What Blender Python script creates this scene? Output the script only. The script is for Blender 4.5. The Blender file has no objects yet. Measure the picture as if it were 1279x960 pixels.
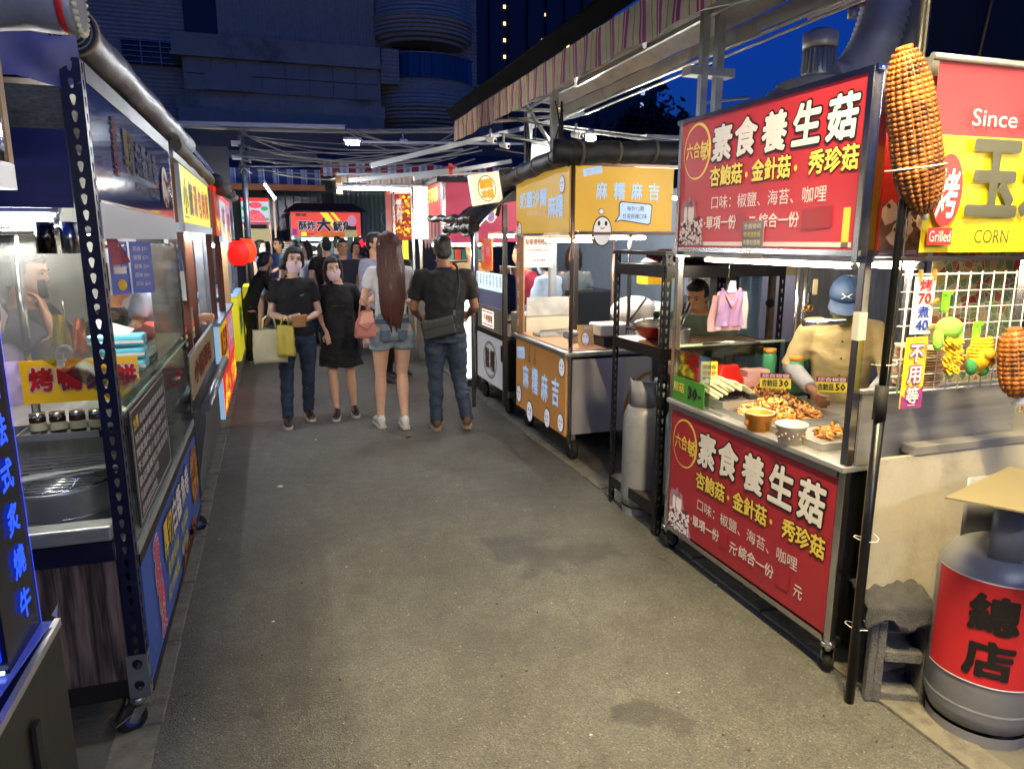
import bpy, bmesh, math, random
from mathutils import Vector, Matrix, noise
random.seed(7)
PI = math.pi
S = bpy.context.scene
COL = S.collection
# ---------------------------------------------------------------- camera, world, exposure
cd = bpy.data.cameras.new('camera'); cam = bpy.data.objects.new('camera', cd); COL.objects.link(cam)
PIT = math.radians(11.43); YAW = math.radians(18.28)
fw = Vector((math.sin(YAW)*math.cos(PIT), math.cos(YAW)*math.cos(PIT), -math.sin(PIT)))
cam.location = (0, 0, 1.68)
cam.rotation_euler = fw.to_track_quat('-Z', 'Y').to_euler()
cd.sensor_width = 36; cd.lens = 36*890/1279; cd.clip_start = .05; cd.clip_end = 2000
S.camera = cam
S.view_settings.view_transform = 'Standard'; S.view_settings.look = 'None'
S.view_settings.exposure = 2.0; S.view_settings.gamma = 1
S.cycles.use_denoising = True
S.cycles.max_bounces = 6; S.cycles.transparent_max_bounces = 16
S.cycles.caustics_reflective = False; S.cycles.caustics_refractive = False
S.cycles.sample_clamp_indirect = 6
W = bpy.data.worlds.new('World'); S.world = W; W.use_nodes = True
wn = W.node_tree
sky = wn.nodes.new('ShaderNodeTexSky'); sky.sky_type = 'NISHITA'; sky.sun_disc = False
sky.sun_elevation = 0; sky.sun_rotation = math.radians(180)
sky.ozone_density = 8; sky.air_density = 1; sky.dust_density = 0.2
wn.links.new(sky.outputs[0], wn.nodes['Background'].inputs[0])
wn.nodes['Background'].inputs[1].default_value = .15

# ---------------------------------------------------------------- helpers
def hx(s, k=1.0):
    r = [int(s[i:i+2], 16)/255 for i in (0, 2, 4)]
    return tuple(k*(c/12.92 if c <= .04045 else ((c+.055)/1.055)**2.4) for c in r) + (1,)
MC = {}
def M(name, col='808080', rough=.5, metal=0., em=0., emcol=None, var=0., vscale=6., stretch=(1,1,1), bump=0., bscale=60., spec=.5, coat=0., alpha=1., dirt=None, dirtamt=.5, dscale=3., dthr=(.5, .72), sheen=0):
    if name in MC: return MC[name]
    m = bpy.data.materials.new(name); m.use_nodes = True; nt = m.node_tree; N = nt.nodes; L = nt.links
    b = N['Principled BSDF']; c = hx(col) if isinstance(col, str) else col
    b.inputs['Base Color'].default_value = c; b.inputs['Roughness'].default_value = rough; b.inputs['Metallic'].default_value = metal
    b.inputs['Specular IOR Level'].default_value = spec; b.inputs['Coat Weight'].default_value = coat
    b.inputs['Alpha'].default_value = alpha; em *= .54
    if sheen: b.inputs['Sheen Weight'].default_value = sheen
    tc = None
    def coords(st):
        t = N.new('ShaderNodeTexCoord'); mp = N.new('ShaderNodeMapping'); mp.inputs['Scale'].default_value = st
        L.new(t.outputs['Object'], mp.inputs[0]); return mp.outputs[0]
    src = None
    if var:
        n = N.new('ShaderNodeTexNoise'); n.inputs['Scale'].default_value = vscale; n.inputs['Detail'].default_value = 5
        L.new(coords(stretch), n.inputs['Vector'])
        r = N.new('ShaderNodeMapRange'); r.inputs[1].default_value = .25; r.inputs[2].default_value = .75
        r.inputs[3].default_value = 1-var; r.inputs[4].default_value = 1+var; L.new(n.outputs[0], r.inputs[0])
        mx = N.new('ShaderNodeMix'); mx.data_type = 'RGBA'; mx.blend_type = 'MULTIPLY'; mx.inputs[0].default_value = 1
        mx.inputs[6].default_value = c; L.new(r.outputs[0], mx.inputs[7]); src = mx.outputs[2]
        rr = N.new('ShaderNodeMapRange'); rr.inputs[3].default_value = max(.03, rough*(1-var*.8)); rr.inputs[4].default_value = min(1, rough*(1+var*.8))
        L.new(n.outputs[0], rr.inputs[0]); L.new(rr.outputs[0], b.inputs['Roughness'])
    if dirt:
        n = N.new('ShaderNodeTexNoise'); n.inputs['Scale'].default_value = dscale; n.inputs['Detail'].default_value = 8; n.inputs['Roughness'].default_value = .7
        L.new(coords((1,1,1)), n.inputs['Vector'])
        r = N.new('ShaderNodeMapRange'); r.inputs[1].default_value = dthr[0]; r.inputs[2].default_value = dthr[1]; r.inputs[3].default_value = 0; r.inputs[4].default_value = dirtamt
        L.new(n.outputs[0], r.inputs[0])
        mx = N.new('ShaderNodeMix'); mx.data_type = 'RGBA'; L.new(r.outputs[0], mx.inputs[0])
        if src: L.new(src, mx.inputs[6])
        else: mx.inputs[6].default_value = c
        mx.inputs[7].default_value = hx(dirt); src = mx.outputs[2]
    if src: L.new(src, b.inputs['Base Color'])
    if em:
        b.inputs['Emission Strength'].default_value = em
        if emcol: b.inputs['Emission Color'].default_value = hx(emcol)
        elif src: L.new(src, b.inputs['Emission Color'])
        else: b.inputs['Emission Color'].default_value = c
    if bump:
        n = N.new('ShaderNodeTexNoise'); n.inputs['Scale'].default_value = bscale; n.inputs['Detail'].default_value = 6
        L.new(coords(stretch), n.inputs['Vector'])
        bp = N.new('ShaderNodeBump'); bp.inputs['Strength'].default_value = bump; bp.inputs['Distance'].default_value = .01
        L.new(n.outputs[0], bp.inputs['Height']); L.new(bp.outputs[0], b.inputs['Normal'])
    MC[name] = m; return m
def thin(name, col='FFFFFF', clear=.85, gloss=.12, rough=.05, haze=0.):
    """thin clear sheet: straight-through plus gloss plus a little milky scatter"""
    if name in MC: return MC[name]
    m = bpy.data.materials.new(name); m.use_nodes = True; nt = m.node_tree; N = nt.nodes; L = nt.links; N.clear()
    o = N.new('ShaderNodeOutputMaterial'); t = N.new('ShaderNodeBsdfTransparent'); t.inputs[0].default_value = tuple(clear*x for x in hx(col)[:3])+(1,)
    g = N.new('ShaderNodeBsdfGlossy'); g.inputs['Roughness'].default_value = rough
    lw = N.new('ShaderNodeLayerWeight'); lw.inputs[0].default_value = .25
    mr = N.new('ShaderNodeMapRange'); mr.inputs[3].default_value = gloss*.35; mr.inputs[4].default_value = min(1, gloss*4)
    L.new(lw.outputs['Fresnel'], mr.inputs[0])
    mx = N.new('ShaderNodeMixShader'); L.new(mr.outputs[0], mx.inputs[0]); L.new(t.outputs[0], mx.inputs[1]); L.new(g.outputs[0], mx.inputs[2])
    last = mx
    if haze:
        d = N.new('ShaderNodeBsdfDiffuse'); d.inputs[0].default_value = (.75, .75, .72, 1)
        n = N.new('ShaderNodeTexNoise'); n.inputs['Scale'].default_value = 5; n.inputs['Detail'].default_value = 7
        tc = N.new('ShaderNodeTexCoord'); L.new(tc.outputs['Object'], n.inputs['Vector'])
        r = N.new('ShaderNodeMapRange'); r.inputs[1].default_value = .3; r.inputs[2].default_value = .75; r.inputs[3].default_value = haze*.4; r.inputs[4].default_value = haze*1.6
        L.new(n.outputs[0], r.inputs[0])
        m2 = N.new('ShaderNodeMixShader'); L.new(r.outputs[0], m2.inputs[0]); L.new(mx.outputs[0], m2.inputs[1]); L.new(d.outputs[0], m2.inputs[2]); last = m2
    L.new(last.outputs[0], o.inputs[0]); MC[name] = m; return m
def EM(name, col='FFFFFF', s=1):
    if name in MC: return MC[name]
    m = bpy.data.materials.new(name); m.use_nodes = True; N = m.node_tree.nodes; b = N['Principled BSDF']
    b.inputs['Base Color'].default_value = hx(col, .6)[:3]+(1,); b.inputs['Emission Color'].default_value = hx(col); b.inputs['Emission Strength'].default_value = s
    MC[name] = m; return m

ORG = {}
def tag(o, label=None, cat=None, group=None, kind=None):
    if label: o['label'] = label
    if cat: o['category'] = cat
    if group: o['group'] = group
    if kind: o['kind'] = kind
    return o
def thing(name, loc, label, cat, group=None, rz=0, own=False):
    o = bpy.data.objects.new(name, None); COL.objects.link(o); o.location = loc; o.rotation_euler = (0, 0, rz); o.empty_display_size = .1
    ORG[o.name] = Vector((0,0,0)) if own else Vector(loc)
    return tag(o, label, cat, group)
def link(name, me, mat, parent=None, smooth=None):
    o = bpy.data.objects.new(name, me); COL.objects.link(o)
    if mat and not me.materials:
        for q in (mat if isinstance(mat, (list, tuple)) else [mat]): me.materials.append(q)
    if parent is not None: o.parent = parent
    ORG[o.name] = ORG[parent.name] if parent is not None else Vector((0,0,0))
    return o
class MB:
    def __init__(s): s.v = []; s.f = []; s.mi = []; s.sm = []; s.m = 0
    def add(s, vs, fs, smooth=False):
        n = len(s.v); s.v += [tuple(p) for p in vs]
        for f in fs: s.f.append(tuple(i+n for i in f)); s.mi.append(s.m); s.sm.append(smooth)
        return s
    def box(s, x0, x1, y0, y1, z0, z1, mtx=None):
        vs = [(x, y, z) for z in (z0, z1) for y in (y0, y1) for x in (x0, x1)]
        if mtx: vs = [mtx @ Vector(p) for p in vs]
        return s.add(vs, [(0,2,3,1),(4,5,7,6),(0,1,5,4),(2,6,7,3),(0,4,6,2),(1,3,7,5)])
    def bar(s, p, q, w, h=None, roll=0):
        """square bar from p to q"""
        p = Vector(p); q = Vector(q); h = h or w; d = (q-p).normalized()
        a = Vector((0,0,1)) if abs(d.z) < .9 else Vector((0,1,0))
        u = d.cross(a).normalized(); v = u.cross(d).normalized()
        vs = [c + u*(i*w/2) + v*(j*h/2) for c in (p, q) for j in (-1, 1) for i in (-1, 1)]
        return s.add(vs, [(0,2,3,1),(4,5,7,6),(0,1,5,4),(2,6,7,3),(0,4,6,2),(1,3,7,5)])
    def loft(s, rings, close=True, caps=True, smooth=True):
        n = len(rings[0]); vs = [p for r in rings for p in r]; fs = []
        for i in range(len(rings)-1):
            for j in range(n if close else n-1):
                k = (j+1) % n; fs.append((i*n+j, i*n+k, (i+1)*n+k, (i+1)*n+j))
        s.add(vs, fs, smooth)
        if caps and close:
            b = len(s.v)-len(vs)
            s.f.append(tuple(b+j for j in reversed(range(n)))); s.mi.append(s.m); s.sm.append(False)
            s.f.append(tuple(b+(len(rings)-1)*n+j for j in range(n))); s.mi.append(s.m); s.sm.append(False)
        return s
    def tube(s, pts, r, seg=8, caps=True, rnd=False, flat=1.):
        pts = [Vector(p) for p in pts]; rs = list(r) if isinstance(r, (list, tuple)) else [r]*len(pts)
        ts = []
        for i in range(len(pts)):
            a = pts[max(0, i-1)]; b = pts[min(len(pts)-1, i+1)]; t = (b-a); ts.append(t.normalized() if t.length > 1e-9 else Vector((0,0,1)))
        u = ts[0].orthogonal().normalized()
        if abs(ts[0].z) < .99: u = ts[0].cross(Vector((0,0,1))).normalized()
        rings = []
        def ring(c, t, u, rr):
            v = t.cross(u).normalized()
            return [c + u*math.cos(2*PI*k/seg)*rr + v*math.sin(2*PI*k/seg)*rr*flat for k in range(seg)]
        if rnd:
            for a in (.15, .55, .85): rings.append(ring(pts[0]-ts[0]*rs[0]*math.sqrt(1-a*a), ts[0], u, rs[0]*a))
        for c, t, rr in zip(pts, ts, rs):
            u = (u - t*u.dot(t)); u = u.normalized() if u.length > 1e-6 else t.orthogonal().normalized()
            rings.append(ring(c, t, u, rr))
        if rnd:
            for a in (.85, .55, .15): rings.append(ring(pts[-1]+ts[-1]*rs[-1]*math.sqrt(1-a*a), ts[-1], u, rs[-1]*a))
        return s.loft(rings, caps=caps)
    def lathe(s, prof, c, seg=20, caps=True, axis='z'):
        cx, cy, cz = c; rings = []
        for r, z in prof:
            rg = []
            for k in range(seg):
                a = 2*PI*k/seg; x = r*math.cos(a); y = r*math.sin(a)
                if axis == 'z': rg.append((cx+x, cy+y, cz+z))
                elif axis == 'x': rg.append((cx+z, cy+x, cz+y))
                else: rg.append((cx+y, cy+z, cz+x))
            rings.append(rg)
        return s.loft(rings, caps=caps)
    def ell(s, c, rx, ry, rz, seg=14, n=8, mtx=None):
        rings = []
        for i in range(n+1):
            ph = PI*(i+.15*(1 if i == 0 else -1 if i == n else 0))/n; r = math.sin(ph); z = -math.cos(ph)
            rg = []
            for k in range(seg):
                a = 2*PI*k/seg; p = Vector((rx*r*math.cos(a), ry*r*math.sin(a), rz*z))
                if mtx: p = mtx @ p
                rg.append(p + Vector(c))
            rings.append(rg)
        return s.loft(rings)
    def plate(s, pts, nrm, t):
        """polygon pts extruded by t along nrm"""
        n = len(pts); nv = Vector(nrm)*t; a = [Vector(p) for p in pts]; b = [p+nv for p in a]
        return s.add(a+b, [tuple(range(n))[::-1], tuple(range(n, 2*n))]+[(i, (i+1) % n, n+(i+1) % n, n+i) for i in range(n)])
    def mesh(s, name, org=Vector((0,0,0)), mats=None):
        me = bpy.data.meshes.new(name); me.from_pydata([(p[0]-org.x, p[1]-org.y, p[2]-org.z) for p in s.v], [], s.f)
        me.polygons.foreach_set('use_smooth', s.sm); me.polygons.foreach_set('material_index', s.mi); me.update()
        return me
    def build(s, name, mat, parent=None, bevel=0, fixn=True):
        org = ORG[parent.name] if parent is not None else Vector((0,0,0))
        me = s.mesh(name, org)
        if fixn:
            bm = bmesh.new(); bm.from_mesh(me); bmesh.ops.recalc_face_normals(bm, faces=bm.faces); bm.to_mesh(me); bm.free()
        o = link(name, me, mat, parent)
        if bevel:
            md = o.modifiers.new('b', 'BEVEL'); md.width = bevel; md.segments = 2; md.limit_method = 'ANGLE'
        return o
def rect(o, u, v, w, h):
    o = Vector(o); u = Vector(u); v = Vector(v); return [o, o+u*w, o+u*w+v*h, o+v*h]
# keyhole-punched steel angle post
def slotted(mb, p0, u, n, w, z0, z1, step=.05, t=.003, hs=1.):
    """plate of width w along u from p0, facing n, punched with key shaped holes"""
    u = Vector(u); n = Vector(n); p0 = Vector((p0[0], p0[1], 0)); k = max(1, int(round((z1-z0)/step))); dz = (z1-z0)/k
    hole = []
    for i in range(7): a = PI*(-.12+1.24*i/6); hole.append((.0085*hs*math.cos(a), .008+.0085*hs*math.sin(a)))
    hole += [(-.0045*hs, -.010), (-.002*hs, -.0145), (.002*hs, -.0145), (.0045*hs, -.010)]
    m = len(hole)
    for j in range(k):
        zc = z0+dz*(j+.5); out = []
        for (a, b) in hole:
            A, B = w/2, dz/2; q = max(abs(a)/A, abs(b)/B); out.append((a/q, b/q))
        # snap corners
        cor = [(w/2, dz/2), (-w/2, dz/2), (-w/2, -dz/2), (w/2, -dz/2)]
        for c in cor:
            i = min(range(m), key=lambda i: (out[i][0]-c[0])**2+(out[i][1]-c[1])**2); out[i] = c
        def P(ab, d): return p0+u*(w/2+ab[0])+Vector((0,0,zc+ab[1]))+n*d
        vs = [P(q, 0) for q in out]+[P(q, 0) for q in hole]+[P(q, -t) for q in hole]+[P(q, -t) for q in out]
        fs = []
        for i in range(m):
            e = (i+1) % m
            fs += [(i, e, m+e, m+i), (m+i, m+e, 2*m+e, 2*m+i), (2*m+i, 2*m+e, 3*m+e, 3*m+i)]
        mb.add(vs, fs)
    return mb
# lettering
TC = {}
def glyphs(s, bold, res, spc=1., line=1., align='LEFT', shear=0):
    """letter shapes; bold > .013 grows them by a shallow roof along every outline edge"""
    key = (s, bold, res, spc, line, align, shear)
    if key in TC: return TC[key]
    f = bpy.data.curves.new('t', 'FONT'); f.body = s; f.resolution_u = res; f.space_character = spc; f.space_line = line; f.align_x = align; f.shear = shear
    o = bpy.data.objects.new('t', f); me = o.to_mesh()
    vs = [(v.co.x, v.co.y, 1.) for v in me.vertices]; fs = [tuple(p.vertices) for p in me.polygons]
    o.to_mesh_clear(); bpy.data.objects.remove(o); bpy.data.curves.remove(f)
    xs = [v[0] for v in vs]; ys = [v[1] for v in vs]; bb = (min(xs), max(xs), min(ys), max(ys)) if xs else (0, 1, 0, 1)
    if bold > .013:
        cnt = {}; pos = {}
        def K(i): return (round(vs[i][0], 5), round(vs[i][1], 5))
        for p in fs:
            for i in range(len(p)):
                q = tuple(sorted((K(p[i]), K(p[(i+1) % len(p)])))); cnt[q] = cnt.get(q, 0)+1
        pts = set(); vs2 = []; fs2 = []
        for (a, b), c in cnt.items():
            if c != 1 or a == b: continue
            pts.add(a); pts.add(b); dx, dy = b[0]-a[0], b[1]-a[1]; l = math.hypot(dx, dy); nx, ny = -dy/l*bold, dx/l*bold; n = len(vs)+len(vs2)
            vs2 += [(a[0], a[1], 1.), (b[0], b[1], 1.), (b[0]+nx, b[1]+ny, 0.), (a[0]+nx, a[1]+ny, 0.), (b[0]-nx, b[1]-ny, 0.), (a[0]-nx, a[1]-ny, 0.)]
            fs2 += [(n, n+1, n+2, n+3), (n+1, n, n+5, n+4)]
        for a in pts:
            n = len(vs)+len(vs2); m = 6 if bold < .05 else 8; vs2.append((a[0], a[1], 1.)); vs2 += [(a[0]+bold*math.cos(2*PI*k/m), a[1]+bold*math.sin(2*PI*k/m), 0.) for k in range(m)]
            fs2 += [(n, n+1+k, n+1+(k+1) % m) for k in range(m)]
        vs += vs2; fs += fs2
    TC[key] = ((vs, fs), bb); return TC[key]
class Sign:
    """flat print on a plane: origin o (lower left as read), unit u to the right, v up"""
    def __init__(s, o, u, v, parent, step=.0016): s.o = Vector(o); s.u = Vector(u).normalized(); s.v = Vector(v).normalized(); s.n = s.u.cross(s.v).normalized(); s.p = parent; s.st = step
    def P(s, a, b, lay=1): return s.o+s.u*a+s.v*b+s.n*(s.st*lay)
    def put(s, pl, mat, name='print', lay=1, sm=False):
        mb = MB()
        for vs, fs in pl: mb.add([s.P(v[0], v[1], lay)+(s.n*.0004*v[2] if len(v) > 2 else Vector((0,0,0))) for v in vs], fs)
        return mb.build(name, mat, s.p, fixn=False)
    def text(s, t, a, b, w, h, mat, lay=2, bold=.012, res=1, outline=None, ow=.05, vertical=False, spc=1., name='lettering', shear=0, rot=0):
        if vertical: t = '\n'.join(t)
        def one(bd, m, ly, nm):
            (vs, fs), (x0, x1, y0, y1) = glyphs(t, bd, res, spc, 1.0 if not vertical else .93, 'CENTER' if vertical else 'LEFT', shear)
            sx = w/(x1-x0); sy = h/(y1-y0) if h else sx; c, d = math.cos(rot), math.sin(rot)
            pts = [((x-x0)*sx, (y-y0)*sy, z) for x, y, z in vs]; pts = [(a+p*c-q*d, b+p*d+q*c, z) for p, q, z in pts]
            return s.put([(pts, fs)], m, nm, ly)
        if outline: one(ow, outline, lay-1, name+'_outline' if False else name)
        return one(bold, mat, lay, name)
    def rect(s, a, b, w, h, mat, lay=1, name='print', rot=0):
        c, d = math.cos(rot), math.sin(rot)
        return s.put([([(a+p*c-q*d, b+p*d+q*c) for p, q in ((0,0),(w,0),(w,h),(0,h))], [(0,1,2,3)])], mat, name, lay)
    def ell(s, a, b, rx, ry, mat, lay=1, name='print', n=20, a0=0, a1=2*PI):
        return s.put([([(a+rx*math.cos(a0+(a1-a0)*k/n), b+ry*math.sin(a0+(a1-a0)*k/n)) for k in range(n)], [tuple(range(n))])], mat, name, lay)
    def ring(s, a, b, r, t, mat, lay=1, name='print', n=36, a0=0, a1=2*PI, ry=None, vary=0):
        ry = ry or r; vs = []; fs = []
        for k in range(n+1):
            q = a0+(a1-a0)*k/n; tt = t*(1+vary*math.sin(q*1.0+1.2)+.25*vary*math.sin(q*7))
            for rr in (0, tt): vs.append((a+(r-rr)*math.cos(q), b+(ry-rr)*math.sin(q)))
            if k: fs.append((2*k-2, 2*k, 2*k+1, 2*k-1))
        return s.put([(vs, fs)], mat, name, lay)
    def poly(s, pts, mat, lay=1, name='print'): return s.put([(pts, [tuple(range(len(pts)))])], mat, name, lay)
    def many(s, polys, mat, lay=1, name='print'):
        return s.put([(p, [tuple(range(len(p)))]) for p in polys], mat, name, lay)
def blobs(sg, a, b, w, h, n, r, mat, lay=2, seed=1, name='print', m=7):
    rnd = random.Random(seed); ps = []
    for i in range(n):
        cx = a+rnd.random()*w; cy = b+rnd.random()*h; q = r*rnd.uniform(.5, 1.3); ph = rnd.random()*6
        ps.append([(cx+q*rnd.uniform(.6, 1.2)*math.cos(ph+2*PI*k/m), cy+q*rnd.uniform(.6, 1.2)*math.sin(ph+2*PI*k/m)) for k in range(m)])
    return sg.many(ps, mat, lay, name)
def dup(root, d, label=None, rz=None, name=None):
    r = root.copy(); COL.objects.link(r); r.location = Vector(root.location)+Vector(d)
    if rz is not None: r.rotation_euler = (0, 0, rz)
    if label: r['label'] = label
    ORG[r.name] = ORG.get(root.name, Vector((0,0,0)))+Vector(d)
    for ch in list(root.children):
        c = ch.copy(); COL.objects.link(c); c.parent = r
        for g in list(ch.children):
            e = g.copy(); COL.objects.link(e); e.parent = c
    return r
# ---- common materials
steel = M('stainless', 'BCBDBD', .38, .68, var=.18, vscale=9, stretch=(1,1,8), bump=.12, bscale=140)
steeld = M('worn_stainless', '969796', .42, .65, var=.25, vscale=5, stretch=(6,1,1), bump=.15, bscale=90)
chrome = M('chrome_tube', 'C8C8C8', .2, 1, var=.15)
black = M('black_paint', '101012', .45, .0, var=.3, bump=.1)
blacks = M('black_satin_steel', '16161A', .38, .3, var=.25)
rubber = M('black_rubber', '0C0C0C', .75)
glass = thin('clear_glass', 'EAF4F0', .93, .14, .03)
vinyl = thin('hazy_vinyl_sheet', 'E8E6E0', .86, .16, .18, haze=.16)
white = M('white_paint', 'D8D8D4', .5, var=.06)
woodt = M('laminate_top', '9A7250', .4, var=.2, vscale=6)
tubem = EM('lit_tube', 'F4FAFF', 34)
tubew = EM('lit_warm_tube', 'FFF1D8', 30)
galv = M('galvanised_steel', '8C9093', .45, .7, var=.2, vscale=12)
alu = M('painted_aluminium', 'A9ABAC', .4, .5, var=.12)
# ================================================================ SETTING
def struct(o): o['kind'] = 'structure'; return o
# ground sheet reaching the horizon
struct(MB().add([(-400,-400,-.012),(400,-400,-.012),(400,400,-.012),(-400,400,-.012)], [(0,1,2,3)]).build('ground', M('dark_ground', '3A3A3C', .85, var=.3)))
def asphalt():
    m = bpy.data.materials.new('worn_asphalt'); m.use_nodes = True; nt = m.node_tree; N = nt.nodes; L = nt.links; b = N['Principled BSDF']
    tc = N.new('ShaderNodeTexCoord')
    def nz(sc, det=6, rough=.6):
        n = N.new('ShaderNodeTexNoise'); n.inputs['Scale'].default_value = sc; n.inputs['Detail'].default_value = det; n.inputs['Roughness'].default_value = rough
        L.new(tc.outputs['Object'], n.inputs['Vector']); return n.outputs[0]
    def mr(s, a, b_, c, d):
        r = N.new('ShaderNodeMapRange'); r.inputs[1].default_value = a; r.inputs[2].default_value = b_; r.inputs[3].default_value = c; r.inputs[4].default_value = d; L.new(s, r.inputs[0]); return r.outputs[0]
    def mix(f, A, B, mode='MIX'):
        x = N.new('ShaderNodeMix'); x.data_type = 'RGBA'; x.blend_type = mode
        if hasattr(f, 'is_linked'): L.new(f, x.inputs[0])
        else: x.inputs[0].default_value = f
        for i, q in ((6, A), (7, B)):
            if hasattr(q, 'is_linked'): L.new(q, x.inputs[i])
            else: x.inputs[i].default_value = q
        return x.outputs[2]
    def math_(op, a, b_=0.):
        x = N.new('ShaderNodeMath'); x.operation = op
        for i, q in ((0, a), (1, b_)):
            if hasattr(q, 'is_linked'): L.new(q, x.inputs[i])
            else: x.inputs[i].default_value = q
        return x.outputs[0]
    big = mr(nz(1.1, 5), .3, .7, .78, 1.22); mid = mr(nz(9, 4), .3, .7, .85, 1.15)
    v = N.new('ShaderNodeTexVoronoi'); v.inputs['Scale'].default_value = 170; L.new(tc.outputs['Object'], v.inputs['Vector'])
    sx = N.new('ShaderNodeSeparateColor'); L.new(v.outputs['Color'], sx.inputs[0])
    agg = mr(sx.outputs[0], 0, 1, .55, 1.5)
    sp = mr(sx.outputs[1], .982, .988, 0, 1)
    col = mix(1., (.086, .087, .081, 1), agg, 'MULTIPLY'); col = mix(1., col, big, 'MULTIPLY'); col = mix(1., col, mid, 'MULTIPLY')
    col = mix(math_('MULTIPLY', sp, .55), col, (.26, .255, .23, 1))
    # oil / water stains with their own outlines
    sep = N.new('ShaderNodeSeparateXYZ'); L.new(tc.outputs['Object'], sep.inputs[0]); wob = nz(4.5, 6, .65)
    wet = None
    for (cx, cy, rx, ry, k) in ((1.18,3.50,.15,.2,.75),(1.45,3.34,.26,.12,.65),(1.2,3.22,.12,.1,.5),(1.17,2.04,.09,.08,.75),(1.25,1.96,.07,.07,.6),(.75,3.9,.05,.05,.5),(1.7,5.2,.12,.3,.5),(.3,3.3,.04,.04,.5),(.2,4.2,.1,.14,.4),(1.6,6.5,.3,.3,.5),(.4,7.6,.4,.2,.5),(0.,2.9,.05,.6,.35),(.5,5.2,.35,.2,.25),(.9,2.6,.3,.15,.18),(1.5,4.5,.25,.5,.3)):
        dx = math_('DIVIDE', math_('SUBTRACT', sep.outputs[0], cx), rx); dy = math_('DIVIDE', math_('SUBTRACT', sep.outputs[1], cy), ry)
        d = math_('SQRT', math_('ADD', math_('MULTIPLY', dx, dx), math_('MULTIPLY', dy, dy)))
        d = math_('ADD', d, mr(wob, .3, .7, -.75, .75))
        q = math_('MULTIPLY', mr(d, .85, 1.1, 1, 0), k); wet = q if wet is None else math_('MAXIMUM', wet, q)
    col = mix(wet, col, mix(1., col, (.45, .45, .46, 1), 'MULTIPLY'))
    # paler worn seam and cracks
    cr = N.new('ShaderNodeTexVoronoi'); cr.feature = 'DISTANCE_TO_EDGE'; cr.inputs['Scale'].default_value = .8
    mp = N.new('ShaderNodeVectorMath'); mp.operation = 'ADD'; L.new(tc.outputs['Object'], mp.inputs[0])
    n3 = N.new('ShaderNodeTexNoise'); n3.inputs['Scale'].default_value = 5; L.new(tc.outputs['Object'], n3.inputs['Vector'])
    sc = N.new('ShaderNodeVectorMath'); sc.operation = 'SCALE'; sc.inputs['Scale'].default_value = .35; L.new(n3.outputs['Color'], sc.inputs[0]); L.new(sc.outputs[0], mp.inputs[1]); L.new(mp.outputs[0], cr.inputs['Vector'])
    ck = math_('MULTIPLY', mr(cr.outputs['Distance'], .001, .006, 1, 0), mr(nz(1.5), .5, .6, 0, .7))
    col = mix(ck, col, (.025, .025, .025, 1))
    L.new(col, b.inputs['Base Color'])
    L.new(math_('SUBTRACT', mr(sx.outputs[0], 0, 1, .55, .85), math_('MULTIPLY', wet, .2)), b.inputs['Roughness'])
    bp = N.new('ShaderNodeBump'); bp.inputs['Strength'].default_value = .55; bp.inputs['Distance'].default_value = .006
    h = math_('ADD', math_('MULTIPLY', v.outputs['Distance'], 1.2), nz(160, 3)); L.new(h, bp.inputs['Height']); L.new(bp.outputs[0], b.inputs['Normal'])
    return m
rd = MB(); nx, ny = 30, 160
for j in range(ny+1):
    for i in range(nx+1): rd.v.append((-.5+2.55*i/nx, -6+26*j/ny, .004*noise.noise(Vector((i*.12, j*.1, 0)))))
for j in range(ny):
    for i in range(nx): rd.f.append((j*(nx+1)+i, j*(nx+1)+i+1, (j+1)*(nx+1)+i+1, (j+1)*(nx+1)+i)); rd.mi.append(0); rd.sm.append(True)
ASPH = asphalt()
struct(rd.build('road', ASPH, fixn=False))
concm = M('gutter_concrete', '6E6B63', .85, var=.3, vscale=14, bump=.5, bscale=90, dirt='33312C', dirtamt=.8, dscale=9)
side = M('wet_pavement', '55534E', .6, var=.35, vscale=4, bump=.3, dirt='1E1D1B', dirtamt=.8, dscale=3)
struct(MB().box(-12, -.62, -6, 20, -.01, .006).build('pavement', side)); struct(MB().box(2.16, 14, -6, 20, -.01, .006).build('pavement', side))
for x0, x1, nm in ((-.62, -.47, 'gutter_strip'), (2.03, 2.16, 'gutter_strip')):
    g_ = thing(nm, (x0, 0, 0), None, None); struct(g_)
    y = -1.
    while y < 14:
        l = random.uniform(.55, .62); MB().box(x0+random.uniform(0,.006), x1-random.uniform(0,.01), y+.006, y+l-.006, -.01, .010+random.uniform(0,.006)).build('slab', concm, g_, bevel=.004); y += l
# scraps on the road
for (x, y, r, lb) in ((-.05,4.96,.022,'crumpled white scrap lying alone mid lane on the asphalt'),(-.1,3.1,.008,'tiny white crumb near the left gutter slabs'),(.25,6.1,.012,'small pale litter crumb between the black tee woman and the camera')):
    mb = MB(); mb.ell((x, y, .012), r, r*.7, r*.35, 7, 4); o = mb.build('paper_scrap', white); tag(o, lb, 'litter')
MB().ell((1.02,5.95,.008),.03,.012,.006,8,4).build('fallen_leaf', M('dry_leaf','2A1C12',.8)).__setitem__('label','dark dry leaf flat on asphalt behind the long haired woman'); bpy.data.objects['fallen_leaf']['category'] = 'leaf'
rnd = random.Random(31); mb = MB()
for k in range(260):
    x = rnd.uniform(-.45, 2.0); y = 1.6+8*rnd.random()**1.6; r = rnd.uniform(.002, .007); a = rnd.random()*3; mb.m = rnd.randrange(3)
    mb.add([(x+r*math.cos(a+q)*(1.6 if i%2 else .7), y+r*math.sin(a+q), .006+.003*rnd.random()) for i, q in enumerate((0,1.3,2.6,3.9,5.2))], [(0,1,2,3,4)])
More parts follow.
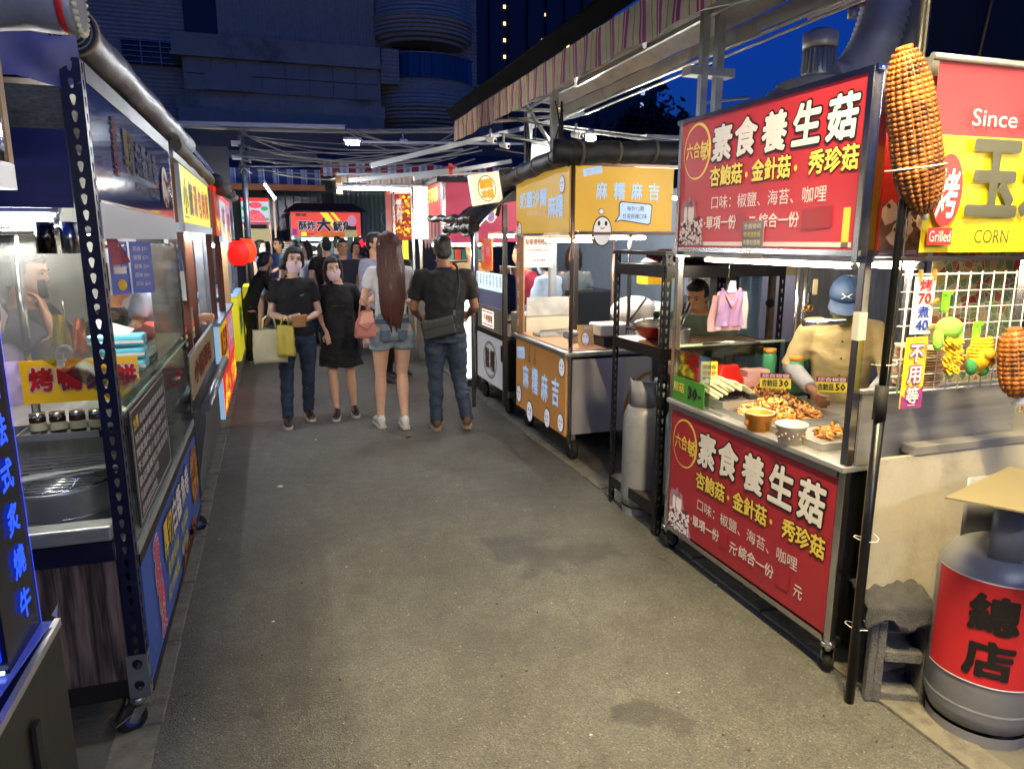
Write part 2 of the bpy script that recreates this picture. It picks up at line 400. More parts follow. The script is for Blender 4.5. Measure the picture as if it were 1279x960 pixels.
o = mb.build('road_litter', [M('litter_pale','A8A598',.8), M('litter_dark','1C1B1A',.8), M('litter_brown','5A4A38',.8)], fixn=False); tag(o, 'tiny chips, crumbs and flattened gum scattered over the asphalt lane', 'litter', kind='stuff')
# ---------------- apartment building closing the alley
tile = M('small_tile_wall', '8C8984', .55, var=.08)
def ribmat(name, col, sc, ax):
    m = M(name, col, .6, var=.1); N = m.node_tree.nodes; L = m.node_tree.links; b = N['Principled BSDF']
    w = N.new('ShaderNodeTexWave'); w.bands_direction = ax; w.inputs['Scale'].default_value = sc; tc = N.new('ShaderNodeTexCoord'); L.new(tc.outputs['Object'], w.inputs[0])
    bp = N.new('ShaderNodeBump'); bp.inputs['Strength'].default_value = .9; bp.inputs['Distance'].default_value = .05; L.new(w.outputs[0], bp.inputs['Height']); L.new(bp.outputs[0], b.inputs['Normal']); return m
tileH = ribmat('ribbed_tile_wall', 'CBBC9E', 2.2, 'Z'); tileV = ribmat('upright_ribbed_wall', 'C4B698', 2.2, 'X')
stone = M('stained_band', 'C0B292', .8, var=.2, vscale=1.2, dirt='2B2A28', dirtamt=.8, dscale=.6)
pan = M('facade_panel', 'B2A68C', .6, var=.12, vscale=2)
dk = M('dark_opening', '0B0D12', .3)
ap = thing('apartment_building', (0, 30, 0), 'pale tiled apartment block with curved balconies closing the alley', 'building')
MB().box(-30, 8.5, 30.4, 44, 0, 30).build('wall', tileH, ap)
MB().box(-1.4, 4.3, 30.0, 30.4, 8.3, 30).build('wall', tileV, ap)
MB().box(-30, -3.2, 29.2, 30.4, 0, 5.2).build('wall', pan, ap)
MB().box(-2.6, 4.3, 29.0, 30.4, 4.2, 8.0).build('podium', stone, ap)
MB().box(-2.9, 4.35, 28.8, 30.3, 8.0, 8.75).build('parapet', stone, ap)
MB().box(-2.95, 4.4, 28.72, 30.2, 7.98, 8.08).build('ledge', stone, ap)
for r in range(2):
    for c in range(8):
        x = -2.5+c*.84; MB().box(x, x+.82, 28.9, 29.0, 7.46-r*.56, 7.98-r*.56).build('panel', pan, ap)
MB().box(-2.9, 4.4, 28.7, 29.0, 6.2, 6.65).build('ledge', stone, ap)
MB().box(-2.8, 4.3, 28.4, 29.1, 4.2, 6.2).build('wall', pan, ap)
# recess window with open shutter, left grille window
MB().box(-1.9, -.3, 28.75, 28.85, 6.9, 7.6).build('panel', pan, ap)
wn_ = MB().box(-2.55, -.6, 30.3, 30.45, 8.9, 10.3).build('window', dk, ap); MB().box(-2.75,-.4,30.2,30.32,10.3,10.38).build('lintel', stone, wn_)
wg = MB().box(-4.7, -2.75, 30.3, 30.42, 7.9, 8.75).build('window', dk, ap)
for k in range(5): MB().box(-4.72, -2.72, 30.2, 30.23, 7.95+k*.18, 7.98+k*.18).build('grille_bar', galv, wg)
for k in range(4): MB().box(-4.7+k*.64, -4.66+k*.64, 30.22, 30.25, 7.9, 8.76).build('grille_bar', galv, wg)
def bal(z0, z1, cx, rx, rail, name='balcony'):
    def arc(r, z, n=18): return [(cx+rx*r*math.cos(PI+PI*k/n), 30.4-1.7*r*math.sin(PI*k/n)*1.0, z) for k in range(n+1)]
    mb = MB(); pr = [(.80, z0), (.97, z0+.25), (1.0, z0+.3), (1.0, z0+.75), (1.04, z0+.8), (1.04, z0+.95), (.98, z0+1.0), (.98, z1)]
    mb.loft([arc(r, z) for r, z in pr], close=False, caps=False); mb.loft([arc(.8, z0), arc(.05, z0)], close=False, caps=False); mb.loft([arc(.98, z1), arc(.9, z1), arc(.9, z0+.6), arc(.02, z0+.6)], close=False, caps=False)
    b_ = mb.build(name, tileH, ap)
    if rail:
        g2 = MB(); n = 14
        bl = M('blue_rail_glass', '274A6B', .15, var=.1)
        for k in range(3, n-2):
            a0 = PI+PI*k/n; a1 = PI+PI*(k+.93)/n
            p = [(cx+rx*math.cos(a), 30.4+1.7*math.sin(a), z) for a, z in ((a0, z1), (a1, z1), (a1, z1+.85), (a0, z1+.85))]
            MB().plate(p, (0,-.03,0), 1).build('rail_pane', bl, b_)
        MB().tube([(cx+rx*math.cos(PI+PI*k/n), 30.38+1.7*math.sin(PI+PI*k/n), z1+.9) for k in range(3, n-1)], .04, 6).build('handrail', alu, b_)
    return b_
bal(6.05, 7.8, 6.25, 2.05, True); bal(9.2, 11.2, 6.25, 2.0, False)
wd = MB().box(5.0, 6.6, 30.3, 30.42, 7.7, 9.4).build('window', dk, ap); MB().box(5.75, 5.81, 30.24, 30.3, 7.7, 9.4).build('mullion', galv, wd)
MB().box(4.3, 5.0, 28.8, 30.4, 7.5, 8.75).build('wall', tileH, ap)
MB().box(8.5, 9.6, 30.3, 32, 0, 7.6).build('wall', stone, ap); MB().box(8.4, 9.75, 30.1, 32, 7.6, 7.95).build('ledge', stone, ap)
# tower and far blocks
tw = thing('tower_block', (32, 90, 0), 'tall dark tower with a column of tiny lit windows', 'tower')
MB().box(24, 43.5, 90, 110, 0, 60).build('wall', M('tower_wall', '2C3038', .4, var=.2, vscale=.2), tw)
wl = EM('far_lit_window', 'FFD9A0', .5)
for k in range(9): MB().box(28.6, 28.9, 89.9, 90, 18+k*1.9, 18.4+k*1.9).build('window', wl, tw)
for (x, z) in ((33.5,22),(33.6,26),(35.8,33),(39.1,29),(40.5,27),(31,14),(37,25.6),(36,18),(38,23),(34,29),(41.5,22)): MB().box(x, x+.35, 89.9, 90, z, z+.35).build('window', wl, tw)
for k in range(8): MB().box(24.3+k*2.45, 24.5+k*2.45, 89.6, 90, 0, 60).build('rib', M('tower_rib','1B1E25',.4), tw)
t2 = thing('office_block', (50, 95, 0), 'distant dark block with bright stairwell lights beside the tower', 'building')
MB().box(42, 51.3, 92, 100, 0, 25.5).build('wall', M('tower_wall'), t2)
for k in range(7): MB().box(48.8, 49.4, 91.9, 92, 12+k*1.8, 12.8+k*1.8).build('window', EM('far_cool_window','BFD4FF',.2), t2)
t3 = thing('low_block', (60, 95, 0), 'low dark flat roofed block behind the tree', 'building')
MB().box(50.5, 59.2, 98, 105, 0, 19.5).build('wall', M('tower_wall'), t3)
def tree(x, y, h, r, lb, seed, sz=.45):
    rnd = random.Random(seed); t = thing('tree', (x, y, 0), lb, 'tree')
    mb = MB(); mb.tube([(x, y, 0), (x+.1, y, h*.35), (x-.1, y, h*.62)], [.35, .26, .16], 9)
    for k in range(6):
        a = k*1.1; mb.tube([(x, y, h*(.35+.04*k)), (x+r*.35*math.cos(a), y+r*.35*math.sin(a), h*.66), (x+r*.7*math.cos(a), y+r*.6*math.sin(a), h*(.72+.03*k))], [.14, .09, .03], 6)
    mb.build('trunk', M('bark', '3A2E24', .9, var=.3, bump=.5), t)
    mb = MB(); cl = [(rnd.gauss(0, .42)*r, rnd.gauss(0, .4)*r, h*.72+rnd.gauss(0, .13)*h) for _ in range(46)]
    for c in cl:
        q = r*rnd.uniform(.16, .34)
        for _ in range(55):
            d = Vector((rnd.gauss(0,1), rnd.gauss(0,1), rnd.gauss(0,1))).normalized()*q*rnd.random()**.4; p = Vector((x, y, 0))+Vector(c)+d
            a = Vector((rnd.uniform(-1,1), rnd.uniform(-1,1), rnd.uniform(-1,1))).normalized(); b = a.orthogonal().normalized(); s = sz*rnd.uniform(.3, .8)
            mb.add([p-a*s, p+b*s*.5, p+a*s, p-b*s*.5], [(0,1,2,3)])
    mb.build('crown', M('dark_foliage', '26381F', .7, var=.5, vscale=2), t, fixn=False)
tree(24.2, 44, 11.3, 3.0, 'dark leafy tree silhouetted against the blue sky right of the tower', 1)
tree(28.0, 46, 10.2, 2.6, 'lower dark tree beside the low flat block', 2)
tree(19.5, 38, 8.2, 2.3, 'dark tree half hidden under the striped canopy end', 3)
# ---------------- shop front at the alley end (y about 17)
sf = thing('shop_front', (0, 17.6, 0), 'dark shop row at the alley end with corrugated wall and arched grille windows', 'building')
MB().box(-9, 12, 17.6, 22, 0, 4.2).build('wall', M('dim_shop_wall', '3C4148', .6, var=.3, vscale=1.5), sf)
cor = MB(); n = 60
for k in range(n+1):
    x = 1.4+1.3*k/n
    cor.v += [(x, 17.5+.02*math.cos(k*1.25), 1.6), (x, 17.5+.02*math.cos(k*1.25), 3.3)]
    if k: cor.f.append((2*k-2, 2*k, 2*k+1, 2*k-1)); cor.mi.append(0); cor.sm.append(False)
cor.build('corrugated_panel', M('grey_green_corrugated', '7A8A86', .5, .3), sf, fixn=False)
for xx in (-.1, 2.9, 5.2):
    w_ = MB().box(xx, xx+1.25, 17.5, 17.6, 1.9, 2.75).build('window', M('shop_window_dark', '16263C', .15), sf)
    mb = MB(); mb.tube([(xx+.62-.62*math.cos(PI*k/12), 17.45, 2.75+.28*math.sin(PI*k/12)) for k in range(13)], .03, 6); mb.build('arch_frame', black, w_)
    for k in range(7): MB().box(xx+.08+k*.18, xx+.105+k*.18, 17.44, 17.47, 1.9, 2.9).build('grille_bar', black, w_)
MB().box(-6, 6, 17.3, 17.55, 3.4, 3.6).build('ledge', stone, sf)
def stripemat(name, cols, sc, axis=0, em=0):
    """colour stripes along one axis; cols = [(pos, hex)]"""
    m = bpy.data.materials.new(name); m.use_nodes = True; N = m.node_tree.nodes; L = m.node_tree.links; b = N['Principled BSDF']; b.inputs['Roughness'].default_value = .6
    tc = N.new('ShaderNodeTexCoord'); sp = N.new('ShaderNodeSeparateXYZ'); L.new(tc.outputs['Object'], sp.inputs[0])
    a = N.new('ShaderNodeMath'); a.operation = 'MULTIPLY'; a.inputs[1].default_value = sc; L.new(sp.outputs[axis], a.inputs[0])
    f = N.new('ShaderNodeMath'); f.operation = 'FRACT'; L.new(a.outputs[0], f.inputs[0])
    r = N.new('ShaderNodeValToRGB'); r.color_ramp.interpolation = 'CONSTANT'; L.new(f.outputs[0], r.inputs[0])
    el = r.color_ramp.elements; el[0].position = cols[0][0]; el[0].color = hx(cols[0][1]); el[1].position = cols[1][0]; el[1].color = hx(cols[1][1])
    for p, c in cols[2:]: e = el.new(p); e.color = hx(c)
    n = N.new('ShaderNodeTexNoise'); n.inputs['Scale'].default_value = 5; n.inputs['Detail'].default_value = 6; L.new(tc.outputs['Object'], n.inputs[0])
    mr = N.new('ShaderNodeMapRange'); mr.inputs[1].default_value = .3; mr.inputs[2].default_value = .7; mr.inputs[3].default_value = .7; mr.inputs[4].default_value = 1.1; L.new(n.outputs[0], mr.inputs[0])
    mx = N.new('ShaderNodeMix'); mx.data_type = 'RGBA'; mx.blend_type = 'MULTIPLY'; mx.inputs[0].default_value = 1; L.new(r.outputs[0], mx.inputs[6]); L.new(mr.outputs[0], mx.inputs[7])
    L.new(mx.outputs[2], b.inputs['Base Color'])
    MC[name] = m; return m
def wavy(x0, x1, y, z0, z1, amp, n, ax='x', top=0., slant=0.):
    """hanging cloth strip along x (at y) or along y (at x = y arg)"""
    mb = MB(); rows = 4
    for j in range(rows+1):
        for k in range(n+1):
            a = x0+(x1-x0)*k/n; t = j/rows; d = amp*(1-t)*math.sin(k*.9)+amp*.6*noise.noise(Vector((k*.3, j, 0)))+slant*(1-t)
            z = z0+(z1-z0)*t+(amp*.5*math.sin(k*.6) if j == 0 else 0)
            mb.v.append((a, y+d, z) if ax == 'x' else (y+d, a, z))
    for j in range(rows):
        for k in range(n): mb.f.append((j*(n+1)+k, j*(n+1)+k+1, (j+1)*(n+1)+k+1, (j+1)*(n+1)+k)); mb.mi.append(0); mb.sm.append(True)
    return mb
bs = stripemat('blue_white_stripes', [(0,'26407A'),(.35,'8FA6D0'),(.62,'6C86BE'),(.7,'D6DEEC'),(.78,'26407A')], 3.6)
rs = stripemat('red_white_stripes', [(0,'9C2430'),(.3,'D8D4DC'),(.5,'9FA4BE'),(.7,'D8D4DC'),(.85,'9C2430')], 3.0)
aw = thing('blue_striped_awning', (0, 16, 3), 'blue and white striped awning valance across the alley end', 'awning')
wavy(-3.2, 1.05, 16, 2.8, 3.12, .02, 60).build('valance', bs, aw, fixn=False)
MB().add([(-3.2,16,3.12),(1.05,16,3.12),(1.05,17.6,3.5),(-3.2,17.6,3.5)], [(0,1,2,3)]).build('awning_cloth', M('dull_awning_top','3A4254',.7), aw, fixn=False)
aw = thing('red_striped_awning', (3, 15.8, 3), 'red and white striped awning beyond the white lit canopy', 'awning')
wavy(1.05, 6.4, 15.8, 2.98, 3.27, .02, 70).build('valance', rs, aw, fixn=False)
MB().add([(1.05,15.8,3.27),(6.4,15.8,3.27),(6.4,17.6,3.7),(1.05,17.6,3.7)], [(0,1,2,3)]).build('awning_cloth', M('dull_awning_top'), aw, fixn=False)
for k in range(5): MB().bar((-1.1+k*.62,15.7,2.83),(-1.1+k*.62,15.7,3.1),.02).build('hanger_rod', galv, aw)
bm_ = MB().box(-2.5, 1.1, 15.5, 15.6, 2.66, 2.78).build('orange_beam', M('orange_wood', 'A8643A', .6, var=.2)); tag(bm_, 'long orange brown crossbeam under the blue striped awning', 'beam')
# ---------------- canopy on the right
val = stripemat('canopy_stripes', [(0,'B83A52'),(.18,'E6C4C6'),(.25,'B83A52'),(.34,'E6D490'),(.62,'A06850'),(.66,'E6D490'),(.92,'E6C4C6')], 5.2, axis=1)
canvas = M('grey_canvas', 'A9ABAC', .55, var=.25, vscale=2.5, bump=.6, bscale=5, dirt='3A3A3A', dirtamt=.5, dscale=3)
cn = thing('canopy', (2.4, 5, 2.9), 'striped valance canopy of grey canvas hung over the right hand stalls', 'canopy')
wavy(1.6, 8.3, 2.05, 2.775, 3.0, .015, 90, 'y').build('valance', val, cn, fixn=False)
mb = MB(); n = 40
for j in range(9):
    for k in range(n+1):
        t = j/8; y = 1.4+(8.0-.9*t-1.4)*k/n; x = 2.05+.80*t
        mb.v.append((x, y, 3.0+.12*math.sin(PI*t)+.0*t+.02*math.sin(k*1.57)*math.sin(PI*t)+.015*noise.noise(Vector((x*4, y*3, 0)))))
for j in range(8):
    for k in range(n): mb.f.append((j*(n+1)+k, j*(n+1)+k+1, (j+1)*(n+1)+k+1, (j+1)*(n+1)+k)); mb.mi.append(0); mb.sm.append(True)
mb.build('canvas_sheet', canvas, cn, fixn=False)
wavy(1.4, 7.1, 2.86, 2.90, 3.0, .02, 60, 'y').build('rear_flap', canvas, cn, fixn=False)
mb = MB(); mb.add([(2.03,1.3,3.0),(2.03,8.3,3.0),(1.96,8.25,3.09),(1.96,1.3,3.09)], [(0,1,2,3)]); mb.build('dark_hood', M('dark_tarp','0A0B0D',1.,var=.3,spec=.05), cn, fixn=False)
MB().tube([(1.96,1.3,3.1),(1.96,8.25,3.1)], .012, 6).build('rail', M('dark_tarp'), cn)
for (p, q, r) in (((2.12,1.4,2.93),(2.12,8.1,2.93),.018),((2.62,1.4,3.03),(2.62,7.4,3.03),.018),((2.88,1.4,2.9),(2.88,7.1,2.9),.014),((2.92,1.4,2.88),(2.92,6.6,2.86),.010)):
    MB().tube([p, q], r, 6).build('rail', alu, cn)
for (p, q) in (((2.13,5.0,2.93),(2.60,6.1,3.0)),((2.60,6.1,3.0),(2.62,4.0,3.03)),((2.15,7.0,2.93),(2.86,7.0,2.95)),((2.14,3.9,2.92),(2.86,3.0,2.95)),((2.1,8.0,2.93),(2.86,7.1,2.92)),((2.14,2.4,2.92),(2.86,2.6,2.93)),((2.2,6.4,2.93),(2.7,6.9,2.6)),((2.12,4.0,2.93),(2.62,4.9,3.03))):
    MB().bar(p, q, .028).build('brace', alu, cn)
lb_ = MB().box(2.9, 2.93, 3.15, 3.55, 2.88, 3.1).build('label_banner', M('banner_pink_white','D9CFD4',.5), cn)
Sign((2.898,3.53,2.9),(0,-1,0),(0,0,1),lb_).text('全佳', .03,.06,.32,.13, black, bold=.02)
# posts carrying it
for i, (x, y, w, z, lb, yb) in enumerate(((2.80,7.9,.075,3.3,'thick galvanised post wound with loose cables beside the square light box',0),(2.50,6.35,.06,3.0,'dark upright post with bundled cables above the mochi stall',0),(2.60,4.1,.045,3.1,'paired slim steel post rising behind the mushroom stall sign',0),(2.74,4.15,.05,3.1,'flat steel post with bracket nearest the exhaust fan',0))):
    t = thing('canopy_post', (x, y, 0), lb, 'post'); MB().bar((x, y, 0), (x, y, z), w).build('shaft', galv, t)
    if i < 2:
        for k in range(6):
            a = random.uniform(0, 6); mb = MB(); pts = [(x+(w*.5+.02)*math.cos(a+j*.35)+.02*random.random(), y-.05+(w*.3)*math.sin(a+j*.35), z-.1-(1.1 if i == 0 else .9)*j/9) for j in range(10)]
            mb.tube(pts, .007, 5); mb.build('cable', rubber, t)
    if i == 3: MB().box(2.5, 2.82, 4.08, 4.18, 2.68, 2.73).build('bracket', galv, t)
# white canvas scraps on the cables
for (x, y, z, w, h, lb) in ((2.93,7.7,2.62,.33,.22,'torn white plastic sheet tied between two posts, the larger'),(2.98,7.7,2.42,.2,.12,'small torn white sheet scrap under the larger one')):
    mb = MB(); n = 8
    for j in range(n+1):
        for k in range(n+1): mb.v.append((x-w/2+w*k/n, y+.03*noise.noise(Vector((k*.5,j*.5,3))), z+h*(j/n-.5)+.12*w*(k/n)+.02*noise.noise(Vector((k,j,0)))))
    for j in range(n):
        for k in range(n): mb.f.append((j*(n+1)+k, j*(n+1)+k+1, (j+1)*(n+1)+k+1, (j+1)*(n+1)+k)); mb.mi.append(0); mb.sm.append(True)
    tag(mb.build('plastic_sheet', M('white_plastic','D5D8DC',.4,bump=.4,bscale=20), fixn=False), lb, 'sheet')
# ---------------- metal poles, cable tray and wires across the alley
def sag(p, q, s, n=14): p = Vector(p); q = Vector(q); return [p.lerp(q, k/n)-Vector((0,0,s*4*(k/n)*(1-k/n))) for k in range(n+1)]
tr_ = thing('cable_tray', (1, 12, 3.4), 'pale conduit and cable bundle strung across the alley below the balconies', 'cables')
MB().bar((-1.3,12,3.36),(1.2,12,3.42),.07,.06).build('conduit', alu, tr_)
for k in range(9):
    MB().tube(sag((-1.3,12+.02*k,3.33+.03*(k%3)),(3.3,12+.02*k,3.45+.03*(k%4)), .03+.06*random.random()), .008+.006*(k%2), 5).build('cable', M('pale_cable','9A9890',.6), tr_)
for k, (p, q, s) in enumerate((((1.2,12,3.38),(3.2,12,3.4),.18),((1.2,12,3.38),(3.0,12,3.45),.32),((1.3,11.9,3.38),(2.6,10,2.9),.1),((-1.3,12,3.3),(-3.5,12,3.2),.1),((-1.3,12,3.36),(-3.6,13,3.3),.1),((-.4,12,3.3),(1.5,12,2.8),.12),((-.5,12,2.95),(1.3,12,2.82),.05),((-.3,12,2.9),(2.6,12,2.9),.08))):
    MB().tube(sag(p, q, s), .011, 5).build('cable', M('pale_cable'), tr_)
for k in range(12):
    a_ = Vector((-.4+.25*(k%3), 12.1, 3.25-.05*k)); b_ = Vector((2.4+.25*(k%4), 11.6-.2*(k%5), 3.15-.04*(k%6))); MB().tube(sag(a_, b_, .05+.05*(k%4)), .009+.004*(k%2), 5).build('cable', M('pale_cable'), tr_)
up_ = thing('utility_pole', (-.35, 12.3, 0), 'slim utility pole with tangled wires and clamps above the strawberry sign', 'pole')
MB().tube([(-.35,12.3,0),(-.35,12.3,3.3)], .045, 10).build('shaft', galv, up_)
for k in range(10):
    z = 2.7+.06*k; MB().tube([(-.35+.12*math.cos(k*2.1), 12.2, z), (-.35, 12.15, z+.08), (-.35+.12*math.cos(k*2.1+2), 12.2, z+.02*k)], .012, 5).build('wire_coil', M('pale_cable'), up_)
for z in (2.9, 3.1): MB().box(-.5,-.36,12.15,12.25,z,z+.07).build('clamp', white, up_)
for i, (p, q, w, lb) in enumerate((((1.05,8,2.46),(3.6,8.2,3.15),.05,'long pale pole slanting up to the canopy corner'),((.85,8.4,2.33),(2.0,8.4,2.47),.045,'pale horizontal pole left of the red tag'),((1.55,8.2,2.36),(2.7,8.2,2.58),.045,'pale pole carrying the small red tag'),((2.2,7,2.35),(4.6,7,2.62),.05,'grey pole running behind the torn white sheet'),((1.1,9.6,2.9),(4.5,9.6,3.0),.03,'thin pole high behind the slanting pole'),((2.9,6.2,2.52),(5.2,6.2,2.42),.04,'flat grey bar above the rolled black awning'))):
    tag(MB().bar(p, q, w).build('metal_pole', alu), lb, 'pole')
rt = thing('red_tag', (1.95,8.1,2.52), 'small red plastic tag clipped on the pale pole', 'tag'); MB().box(1.93,1.97,8.08,8.1,2.4,2.52).build('tag_body', M('red_plastic','C02A2A',.4), rt); MB().bar((1.9,8.09,2.47),(2.0,8.09,2.47),.02).build('tag_bar', M('red_plastic'), rt)
vc = M('overhead_cable','6E6E6C',.6)
for i in range(9):
    y = 6.5+.25*i; z = 2.75+.05*(i%4)
    tag(MB().tube(sag((2.2+.05*i, y, z),(6.5, y+.5, z-.05), .06+.02*(i%3)), .009, 5).build('overhead_cable', vc), 'overhead cable sagging behind the rolled black awning under the sky', 'cable', 'overhead cables behind the mochi stall')
def lampfix(name, x, y, z, L_, lb, mat=tubem, ang=0, r=.014, cat='lamp', body=True, tilt=0, grp=None):
    d = Vector((math.cos(ang)*math.cos(tilt), math.sin(ang)*math.cos(tilt), math.sin(tilt))); c = Vector((x, y, z)); t = thing(name, (x, y, z), lb, cat, grp)
    if body: MB().bar(c-d*L_/2+Vector((0,0,r+.016)), c+d*L_/2+Vector((0,0,r+.016)), .035, .025).build('housing', white, t)
    MB().tube([c-d*(L_/2-.02), c+d*(L_/2-.02)], r, 8).build('tube', mat, t)
    for s in (-1, 1): MB().tube([c+d*s*(L_/2-.02), c+d*s*L_/2], r*1.1, 8).build('end_cap', alu, t)
    return t
lampfix('tube_lamp', .76, 7.0, 2.56, .16, 'short bright tube lamp hanging from the cables mid alley', r=.018, mat=EM('mid_tube','F4FAFF',300))
lampfix('tube_lamp', .02, 12.0, 2.42, .3, 'tilted cold tube lamp beside the strawberry sign', ang=0, tilt=-1.0, r=.02)
lampfix('tube_lamp', 4.05, 7.0, 2.6, .55, 'cold tube lamp glowing above the black roll beside the red sign', tilt=.1, r=.014)
t = thing('ceiling_speaker', (4.0,7.05,2.75), 'flat pale bracket plate above the cold tube lamp', 'bracket'); MB().box(3.8,4.25,7,7.2,2.74,2.77).build('plate', alu, t); MB().bar((4.02,7.1,2.65),(4.02,7.1,2.75),.04).build('stem', alu, t)
t = thing('bulb_lamp', (3.16,7.0,2.7), 'bright white bulb lamp on the cable right of the posts', 'lamp'); MB().ell((3.16,7,2.7),.055,.055,.03,12,8).build('bulb', EM('bulb_glow','FFFBEF',210), t); MB().lathe([(.03,0),(.07,.02),(.05,.05),(.01,.08)],(3.16,7,2.72),12).build('shade', alu, t)
for i, (x, y, z, lb) in enumerate(((1.76,10,3.0,'small white security camera hanging from the cable bundle'),(2.3,7.7,2.75,'white dome camera at the canopy corner, nearest the stripes'),(2.45,7.7,2.7,'white bullet camera right of the dome camera'),(2.95,6.9,2.72,'bullet camera tilted under the bulb lamp'))):
    t = thing('security_camera', (x, y, z), lb, 'camera', 'cameras on the overhead cables'); MB().tube([(x,y,z+.1),(x,y,z)], .012, 6).build('stem', alu, t); MB().tube([(x-.02,y+.03,z),(x+.03,y-.07,z-.03)], .03, 10).build('housing', white, t); MB().ell((x+.033,y-.075,z-.032),.018,.01,.018,8,5).build('lens', black, t)
# ================================================================ RIGHT: mushroom stall
def caster(x, y, par, r=.045, top=.15, ang=0, wm=None, brake=True, hub=None):
    c = MB().lathe([(.03,top-.012),(.032,top-.03),(.02,top-.04),(.02,top-.05)], (x,y,0), 12).build('caster', chrome, par)
    mb = MB(); ca, sa = math.cos(ang), math.sin(ang)
    def T(a, b, z): return (x+ca*a-sa*b, y+sa*a+ca*b, z)
    for s in (-1, 1):
        mb.plate([T(-.028, s*.021, top-.045), T(.02, s*.021, top-.045), T(.035+.008, s*.021, r), T(.02, s*.021, r-.014)], Vector((-sa, ca, 0))*.003*s, 1)
    mb.build('fork', chrome, c)
    w = MB(); pr = [(r*.35,-.014),(r*.8,-.016),(r*.97,-.012),(r,0),(r*.97,.012),(r*.8,.016),(r*.35,.014)]
    rings = [[T(.025+rr*math.cos(2*PI*k/18), h, r+rr*math.sin(2*PI*k/18)) for k in range(18)] for rr, h in pr]
    w.loft(rings); w.build('wheel', wm or rubber, c)
    h = MB(); rings = [[T(.025+rr*math.cos(2*PI*k/14), hh, r+rr*math.sin(2*PI*k/14)) for k in range(14)] for rr, hh in ((r*.5,-.018),(r*.5,.018))]; h.loft(rings); h.build('hub', hub or M('hub_grey','7C8086',.5), c)
    if brake: b = MB(); b.plate([T(.03,-.025,top-.06),T(.03,.025,top-.06),T(.085,.02,top-.085),T(.085,-.02,top-.085)], (0,0,-.006), 1); b.build('brake_pedal', chrome, c)
    return c
LX, RY0, RY1 = 1.97, 2.03, 3.26
redv = M('red_vinyl', '92242F', .33, var=.10, vscale=3, em=.05, bump=.5, bscale=2.2, dirt='7A1720', dirtamt=.3)
redl = M('red_backlit_vinyl', '9C2834', .33, var=.10, vscale=2, em=.2, bump=.4, bscale=2)
inkw = M('print_white', 'D4D2D2', .45); inkwl = M('print_white_backlit', 'CFCDD2', .45, em=.1); inkb = M('print_black', '141214', .5)
inky = M('print_yellow', 'D6BE52', .45); inkyl = M('print_yellow_backlit', 'D2BC58', .45, em=.14); inkp = M('print_pale', 'D9CFCB', .5, em=.08)
patch = M('red_patch', '7C1A22', .3, em=.22)
mush = thing('mushroom_stall', (LX, 2.6, 0), 'stainless steel snack cart with red mushroom banners above and below its glass case', 'food stall')
for (x, y) in ((LX+.015, RY0), (LX+.015, RY1), (LX+.8, RY0), (LX+.8, RY1)):
    MB().box(x-.016, x+.016, y-.016, y+.016, .13, 2.25).build('post', chrome, mush, bevel=.003)
    if y < 3 or x < 2.2: caster(x, y, mush, ang=.7 if y < 3 else 0)
MB().box(LX+.06, LX+.11, RY0-.01, RY0+.03, .13, 1.13).build('post', M('dark_mirror_steel','5A5C60',.25,.95), mush)
MB().box(LX+.0, LX+.8, RY0+.02, RY1, .13, .15).build('base_plate', steeld, mush)
MB().box(LX+.03, LX+.8, RY0+.02, RY0+.035, .15, .9).build('side_panel', steeld, mush); MB().box(LX+.03, LX+.8, RY1-.03, RY1-.015, .15, .83).build('side_panel', steeld, mush)
MB().box(LX+.8, LX+.815, RY0+.02, RY1, .15, .83).build('back_panel', steeld, mush)
MB().box(LX-.015, LX+.82, RY0-.02, RY1+.02, .832, .856).build('counter', steel, mush, bevel=.004)
MB().box(LX+.04, LX+.82, RY0-.022, RY0-.008, .857, 1.13).build('side_guard', M('bright_brushed','B4B2AC',.5,.7,var=.15,vscale=5,stretch=(1,1,8)), mush, bevel=.002); MB().box(LX+.03, LX+.83, RY0-.03, RY0+.0, 1.132, 1.145).build('guard_rim', steeld, mush)
for z in (.83-.025, .15-.02): MB().box(LX-.006, LX+.012, RY0+.02, RY1-.02, z, z+.024).build('trim', chrome, mush)
lp = MB().box(LX+.003, LX+.009, RY0+.02, RY1-.02, .16, .80).build('banner', redv, mush)
